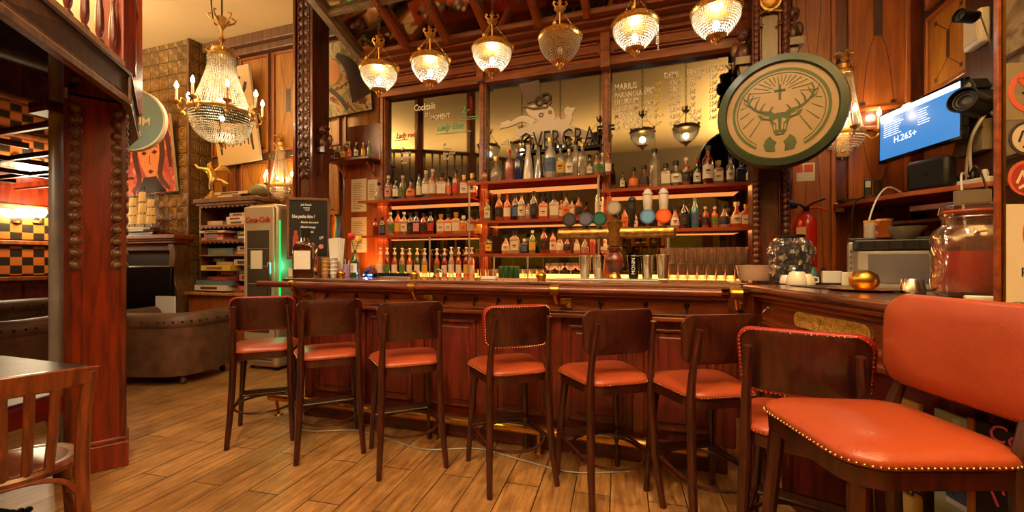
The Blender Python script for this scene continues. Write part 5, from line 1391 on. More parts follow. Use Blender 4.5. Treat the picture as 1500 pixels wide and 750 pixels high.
for px, lb in ((1277, 'left canister of milky glass with pale lid on the coffee machine'), (1295, 'right canister of amber glass on the coffee machine')):
    q = on_counter(px, .66, TOP + .264)
    t = thing('canister', lb, 'canister', q)
    MB().lathe([(1e-4, 0), (.034, 0), (.036, .005), (.036, .085), (.03, .09), (1e-4, .091)], n=20).build('glass_body', liquor('wht') if px < 1280 else liquor('amb'), t)
    MB().lathe([(.037, .086), (.037, .098), (1e-4, .1)], n=20).build('lid', 'gold', t)
p = on_counter(1336, .42)
t = thing('steel_cup', 'small shiny steel cup upside down on the side counter before the coffee machine', 'cup', p)
MB().lathe([(.044, 0), (.046, .004), (.038, .055), (.034, .06), (1e-4, .06)], n=24).build('cup', 'steel', t)
p = on_counter(1218, .66)
tag(MB().box(-.05, .05, -.03, .03, 0, .075).build('white_carton', 'white', None, smooth=0, bevel=.003, loc=p, rot=(0, 0, R(-10))), 'low white carton on the side counter left of the brass ball', 'carton')
p = on_counter(1249, .56)
tag(MB().box(-.05, .05, -.03, .03, 0, .075).build('white_carton', 'porcelain', None, smooth=0, bevel=.003, loc=p, rot=(0, 0, R(-16))), 'glossy white carton on the side counter just behind the brass ball', 'carton')
p = on_counter(1158, .50)
t = thing('bagged_machine', 'appliance wrapped in crumpled clear plastic on the counter below the stag sign', 'appliance', p, R(10))
MB().box(-.09, .09, -.07, .07, 0, .25).build('appliance_body', 'black_metal', t, bevel=.02)
mb = MB().lathe([(.12, 0), (.125, .05), (.115, .13), (.13, .2), (.115, .26), (.09, .29), (1e-4, .30)], n=40)
for i, v in enumerate(mb.v):
    f = 1 + .07 * math.sin(i * 12.9) + .05 * math.sin(i * 4.1); mb.v[i] = (v[0] * f, v[1] * f * .9, v[2])
mb.build('plastic_wrap', 'wrap', t, smooth=20)
MB().lathe([(.085, .295), (.085, .312), (1e-4, .315)], n=20).build('lid', 'black', t)
p = on_counter(1112, .42)
t = thing('plastic_tub', 'translucent pale plastic tub at the corner of the bar', 'tub', (p.x - .04, p.y - .05, TOP + .001))
MB().lathe([(1e-4, .003), (.085, .003), (.09, 0), (.108, .1), (.114, .102), (.114, .11), (.104, .108), (.086, .008), (1e-4, .008)], n=30, sx=1.1).build('tub', 'frosted', t)
mb = MB()
for i in range(7): a = i * 2.4; mb.lathe([(.0, .012), (.014, .012), (.014, .03), (1e-4, .032)], (math.cos(a) * .045 * (i % 3) / 1.3, math.sin(a) * .03, 0), 10)
mb.build('contents', 'dull_steel', t)
for px, off, s, lb in ((1152, .34, 1, 'small cream cup upside down left of the milk jug'), (1168, .30, 1.5, 'cream porcelain jug among the cups on the counter corner'), (1180, .34, 1.25, 'stack of cream cups right of the milk jug')):
    q = on_counter(px, off); t = thing('coffee_cup', lb, 'cup', q, 0, 'cream cups on the counter corner', scale=s)
    MB().lathe([(.036, 0), (.038, .004), (.034, .03), (.024, .05), (.018, .052), (1e-4, .052)], n=22).build('cup_body', 'porcelain', t)
    MB().tube([(.033, 0, .012), (.05, 0, .015), (.05, 0, .032), (.03, 0, .038)], .004, 6).build('handle', 'porcelain', t)
p = on_counter(1215, .30)
tag(MB().box(-.18, .22, -.09, .09, 0, .004).build('black_mat', 'black', None, smooth=0, loc=p, rot=(0, 0, CA)), 'thin black mat on the side counter left of the brass ball', 'mat')
p = on_counter(1192, .60)
t = thing('salt_shaker', 'slim pale blue bottle behind the cups on the counter corner', 'bottle', p)
MB().lathe([(1e-4, 0), (.02, 0), (.021, .06), (.012, .08), (.012, .1), (1e-4, .1)], n=12).build('glass_body', liquor('tea'), t)

# screen post with stickers
q0 = on_counter(1461, .16)
t = thing('sticker_screen', 'wooden post and clear screen covered in stickers and notices on the counter', 'screen', (q0.x, q0.y, TOP), YAW - R(6))
H = 2.0
MB().box(-.005, .005, -.007, .007, 0.001, H).build('post', 'bar_wood', t, smooth=0, bevel=.002)
MB().box(.009, .60, -.003, .003, .001, H).build('clear_pane', 'tinted_glass', t, smooth=0)
MB().box(.009, .017, -.006, .006, .001, H).build('pane_edge', 'brass', t, smooth=0)
MB().box(.012, .38, -.0055, -.0035, .012, .30).build('notice', 'paper', t, smooth=0)
no = text('notice_text', 'Pas de', .038, 'board_black', (.055, -.0062, .090), (PI / 2, 0, 0), t)
text('notice_text', 'vos', .038, 'board_black', (.11, -.0062, .046), (PI / 2, 0, 0), t)
text('notice_text', 'nos boissons ne', .010, 'board_black', (.035, -.0062, .012), (PI / 2, 0, 0), t)
mb = MB(); strip(mb, [(.155 + math.cos(a) * .085, .215 + math.sin(a) * .085) for a in [2 * PI * i / 40 for i in range(41)]], .02, -.0065, .001); strip(mb, [(.10, .275), (.215, .155)], .018, -.0066, .001)
mb.build('prohibition_ring', paint(206, 96, 66), t, smooth=0)
mb = MB(); strip(mb, [(.09, .245), (.09, .19), (.13, .19), (.13, .205)], .004, -.0067, .001); strip(mb, [(.09, .245), (.13, .245), (.13, .23)], .004, -.0067, .001); strip(mb, [(.10, .218), (.15, .218)], .005, -.0067, .001)
mb.build('pictogram', 'board_black', t, smooth=0)
def sticker(cx, cz, r, ring, face, nm):
    mb = MB(); st_ = len(mb.v); mb.vprism([(cx + math.cos(2 * PI * i / 32) * r, cz + math.sin(2 * PI * i / 32) * r) for i in range(32)], -.0055, -.0035); s = mb.build('sticker', paint(*ring), t, smooth=0)
    mb = MB(); mb.vprism([(cx + math.cos(2 * PI * i / 32) * r * .84, cz + math.sin(2 * PI * i / 32) * r * .84) for i in range(32)], -.0062, -.0055); mb.build('sticker_face', paint(*face), s, smooth=0)
    return s
s = sticker(.075, .375, .052, (196, 90, 66), (150, 52, 40), 'a'); mb = MB(); strip(mb, [(.045, .36), (.06, .395), (.085, .38), (.11, .40)], .007, -.007, .001); strip(mb, [(.05, .345), (.08, .365), (.105, .35)], .007, -.007, .001); strip(mb, [(.06, .395), (.07, .36)], .006, -.007, .001); mb.build('sticker_drawing', 'paper', s, smooth=0)
s = sticker(.075, .49, .050, (60, 50, 44), (206, 190, 160), 'b'); mb = MB(); strip(mb, [(.05, .48), (.06, .51), (.09, .515), (.10, .49), (.085, .465), (.06, .465)], .006, -.007, .001); strip(mb, [(.065, .49), (.085, .495)], .006, -.007, .001); mb.build('sticker_drawing', 'board_black', s, smooth=0)
MB().box(.012, .30, -.005, -.0035, .545, .71).build('no_smoking_card', 'cream', t, smooth=0)
mb = MB(); strip(mb, [(.085 + math.cos(a) * .055, .625 + math.sin(a) * .055) for a in [2 * PI * i / 32 for i in range(33)]], .014, -.0062, .001); strip(mb, [(.048, .665), (.122, .588)], .012, -.0062, .001); mb.build('no_smoking_ring', paint(206, 96, 66), t, smooth=0)
mb = MB(); strip(mb, [(.06, .62), (.105, .64)], .007, -.0060, .001); mb.build('cigarette', 'board_black', t, smooth=0)
# grey photographs hung behind the screen
for i, (x, z, w, h) in enumerate(((3.05, 2.22, .38, .56), (3.05, 2.95, .38, .80))):
    t = thing('framed_photo', ('lower', 'upper')[i] + ' grey photograph on the right wall behind the sticker screen', 'picture', (3.239, .45, z), R(-90))
    MB().box(-w / 2 - .02, w / 2 + .02, -.02, 0, -h / 2 - .02, h / 2 + .02).build('frame', 'dark_wood', t, smooth=0)
    MB().box(-w / 2, w / 2, -.024, -.02, -h / 2, h / 2).build('print', art_mat('grey_photo_%d' % i, [hexc(60, 50, 40), hexc(150, 130, 104), hexc(196, 180, 150), hexc(90, 78, 62)], 4, 1.5, i * 3.1), t, smooth=0)

# boards leaning below the side counter
def leaning(x, z0, w, h, lb, mats):
    c, s = math.cos(CA), math.sin(CA)
    t = thing('leaning_board', lb, 'board', CW(x, .10, z0 if z0 > .01 else 0), CA)
    MB().box(0, w, -.0, .014, 0, h).build('board', mats, t, smooth=0, bevel=.002); return t
def cpx(px):  # distance along the counter face for a pixel column
    p = on_counter(px, .10); return math.hypot(p.x - CW(0, .10)[0], p.y - CW(0, .10)[1])
a, b = cpx(1312), cpx(1346)
t = leaning(a, 0, b - a, .82, 'narrow yellow poster leaning against the side counter', paint(206, 178, 96))
MB().box(.0, b - a, -.002, 0, .64, .76).build('dark_band', paint(92, 78, 34), t, smooth=0)
text('poster_text', 'BLANMOOUE'.replace('MOOUE', 'DROUE'), .026, 'chalk', (.01, -.003, .72), (PI / 2, 0, 0), t); text('poster_text', 'LA', .09, 'board_black', (.02, -.003, .50), (PI / 2, 0, 0), t); text('poster_text', 'FRAI\nFRUIT\nFR', .045, 'board_black', (.02, -.003, .12), (PI / 2, 0, 0), t)
a, b = cpx(1368), cpx(1416)
t = leaning(a, 0, b - a, .83, 'pale green poster with a blue labelled bottle leaning behind the nearest stool', paint(150, 172, 150))
text('poster_text', 'GHE', .035, 'board_black', (.01, -.003, .58), (PI / 2, 0, 0), t)
bx = (b - a) * .72
mb = MB(); mb.vprism([(bx - .032, .55), (bx + .032, .55), (bx + .032, .68), (bx + .013, .75), (bx + .012, .82), (bx - .012, .82), (bx - .013, .75), (bx - .032, .68)], -.002, 0); mb.build('printed_bottle', paint(190, 196, 190), t, smooth=0)
MB().box(bx - .032, bx + .032, -.003, -.002, .57, .65).build('printed_label', paint(60, 80, 120), t, smooth=0)
a, b = cpx(1426), cpx(1530)
t = leaning(a, 0, b - a, .84, 'black chalkboard with pink strokes leaning behind the nearest stool', 'board_black')
MB().box(-.012, .006, -.006, .014, 0, .84).build('frame_edge', 'panel_wood', t, smooth=0)
mb = MB()
for (x0, z0, x1, z1) in ((.02, .80, .05, .80), (.03, .76, .06, .75), (.03, .72, .055, .69), (.07, .70, .085, .66), (.05, .66, .07, .62)): strip(mb, [(x0, z0), (x1, z1)], .008, -.003, .001)
mb.build('pink_strokes', 'chalk_pink', t, smooth=0)
text('chalk_text', 'Cock', .07, 'chalk_pink', (.04, -.003, .80), (PI / 2, 0, 0), t, shear=.2); text('chalk_text', 'Cocktail', .05, 'chalk', (.06, -.003, .52), (PI / 2, -R(0), 0), t, shear=.2); text('chalk_text', 'Gin', .06, 'chalk', (.09, -.003, .30), (PI / 2, 0, 0), t, shear=.2)

# ------------------------------------------------------------------ bar end: menu board, big bottle, cups, flowers
p = at(450, 384, Y=.40)
t = thing('menu_board', 'framed chalkboard menu standing on the far end of the bar', 'menu board', (p.x, .42, TOP + .001), R(28))
bw, bh = .385, .58
z0 = .16
MB().box(-bw / 2, -bw / 2 + .025, -.012, .012, z0, z0 + bh).box(bw / 2 - .025, bw / 2, -.012, .012, z0, z0 + bh).box(-bw / 2, bw / 2, -.012, .012, z0 + bh - .025, z0 + bh).box(-bw / 2, bw / 2, -.012, .012, z0, z0 + .025).build('frame', 'frame_wood', t, smooth=0, bevel=.004)
MB().box(-bw / 2 + .02, bw / 2 - .02, -.004, .004, z0 + .02, z0 + bh - .02).build('slate', 'board_black', t, smooth=0)
MB().box(-.14, -.10, -.02, .02, 0, z0 + .02).box(.10, .14, -.02, .02, 0, z0 + .02).box(-.16, .16, -.05, .05, 0, .02).box(-.01, .01, .01, .03, 0, z0 + .05).build('stand', 'frame_wood', t, smooth=0)
rows = []
lx = -.14; zt_ = z0 + bh
for s, sz, x, z in (('Jack Daniels', .030, -.07, zt_ - .075), ('TENNESSEE', .018, -.05, zt_ - .10), ('WHISKEY', .016, -.035, zt_ - .12), ('Une petite faim ?', .046, -.15, zt_ - .19), ('- Planche charcuterie', .030, -.08, zt_ - .24), ('- Planche fromage', .030, -.08, zt_ - .285), ('- Planche Mixte', .030, -.08, zt_ - .33), ('15\u20ac', .038, .09, zt_ - .39)):
    rows.append((s, sz * .95, x / .68, z, -.0045, .2))
o = lines('chalk_text', rows, 'chalk', t, 1); o.scale = (.68, 1, 1)
mb = MB(); mb.vprism([(.11 + math.cos(2 * PI * i / 20) * .022, z0 + .12 + math.sin(2 * PI * i / 20) * .022) for i in range(20)], -.006, -.004); mb.build('seal', paint(220, 150, 130), t, smooth=0)
mb = MB().box(-.14, -.09, -.006, -.004, z0 + .08, z0 + .22).box(-.13, -.10, -.006, -.004, z0 + .22, z0 + .27); mb.build('drawn_bottle', paint(170, 70, 34), t, smooth=0)
p = at(447, 384, Y=.22)
bt_ = bottle(.43, 'sq', 'brn', 'w', 'k', (p.x, .22, TOP + .001), 'very large square brown whiskey bottle on the far end of the bar', 'big bottles at the bar end')
q = at(462, 384, Y=.20)
for px, h, m_, lb in ((427, .07, 'candle', 'small wooden cup left of the big whiskey bottle'), (477, .17, 'old_brass', 'tall stack of kraft paper cups on the bar end'), (489, .17, 'white', 'tall stack of white patterned paper cups on the bar end')):
    p = at(px, 384, Y=.30); t = thing('cup_stack' if h > .1 else 'wooden_cup', lb, 'cups', (p.x, .30, TOP + .001))
    mb = MB()
    n_ = 5 if h > .1 else 1
    for k in range(n_): mb.lathe([(.026, h * k / n_), (.034, h * (k + 1) / n_ - .006), (.037, h * (k + 1) / n_ - .003), (.034, h * (k + 1) / n_)], n=20)
    mb.build('cups', paint(206, 160, 100) if h > .1 and px < 480 else m_, t)
p = at(489, 384, Y=.34)
t = thing('napkin_bundle', 'sheaf of white napkins rising above the paper cups', 'napkins', (p.x, .37, TOP + .001))
MB().box(-.05, .05, -.02, .02, 0, .02).build('holder', 'black', t, smooth=0); mb = MB()
for k in range(4): st_ = len(mb.v); mb.box(-.05, .055, -.0015, .0015, 0, .34); mb.xf(st_, Matrix.Translation((0, -.012 + k * .008, .01)) @ Matrix.Rotation(R(-4 + k * 3), 4, 'Y'))
mb.build('napkins', 'white', t, smooth=0)
p = at(484, 384, Y=.44)
t = thing('rainbow_flag', 'small drooping rainbow striped flag behind the napkins', 'flag', (p.x, .46, TOP + .001))
MB().lathe([(.03, 0), (.03, .02), (.005, .03)], n=12).build('base', 'black', t); MB().tube([(0, 0, .0), (0.01, 0, .62)], .004, 6).build('stick', 'panel_wood', t)
for k, c in enumerate(((200, 40, 34), (224, 120, 30), (226, 196, 50), (60, 150, 90), (50, 90, 190), (130, 60, 150))):
    mb = MB(); strip(mb, [(.012 + k * .014 + .01 * math.sin(z * 9), .60 - z * .34 - k * .02) for z in (0, .2, .4, .6, .8, 1)], .0155, -.004, .002); mb.build('stripe', paint(*c), t, smooth=0)
p = at(520, 384, Y=.34)
t = thing('flower_bottle', 'green bottle used as a vase for a red and a yellow tulip', 'vase', (p.x, .34, TOP + .001))
MB().lathe([(1e-4, 0), (.034, 0), (.036, .01), (.036, .13), (.028, .165), (.013, .2), (.012, .235), (.014, .24)], n=18).build('glass_body', liquor('grn'), t)
MB().lathe([(.0368, .04), (.0368, .12)], n=12, a0=-PI / 2 - 1.1, a1=-PI / 2 + 1.1).build('label', 'paper', t)
mb = MB()
strip(mb, [(-.012, .10), (.012, .10)], .004, -.038, .001); strip(mb, [(-.01, .085), (.012, .08)], .004, -.038, .001); strip(mb, [(0, .10), (0, .06)], .004, -.038, .001); strip(mb, [(-.012, .065), (.01, .055)], .004, -.038, .001); mb.build('label_print', 'board_black', t, smooth=0)
for s, c, h in ((-1, (206, 44, 24), .35), (1, (232, 180, 50), .32)):
    MB().tube([(0, 0, .22), (s * .02, 0, .27), (s * .035, 0, h - .02)], .004, 6).build('stem', paint(70, 100, 40), t)
    mb = MB()
    for k in range(6):
        a = k * PI / 3; mb.sph((s * .04 + math.cos(a) * .012, math.sin(a) * .012, h + .012), .02, 8, 6, sz=1.5)
    mb.build('petals', paint(*c), t)
p = at(541, 384, Y=.36)
t = thing('sunglasses_stand', 'dark tangle of cables with small blue lights on the bar end', 'device', (p.x, .38, TOP + .001))
mb = MB()
for k in range(4): mb.tube(bez([(-.08, .01 * k, .0), (-.03 + .02 * k, 0, .08 + .01 * k), (.04, .01, .05), (.08, 0, .0 + .01 * k)], 12), .004, 5)
mb.build('cables', 'black', t); MB().box(-.07, .05, -.03, .03, 0, .03).build('box', 'black', t, smooth=0, bevel=.004)
bl = plain('blue_led', hexc(60, 110, 255), .3, emit=25, ecol=hexc(50, 110, 255))
MB().sph((-.05, -.032, .02), .006, 8, 6).build('blue_led', bl, t); MB().sph((.03, -.032, .02), .006, 8, 6).build('blue_led', bl, t)
l = point_light('blue_glow', (-.01, -.05, .02), .5, .01, (.2, .4, 1)); l.parent = t
p = at(508, 384, Y=.42)
t = thing('glass_pot', 'lilac lit plastic tumbler holding pens on the bar end', 'cup', (p.x, .42, TOP + .001))
MB().lathe([(1e-4, 0), (.026, 0), (.032, .11), (.03, .11), (.025, .005), (1e-4, .005)], n=18).build('pot', paint(170, 140, 200), t)
MB().tube([(0, 0, .01), (-.02, 0, .16)], .004, 6).tube([(0.01, 0, .01), (.025, 0, .15)], .004, 6).build('pens', 'white', t)

# ------------------------------------------------------------------ fridge and games shelves
fr = thing('drinks_fridge', 'tall rounded drinks fridge with red script lettering and glass door', 'fridge', (-3.29, 1.10, 0))
MB().box(-.25, .25, .0, .60, .03, 2.0).build('body', paint(196, 176, 148, .3, metal=.5), fr, bevel=.06, seg=5)
MB().box(-.235, .235, -.035, .0, .36, 1.97).build('door_frame', paint(206, 186, 156, .3, metal=.4), fr, bevel=.03, seg=4)
dg = MB().box(-.17, .17, -.04, -.034, .46, 1.68).build('door_glass', plain('fridge_glass', hexc(70, 62, 50), .08, coat=.5), fr, smooth=0, bevel=.002)
for i in range(5):
    z = .62 + i * .21
    MB().box(-.165, .165, -.0425, -.040, z, z + .006).build('shelf_line', 'dull_steel', dg, smooth=0)
MB().box(-.11, .07, -.044, -.040, 1.22, 1.44).build('pinned_note', 'paper', dg, smooth=0)
text('lettering', 'Coca-Cola', .088, 'red_paint', (-.205, -.042, 1.78), (PI / 2, 0, 0), fr, shear=.35, thin=.012, ext=.002)
MB().box(.175, .21, -.07, -.035, .9, 1.3).build('handle', 'steel', fr, bevel=.008)
MB().box(-.2, .2, -.012, .0, .10, .32).build('grille', 'dull_steel', fr, smooth=0); mb = MB()
for i in range(7): mb.box(-.18, .18, -.016, -.012, .13 + i * .026, .14 + i * .026)
mb.build('grille_slats', 'black', fr, smooth=0)
mb = MB()
for x in (-.2, .2):
    for y in (.06, .54): mb.frus((x, y, 0), (x, y, .04), .02, .02, 10)
mb.build('feet', 'black', fr)
gl = plain('green_led', hexc(40, 255, 120), .3, emit=.7, ecol=hexc(30, 255, 110))
MB().box(.251, .256, .03, .05, .5, 1.8).build('green_led_strip', gl, fr, smooth=0)
l = point_light('green_glow', (.34, .08, 1.25), 2.2, .1, (.08, 1, .4)); l.parent = fr

gs = thing('games_shelf', 'tall open wooden shelf unit crammed with board games beside the fridge', 'shelf unit', (-4.2, 1.36, 0))
for x0, x1 in ((-.52, -.49), (.49, .52)): MB().box(x0, x1, 0.02, .36, .92, 2.12).build('side_panel', 'frame_wood', gs, smooth=0, bevel=.004)
MB().box(-.52, .52, .34, .36, .92, 2.12).build('back_panel', 'mahogany', gs, smooth=0)
GZ = [.92, 1.40, 1.60, 1.80]
for z in GZ: MB().box(-.5, .5, 0.0, .35, z - .02, z).build('shelf', 'panel_red', gs, smooth=0, bevel=.003)
MB().box(-.57, .55, -.03, .37, 2.10, 2.16).box(-.54, .53, -.015, .36, 2.06, 2.10).build('top_cornice', 'frame_wood', gs, smooth=0, bevel=.01)
mb = MB()
for zq in (2.06, 1.80 - .02, 1.60 - .02):
    for i in range(12): a = -.45 + i * .082; mb.vprism([(a - .041, zq), (a + .041, zq), (a + .03, zq - .018), (a, zq - .032), (a - .03, zq - .018)], .0, .012)
mb.build('scalloped_trim', 'frame_wood', gs, smooth=0)
MB().box(-.62, .56, -.12, .37, .86, .90).build('cabinet_top', 'panel_wood', gs, smooth=0, bevel=.008)
MB().box(-.58, .54, -.08, .37, 0, .86).build('cabinet', 'panel_red', gs, smooth=0, bevel=.008)
bxcol = [(214, 190, 160), (180, 150, 130), (226, 200, 60), (120, 40, 34), (90, 110, 130), (60, 50, 50), (200, 160, 110), (140, 90, 60), (190, 60, 50), (110, 130, 90), (230, 220, 200), (80, 60, 90)]
cn = ['cream', 'dusty pink', 'yellow', 'dark red', 'slate blue', 'charcoal', 'tan', 'brown', 'red', 'olive', 'white', 'dark purple']
lvl = {.90 + .002: 'lowest shelf', 1.401: 'second shelf', 1.601: 'third shelf', 1.801: 'top shelf'}
def gbox(x, w, z, h, ci, where, y=.06, yaw=0):
    t = thing('board_game', '%s board game box %s' % (cn[ci], where), 'board game', (-4.2 + x, 1.36 + y + .11, z), R(yaw), 'board games on the shelves')
    MB().box(-w / 2, w / 2, -.11, .11, 0, h).build('box', paint(*bxcol[ci]), t, smooth=0, bevel=.002)
    MB().box(-w * .3, w * .22, -.112, -.11, h * .25, h * .75).build('printed_title', paint(*bxcol[(ci + 5) % 12]), t, smooth=0)
gbox(-.28, .28, 1.801, .06, 1, 'lying alone at the left of the top shelf'); gbox(.12, .36, 1.801, .055, 0, 'at the base of the top shelf pile'); gbox(.10, .34, 1.857, .05, 10, 'in the middle of the top shelf pile'); gbox(.14, .30, 1.908, .05, 6, 'crowning the top shelf pile'); gbox(.40, .14, 1.801, .12, 4, 'standing at the right of the top shelf')
gbox(-.25, .40, 1.601, .03, 6, 'flat at the bottom left of the third shelf', .0); gbox(-.22, .36, 1.632, .06, 8, 'above the tan one on the third shelf', -.0); gbox(-.20, .46, 1.693, .03, 0, 'thin and wide, top of the left pile on the third shelf', -.04); gbox(.25, .36, 1.601, .06, 5, 'low on the right of the third shelf'); gbox(.28, .3, 1.662, .05, 9, 'above the charcoal one on the third shelf')
gbox(-.18, .46, 1.401, .09, 4, 'thick and pale fronted on the left of the second shelf'); gbox(.22, .28, 1.401, .05, 7, 'low on the right of the second shelf'); gbox(.26, .26, 1.452, .06, 10, 'on the brown one on the second shelf'); 
gbox(-.18, .58, .922, .07, 10, 'wide at the bottom of the big pile on the lowest shelf', -.08); gbox(-.14, .62, .993, .06, 4, 'second from the bottom of the big pile', -.06, 3); gbox(-.05, .52, 1.054, .05, 3, 'with a bright emblem, third in the big pile', -.02); gbox(-.04, .40, 1.105, .08, 7, 'brown and thick in the middle of the big pile'); gbox(-.12, .56, 1.186, .07, 2, 'bright, sticking out of the big pile', -.05, -2); gbox(-.1, .30, 1.257, .05, 1, 'just above the bright yellow one'); gbox(-.2, .20, 1.308, .05, 4, 'small, near the top of the big pile'); gbox(.30, .30, 1.257, .08, 0, 'pale patterned at upper right of the lowest bay', .0)
gbox(.36, .24, 1.054, .09, 6, 'standing right of the big pile', .0); gbox(.34, .26, 1.145, .05, 11, 'on the tan one right of the big pile', 0); gbox(.33, .24, .922, .07, 8, 'low at the right of the lowest shelf', 0)
# top of the unit: flat boxes, statuette, helmet
gbox(-.02, .52, 2.161, .04, 7, 'flat on top of the shelf unit, under a paler one', .02); gbox(.06, .56, 2.202, .035, 0, 'flat on top of the shelf unit, uppermost', .02, 3)
tag(MB().sph((0, 0, .0), .12, 16, 8, sz=.8).build('bowler_hat', paint(120, 110, 60), None, loc=(-3.78, 1.50, 2.245)), 'rounded olive green cap on top of the shelf unit beside the games', 'hat')
t = thing('cherub_statue', 'gilt winged cherub statuette leaping on the shelf unit top', 'statue', (-4.62, 1.50, 2.161))
MB().lathe([(.1, 0), (.1, .03), (.08, .05), (.05, .1), (.02, .14)], n=12).build('rock_base', 'old_brass', t)
def skin(name, verts, edges, rad, mat, parent, root=0, sub=2):
    me = bpy.data.meshes.new(name); me.from_pydata(verts, edges, []); o = bpy.data.objects.new(name, me); COL.objects.link(o)
    sk = o.modifiers.new('skin', 'SKIN'); 
    for i, r in enumerate(rad): me.skin_vertices[0].data[i].radius = (r, r); me.skin_vertices[0].data[i].use_root = (i == root)
    ss = o.modifiers.new('sub', 'SUBSURF'); ss.levels = sub; ss.render_levels = sub; sk.use_smooth_shade = True
    me.materials.append(M[mat]); o.parent = parent; return o
vs = [(0, 0, .30), (.0, 0, .36), (-.04, 0, .42), (-.05, 0, .46), (-.07, -.01, .52), (-.1, -.06, .43), (-.17, -.08, .45), (-.23, -.08, .50), (-.08, .06, .44), (-.15, .08, .40), (-.2, .08, .34), (.03, -.04, .28), (.02, -.05, .21), (.0, -.03, .13), (.04, .04, .29), (.13, .05, .27), (.22, .05, .22)]
es = [(0, 1), (1, 2), (2, 3), (3, 4), (2, 5), (5, 6), (6, 7), (2, 8), (8, 9), (9, 10), (0, 11), (11, 12), (12, 13), (0, 14), (14, 15), (15, 16)]
rd = [.05, .05, .055, .022, .05, .024, .018, .02, .024, .018, .02, .034, .024, .018, .034, .024, .018]
skin('cherub_body', vs, es, rd, 'gold', t)
mb = MB()
for s in (-1, 1):
    for k in range(4): mb.tube([(0, s * .03, .42), (.06 + .015 * k, s * (.08 + .01 * k), .50 - .02 * k), (.12 + .02 * k, s * (.11 + .01 * k), .50 - .04 * k)], [.012, .014, .004], 6)
mb.build('wings', 'gold', t)

# ------------------------------------------------------------------ fireplace wall
fp = thing('fireplace', 'carved wooden fireplace surround with a dark opening', 'fireplace', (-5.72, 1.449, 0))
MB().box(-.85, .80, -.26, -.001, 1.62, 1.68).box(-.80, .74, -.22, -.001, 1.56, 1.62).box(-.82, .77, -.24, -.001, 1.595, 1.625).build('mantel_shelf', 'panel_red', fp, smooth=0, bevel=.01)
MB().box(-.78, .70, -.16, -.001, 1.46, 1.56).build('lintel', 'frame_wood', fp, smooth=0, bevel=.01)
for s, x in ((1, .62), (-1, -.70)):
    mb = MB(); prof = bez([(x + .02, 0, 1.56), (x + .06, 0, 1.4), (x + .02, 0, 1.1), (x + .10, 0, .85), (x + .06, 0, .3), (x + .06, 0, 0)], 20)
    outl = [(p.x + .05, p.z) for p in prof] + [(p.x - .06, p.z) for p in reversed(prof)]
    mb.vprism(outl, -.2, -.001); mb.build('carved_jamb', 'frame_wood', fp, smooth=0, bevel=.008)
MB().box(-.70, .64, -.10, -.002, 0, 1.46).build('firebox', 'black', fp, smooth=0)
MB().box(-.68, .62, -.115, -.10, 1.22, 1.25).build('grate_bar', 'dull_steel', fp, smooth=0)
tv = thing('dark_screen', 'large dark flat screen standing in front of the fireplace', 'television', (-5.55, 1.12, 0), R(6))
MB().box(-.62, .62, -.03, .02, .52, 1.24).build('panel', paint(10, 10, 11, .3), tv, bevel=.008); MB().box(-.05, .05, -.01, .01, .05, .55).box(-.3, .3, -.1, .1, 0, .05).build('stand', 'black', tv, smooth=0)
t = thing('white_card', 'white folded card leaning at the foot of the games cabinet', 'card', (-4.78, 1.0, .0), R(8)); MB().box(-.15, .14, -.01, .01, .48, .86).build('card', 'white', t, smooth=0); MB().box(-.12, .12, -.08, .1, 0, .48).build('stool_base', 'dark_wood', t, smooth=0, bevel=.01)
# model ship
sh = thing('model_ship', 'model sailing ship with many sails on the mantelpiece', 'model ship', (-5.72, 1.30, 1.681))
MB().prism([(-.32, -.0), (-.26, -.05), (.1, -.06), (.26, -.03), (.36, 0), (.26, .03), (.1, .06), (-.26, .05)], .05, .12).prism([(-.27, -.02), (.25, -.03), (.25, .03), (-.27, .02)], .02, .05).box(-.3, .24, -.03, .03, 0, .02).build('hull', 'dark_wood', sh, smooth=0, bevel=.006)
MB().box(-.26, .24, -.062, -.06, .085, .105).build('white_stripe', 'paper', sh, smooth=0)
MB().tube([(.30, 0, .12), (.48, 0, .2)], .006, 5).tube([(-.18, 0, .1), (-.18, 0, .62)], .007, 6).tube([(.02, 0, .1), (.02, 0, .70)], .007, 6).tube([(.2, 0, .1), (.2, 0, .58)], .007, 6).build('masts', 'dark_wood', sh)
mb = MB()
for x, hs in ((-.18, .56), (.02, .64), (.2, .52)):
    for k in range(3):
        z0 = .16 + k * (hs - .16) / 3; z1 = z0 + (hs - .16) / 3 * .85; w = .10 - .015 * k
        for j in range(4):
            a0 = -w + 2 * w * j / 4; a1 = -w + 2 * w * (j + 1) / 4
            y0 = -.03 - .03 * (1 - (a0 / w) ** 2); y1 = -.03 - .03 * (1 - (a1 / w) ** 2)
            mb.add([(x + a0, y0, z0), (x + a1, y1, z0), (x + a1, y1 + .01, z1), (x + a0, y0 + .01, z1), (x + a0, y0 + .003, z0), (x + a1, y1 + .003, z0), (x + a1, y1 + .013, z1), (x + a0, y0 + .013, z1)], [(0, 1, 2, 3), (7, 6, 5, 4), (0, 4, 5, 1), (3, 2, 6, 7), (1, 5, 6, 2), (0, 3, 7, 4)])
mb.build('sails', paint(226, 196, 140, .8), sh, smooth=0)
mb = MB()
for a, b in (((-.3, .12), (-.18, .6)), ((-.18, .6), (.02, .68)), ((.02, .68), (.2, .56)), ((.2, .56), (.48, .2))): mb.tube([(a[0], 0, a[1]), (b[0], 0, b[1])], .003, 4)
mb.build('rigging', 'black', sh)
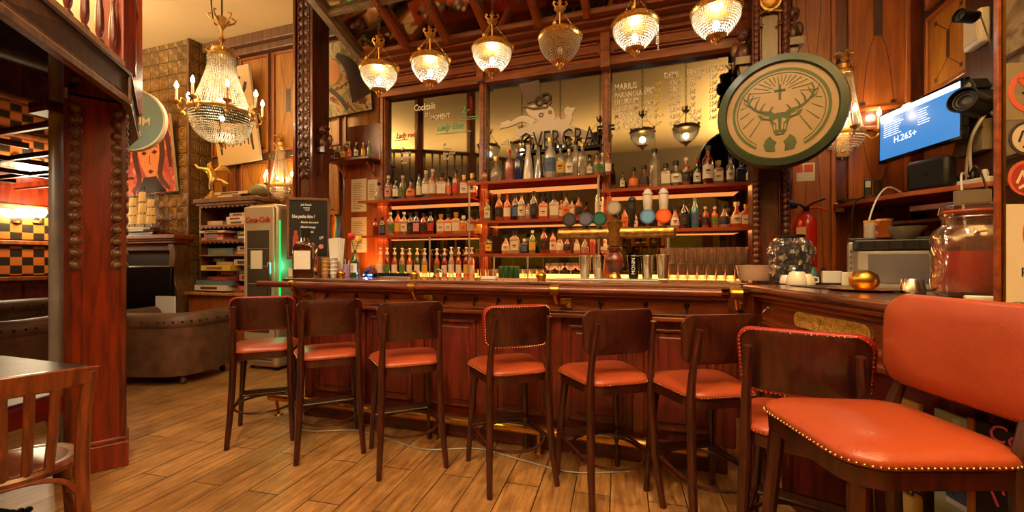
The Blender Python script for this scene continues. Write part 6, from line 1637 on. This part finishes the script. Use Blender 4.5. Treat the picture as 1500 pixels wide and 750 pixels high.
# paintings
def canvas(name, lb, loc, w, h, rz, roll, mat, edge='paper'):
    t = thing(name, lb, 'painting', loc, rot=(R(4), R(roll), rz))
    MB().box(-w / 2, w / 2, -.015, .02, -h / 2, h / 2).build('stretcher_frame', edge, t, smooth=0); MB().box(-w / 2 + .002, w / 2 - .002, -.017, -.015, -h / 2 + .002, h / 2 - .002).build('canvas', mat, t, smooth=0); return t
p = at(221, 229, Y=1.38)
t = canvas('painting', 'unframed reddish portrait painting of a face above the mantel', (p.x, 1.36, p.z), .95, 1.08, R(2), -2, art_mat('red_portrait', [hexc(120, 34, 20), hexc(206, 90, 50), hexc(150, 46, 60), hexc(226, 140, 80), hexc(70, 24, 20)], 2.6, 2.2, 2))
mb = MB(); f = [(-.06, .34), (.12, .32), (.19, .12), (.13, -.1), (.02, -.26), (-.04, -.24), (-.14, -.05), (-.17, .16)]; mb.vprism(f, -.019, -.017); o = mb.build('painted_face', paint(216, 140, 96), t, smooth=0); o.scale = (1.3, 1, 1.25); o.location = (.02, 0, -.06)
mb = MB()
for x in (-.07, .09): mb.vprism([(x - .045, .08), (x, .105), (x + .045, .08), (x, .055)], -.021, -.019); strip(mb, [(x - .05, .13), (x, .15), (x + .05, .13)], .012, -.021, .002)
strip(mb, [(.01, .05), (.0, -.04), (.02, -.05)], .008, -.021, .002); mb.vprism([(-.04, -.13), (0.005, -.11), (.05, -.13), (0.005, -.16)], -.021, -.019)
o = mb.build('painted_features', paint(80, 24, 20), t, smooth=0); o.scale = (1.3, 1, 1.25); o.location = (.02, 0, -.06)
mb = MB()
for l in ([(-.03, .36), (-.2, .3), (-.26, 0), (-.22, -.34), (-.38, -.5)], [(.05, .36), (.26, .3), (.28, .0), (.2, -.3), (.36, -.5)], [(-.1, .4), (-.34, .3), (-.4, -.1)], [(.1, .4), (.38, .3), (.42, -.2)]):
    c = bez([(a, 0, b) for a, b in l], 14); strip(mb, [(q.x, q.z) for q in c], [.05 + .05 * math.sin(PI * i / 14) for i in range(15)], -.0185 - rnd.random() * .001, .001)
mb.build('painted_hair', paint(74, 38, 30), t, smooth=0)
MB().vprism([(-.3, -.53), (-.12, -.3), (.12, -.3), (.3, -.53)], -.0195, -.0185).build('painted_collar', paint(36, 28, 30), t, smooth=0)
p = at(347, 172, Y=1.64)
t = canvas('painting', 'pale canvas with black ink strokes leaning out behind the chandelier', (p.x + .0, 1.60, p.z), .72, 1.30, R(4), -5, paint(220, 190, 140, .8))
mb = MB()
for i in range(7):
    x = -.20 + i * .067; strip(mb, [(x, -.42 + .02 * (i % 2)), (x, -.28), (x * .95, -.16)], [.018, .03, .012], -.019, .002)
c = bez([(-.27, 0, -.5), (-.26, 0, -.1), (-.05, 0, .1), (.22, 0, -.05), (.27, 0, -.5)], 20); strip(mb, [(q.x, q.z) for q in c], [.03 + .04 * math.sin(PI * i / 20) for i in range(21)], -.0195, .002)
c = bez([(.0, 0, .12), (.1, 0, .26), (.05, 0, .42), (.2, 0, .5)], 14); strip(mb, [(q.x, q.z) for q in c], .035, -.0198, .002)
c = bez([(.1, 0, .26), (.22, 0, .3), (.28, 0, .42)], 10); strip(mb, [(q.x, q.z) for q in c], .05, -.0199, .002)
mb.build('ink_strokes', paint(60, 44, 34, .7), t, smooth=0)
p = at(488, 118, Y=1.66)
t = canvas('painting', 'colourful abstract red and green canvas behind the carved column', (p.x, 1.66, p.z), 1.12, .92, 0, -3, art_mat('colour_abstract', [hexc(226, 90, 60), hexc(80, 46, 36), hexc(230, 190, 140), hexc(120, 160, 90), hexc(200, 60, 50), hexc(90, 60, 50)], 3.2, 3, 5), 'dark_wood')
mb = MB(); c = bez([(.1, 0, .3), (.3, 0, .1), (.42, 0, -.3)], 12); strip(mb, [(q.x, q.z) for q in c], [.06 + .02 * i for i in range(13)], -.019, .002)
c = bez([(-.05, 0, -.1), (.1, 0, -.25), (.2, 0, -.4)], 12); strip(mb, [(q.x, q.z) for q in c], .06, -.0192, .002); mb.build('painted_swirls', paint(60, 40, 34), t, smooth=0)
mb = MB(); mb.vprism([(.0 + math.cos(2 * PI * i / 20) * .13, .10 + math.sin(2 * PI * i / 20) * .16) for i in range(20)], -.0188, -.017); mb.build('painted_blot', paint(226, 150, 90), t, smooth=0)

# oval hanging brewery sign behind the gallery
sp2 = at(194, 176, Z=4.25)
t = thing('round_sign', 'round blue pub sign with red figure, partly hidden behind the gallery', 'sign', sp2, YAW + R(8))
mb = MB().lathe([(.30, .0), (.30, -.034), (.315, -.03), (.315, .02), (.30, .03)], n=48); mb.xf(0, Matrix.Rotation(-PI / 2, 4, 'X')); mb.build('rim', 'paper', t)
mb = MB(); disc(mb, .30, -.032, .032, 48); mb.build('panel', paint(96, 124, 132, .4), t, smooth=0)
mb = MB(); mb.vprism([(-.09 + math.cos(2 * PI * i / 24) * .13, .13 + math.sin(2 * PI * i / 24) * .11) for i in range(24)], -.036, -.032); mb.build('red_figure', paint(206, 70, 44), t, smooth=0)
text('sign_text', 'DELIRIUM', .115, 'paper', (-.44 + .17, -.036, -.06), (PI / 2, 0, 0), t, thin=.012, sx=.92); text('sign_text', 'CAFES', .07, 'paper', (-.09, -.036, -.17), (PI / 2, 0, 0), t, thin=.01)
MB().tube([(0, 0, .31), (0, 0, CEIL - sp2.z)], .006, 6).build('hanging_rod', 'black_metal', t)

# ------------------------------------------------------------------ chesterfield armchair and sofa
def chesterfield(lb, loc, rz, w, d=.86, h=.74, name='armchair', group='brown chesterfield seats'):
    t = thing(name, lb, 'armchair' if name == 'armchair' else 'sofa', loc, rz, group)
    # seat faces -y ; back along +y ; arms same height
    U = []
    hw, hd, r = w / 2 - .11, d / 2 - .11, .2
    U.append((-hw, -hd, 0)); U.append((-hw, hd - r, 0))
    for i in range(7): a = PI - PI / 2 * i / 6; U.append((-hw + r + math.cos(a) * r, hd - r + math.sin(a) * r, 0))
    for i in range(7): a = PI / 2 - PI / 2 * i / 6; U.append((hw - r + math.cos(a) * r, hd - r + math.sin(a) * r, 0))
    U.append((hw, -hd, 0))
    def wall_along(mb, off, th, z0, z1):
        P_ = [Vector(u) for u in U]; n = len(P_); L = []; Rr = []
        for i in range(n):
            tt = (P_[min(i + 1, n - 1)] - P_[max(i - 1, 0)]).normalized(); nn = Vector((-tt.y, tt.x, 0))
            L.append(P_[i] + nn * (off + th)); Rr.append(P_[i] + nn * off)
        out = [(p.x, p.y) for p in L] + [(p.x, p.y) for p in reversed(Rr)]
        m = len(out); vs = [(x, y, z0) for x, y in out] + [(x, y, z1) for x, y in out]
        k = n; fs = []
        for i in range(m): fs.append((i, (i + 1) % m, m + (i + 1) % m, m + i))
        for i in range(k - 1): a, b, c_, d_ = i, i + 1, m - 2 - i, m - 1 - i; fs.append((a, d_, c_, b)); fs.append((m + a, m + b, m + c_, m + d_))
        mb.add(vs, fs)
    mb = MB(); wall_along(mb, -.05, .14, .10, h - .08); mb.build('back_and_arms', 'sofa', t, smooth=40)
    mb = MB(); mb.tube([(u[0], u[1], h - .085) for u in U], .105, 14); mb.sph((U[0][0], U[0][1], h - .085), .107, 14, 10, sy=.35); mb.sph((U[-1][0], U[-1][1], h - .085), .107, 14, 10, sy=.35)
    # soft dents between buttons
    mb.build('rolled_top', 'sofa', t)
    mb = MB(); L = 0; pts_ = [Vector(u) for u in U]
    for a, b in zip(pts_, pts_[1:]):
        k = max(1, int((b - a).length / .13))
        for i in range(k):
            p = a.lerp(b, i / k); tt = (b - a).normalized(); nn = Vector((-tt.y, tt.x, 0))
            q = p + nn * .098; mb.sph((q.x, q.y, h - .07), .014, 6, 5)
            q = p - nn * .06; mb.sph((q.x, q.y, h - .16), .014, 6, 5)
    mb.build('buttons', 'black', t)
    MB().box(-hw + .02, hw - .02, -hd - .04, hd - .03, .22, .42).build('seat_cushion', 'sofa', t, bevel=.05, seg=4)
    MB().box(-hw, hw, -hd - .02, hd, .10, .24).build('base', 'sofa', t, bevel=.02)
    for x in (-hw + .04, hw - .04):
        for y in (-hd + .02, hd - .04): MB().lathe([(.02, 0), (.034, .02), (.03, .05), (.02, .07), (.03, .10)], (x, y, 0), 12).build('foot', 'dark_wood', t)
    return t
chesterfield('brown leather chesterfield armchair with its buttoned back to the viewer', (-4.06, .56, 0), R(196), 1.14)
chesterfield('brown leather chesterfield sofa under the gallery behind the steel pole', (-5.2, -.62, 0), R(205), 1.7, name='sofa')
chesterfield('second brown buttoned sofa, further back against the marquetry wall', (-6.6, .2, 0), R(-90), 1.7, d=.8, h=.82, name='sofa')

# ------------------------------------------------------------------ gallery above the lounge
def Cg(cx, cz): return C2W(cx, cz)
edge = [(-1.55, .45), (-1.996, 1.656), (-2.364, 2.608), (-2.946, 3.32), (-3.9, 4.10), (-5.6, 5.2)]
E = [Cg(*e) for e in edge]
ga = thing('gallery', 'wooden gallery with turned balusters and mirrored underside at upper left', 'gallery', (0, 0, 0))
ZB = 2.28
poly_ = E + [(-7.19, E[-1][1]), (-7.19, -4.0), (-1.6, -4.0)]
MB().prism(poly_, ZB + .05, ZB + .16).build('deck', 'dark_wood', ga, smooth=0)
MB().prism([(x, y) for x, y in poly_], ZB + .035, ZB + .05).build('mirrored_soffit', 'mirror', ga, smooth=0)
def edge_board(name, z0, z1, off0, off1, mat, bevel=.006, pts=E):
    mb = MB(); P_ = [Vector((x, y)) for x, y in pts]; n = len(P_); A = []; B = []
    for i in range(n):
        tt = (P_[min(i + 1, n - 1)] - P_[max(i - 1, 0)]).normalized(); nn = Vector((tt.y, -tt.x))
        A.append(P_[i] + nn * off1); B.append(P_[i] + nn * off0)
    for i in range(n - 1):
        q = [B[i], A[i], A[i + 1], B[i + 1]]
        mb.add([(p.x, p.y, z0) for p in q] + [(p.x, p.y, z1) for p in q], [(3, 2, 1, 0), (4, 5, 6, 7), (0, 1, 5, 4), (1, 2, 6, 5), (2, 3, 7, 6), (3, 0, 4, 7)])
    return mb.build(name, mat, ga, smooth=0, bevel=0)
edge_board('fascia', ZB, ZB + .17, -.03, .0, 'fascia_wood')
edge_board('lower_bead', ZB - .012, ZB + .018, -.03, .012, 'frame_wood')
edge_board('upper_bead', ZB + .165, ZB + .185, -.05, .018, 'dark_wood')
edge_board('plinth_rail', ZB + .185, ZB + .235, -.09, -.0, 'fascia_wood')
edge_board('hand_rail', ZB + .95, ZB + 1.0, -.09, .01, 'mahogany_x')
# pale edge trim at the corner
x, y = E[3]; x2, y2 = E[2]
MB().tube([(x2 + .01, y2, ZB), (x2 + .01, y2, ZB + .19)], .010, 6).tube([(x + .01, y, ZB), (x + .01, y, ZB + .19)], .010, 6).build('corner_bead', 'frame_wood', ga)
bal = None
def baluster(x, y, nm='baluster'):
    global bal
    if bal is None:
        bal = MB().lathe([(.022, 0), (.022, .03), (.010, .05), (.018, .08), (.021, .12), (.019, .2), (.012, .27), (.008, .33), (.014, .35), (.008, .37), (.010, .5), (.012, .62), (.018, .66), (.020, .72)], n=14).build(nm, 'mahogany', ga)
        o = bal
    else: o = bal.copy(); COL.objects.link(o)
    o.location = (x, y, ZB + .235); return o
for i in range(5):
    a, b = Vector(E[i]), Vector(E[i + 1]); L_ = (b - a).length; nn = Vector(((b - a).normalized().y, -(b - a).normalized().x))
    k = int(L_ / .13)
    for j in range(k):
        p = a.lerp(b, (j + .5) / k) - nn * .045; baluster(p.x, p.y)
for x, y in (E[2], E[3]):
    mb = MB(); px_, py_ = x - .05, y - .02
    st_ = len(mb.v); mb.box(-.06, .06, -.06, .06, 0, CEIL - ZB - .19); mb.xf(st_, Matrix.Translation((px_, py_, ZB + .185)) @ Matrix.Rotation(R(30), 4, 'Z')); mb.build('newel_post', 'pillar_wood', ga, smooth=0, bevel=.01)
# strips under the mirrored soffit
mb = MB()
for k in range(9):
    y = -3.4 + k * .5
    mb.box(-7.15, -2.6 if y < -.8 else -3.6 - (y + .8) * .8, y - .012, y + .012, ZB + .012, ZB + .036)
for x in (-6.4, -5.6, -4.8, -4.0, -3.2): mb.box(x - .012, x + .012, -3.6, -1.3 if x > -3.4 else (-.6 if x > -4.4 else .3), ZB + .01, ZB + .036)
mb.build('soffit_strips', 'mahogany_x', ga, smooth=0)
# supports: carved pillar and steel pole
pc2 = C2W(-2.66, 2.72)
pl = thing('carved_pillar', 'square reddish wooden pillar with carved edges holding the gallery', 'pillar', (pc2[0], pc2[1], 0), R(60))
w = .122
MB().box(-w, w, -w, w, 0, ZB + .03).build('shaft', 'pillar_wood', pl, smooth=0, bevel=.005)
MB().box(-w - .025, w + .025, -w - .025, w + .025, 0, .16).box(-w - .015, w + .015, -w - .015, w + .015, .16, .19).build('base', 'pillar_wood', pl, smooth=0, bevel=.008)
mb = MB()
for sx_ in (-1, 1):
    mb.box(sx_ * w - .02, sx_ * w + .012, -w - .012, -w + .01, .19, ZB)
for sy_ in (-1, 1): mb.box(w - .01, w + .012, sy_ * w - .016, sy_ * w + .016, .19, ZB)
mb.box(-w * .55 - .004, -w * .55 + .004, -w - .006, -w, .25, 1.25)
mb.build('edge_mould', 'mahogany', pl, smooth=0, bevel=.004)
mb = MB()
z = 1.28
while z < ZB - .03:
    for sx_ in (-1, 1):
        mb.sph((sx_ * (w - .028), -w - .01, z), .024, 10, 6, sy=.7)
        st_ = len(mb.v); mb.ring((0, 0, 0), .027, .006, 14, 4); mb.xf(st_, Matrix.Translation((sx_ * (w - .028), -w - .008, z)) @ Matrix.Rotation(PI / 2, 4, 'X'))
        mb.octa((sx_ * (w - .028), -w - .008, z + .036), .012)
    mb.sph((w + .008, -w + .035, z), .024, 8, 6, sx=.7); mb.sph((w + .008, w - .035, z), .024, 8, 6, sx=.7)
    z += .074
mb.build('carved_roundels', 'frame_wood', pl)
pc3 = C2W(-1.073 * 2.85, 2.85)
sp3 = thing('steel_pole', 'round worn steel pole holding the gallery left of the carved pillar', 'pole', (pc3[0], pc3[1], 0))
MB().frus((0, 0, 0.01), (0, 0, ZB + .034), .044, .044, 20).build('tube', 'dull_steel', sp3); MB().box(-.09, .09, -.09, .09, 0, .012).build('base_plate', 'dull_steel', sp3, smooth=0); MB().box(-.1, .1, -.1, .1, ZB - .0, ZB + .034).build('head_plate', 'mahogany', sp3, smooth=0)
# globe lights on the marquetry wall
for px, lb in ((56, 'right glass globe wall light over the marquetry bench'), (28, 'left glass globe wall light over the marquetry bench')):
    p = at(px, 313, X=-7.13)
    t = thing('globe_light', lb, 'wall light', (-7.14, p.y, p.z), 0, 'globe lights on the marquetry wall')
    MB().tube([(-.03, 0, -.12), (.04, 0, -.13), (.07, 0, -.09), (.07, 0, -.06)], .012, 8).lathe([(.05, -.03), (.05, -.0)], (-.03, 0, -.1), 12).build('arm', 'gold', t)
    MB().lathe([(.02, -.06), (.05, -.03), (.068, .02), (.05, .07), (.02, .085)], (.07, 0, 0), 16).build('globe', 'bulb', t)
    l = point_light('globe_glow', (.2, 0, .03), 18, .07, (1, .80, .46)); l.parent = t
# ------------------------------------------------------------------ near table and bentwood chair
cx_, cy_ = C2W(-2.24, 2.24)
tb = thing('cafe_table', 'square table with dark stone top and wooden edge at lower left', 'table', (cx_ - .40, cy_ - .40, 0))
MB().box(-.40, .40, -.40, .40, .735, .752).build('stone_top', 'table_top', tb, smooth=0, bevel=.003)
MB().box(-.415, .415, -.415, .415, .70, .737).box(-.38, .38, -.38, .38, .66, .70).build('wooden_edge', 'bent_wood', tb, smooth=0, bevel=.008)
MB().lathe([(.06, .08), (.04, .12), (.03, .3), (.045, .45), (.03, .6), (.06, .66)], n=18).build('pedestal', 'black_metal', tb)
mb = MB()
for k in range(4):
    a = k * PI / 2 + PI / 4; c, s = math.cos(a), math.sin(a)
    mb.tube(bez([(0, 0, .12), (c * .12, s * .12, .13), (c * .24, s * .24, .06), (c * .33, s * .33, .025)], 8), .02, 8)
    for q in range(3): mb.sph((c * (.28 + .03 * q), s * (.28 + .03 * q), .05), .016, 6, 5)
mb.build('cast_feet', 'black_metal', tb)
chx, chy = C2W(-2.08, 1.76)
cr = thing('bentwood_chair', 'wooden cafe chair with slatted curved back at lower left', 'chair', (chx, chy, 0), R(70))
# local: seat faces +y, back at -y
o_ = [(math.cos(2 * PI * i / 32) * .205, math.sin(2 * PI * i / 32) * .205) for i in range(32)]
mb = MB(); pad(mb, o_, [(.95, .425), (1.02, .43), (1.04, .45), (1.0, .462)]); mb.build('seat_rim', 'bent_wood', cr, smooth=40)
mb = MB(); pad(mb, o_, [(.93, .455), (.93, .464), (.8, .462), (.4, .459), (.05, .458)]); mb.build('seat', 'seat_ply', cr, smooth=40)
for s in (-1, 1):
    c = bez([(s * .205, -.27, 0), (s * .19, -.215, .2), (s * .185, -.19, .45), (s * .19, -.205, .66), (s * .205, -.235, .845)], 14)
    MB().tube(c, [.019 + .006 * math.sin(PI * i / 14) for i in range(15)], 10).build('rear_leg', 'bent_wood', cr)
    MB().tube([(s * .19, .2, 0), (s * .165, .15, .43)], [.014, .02], 10).build('front_leg', 'bent_wood', cr)
mb = MB(); n_ = 17; vs = []; fs = []
for i in range(n_):
    u = -1 + 2 * i / (n_ - 1); x = u * .235; y = -.22 - .045 * (1 - u * u); zz = .83
    hh = .042 - .012 * abs(u) ** 3
    vs += [(x, y - .010, zz - hh), (x, y + .010, zz - hh), (x, y + .010 - .006, zz + hh), (x, y - .010 - .006, zz + hh)]
for i in range(n_ - 1):
    for j in range(4): fs.append((i * 4 + j, (i + 1) * 4 + j, (i + 1) * 4 + (j + 1) % 4, i * 4 + (j + 1) % 4))
fs += [(0, 1, 2, 3), tuple((n_ - 1) * 4 + j for j in (3, 2, 1, 0))]
mb.add(vs, fs).build('top_rail', 'bent_wood', cr, smooth=50, bevel=.006)
for x in (-.105, -.035, .035, .105):
    yb = -.19; yt = -.22 - .045 * (1 - (x / .235) ** 2)
    st_ = MB().tube([(x * .85, yb, .455), (x * .95, (yb + yt) / 2 - .005, .63), (x, yt, .80)], .016, 8); st_.build('back_slat', 'bent_wood', cr)
MB().tube(bez([(-.185, -.2, .30), (-.13, -.2, .40), (0, -.2, .43), (.13, -.2, .40), (.185, -.2, .30)], 14), .010, 8).tube([(-.175, .12, .22), (-.17, -.18, .24)], .010, 8).tube([(.175, .12, .22), (.17, -.18, .24)], .010, 8).build('brace', 'bent_wood', cr)
# red seat corner beyond the table
rx, ry = C2W(-2.75, 2.35)
rx, ry = C2W(-2.93, 2.2)
t = thing('red_chair', 'chair with rounded red leather seat cut by the left edge, beyond the table', 'chair', (rx + .03, ry + .13, 0), R(-72))
MB().box(-.21, .21, -.21, .21, .39, .53).build('seat', 'leather_red', t, bevel=.04, seg=4)
MB().box(-.21, .21, -.27, -.19, .50, .70).build('backrest', 'leather_red', t, bevel=.03, seg=4)
for x in (-.18, .18):
    for y in (-.18, .18): MB().frus((x, y, 0), (x * .9, y * .9, .41), .014, .02, 8).build('leg', 'stool_wood', t)
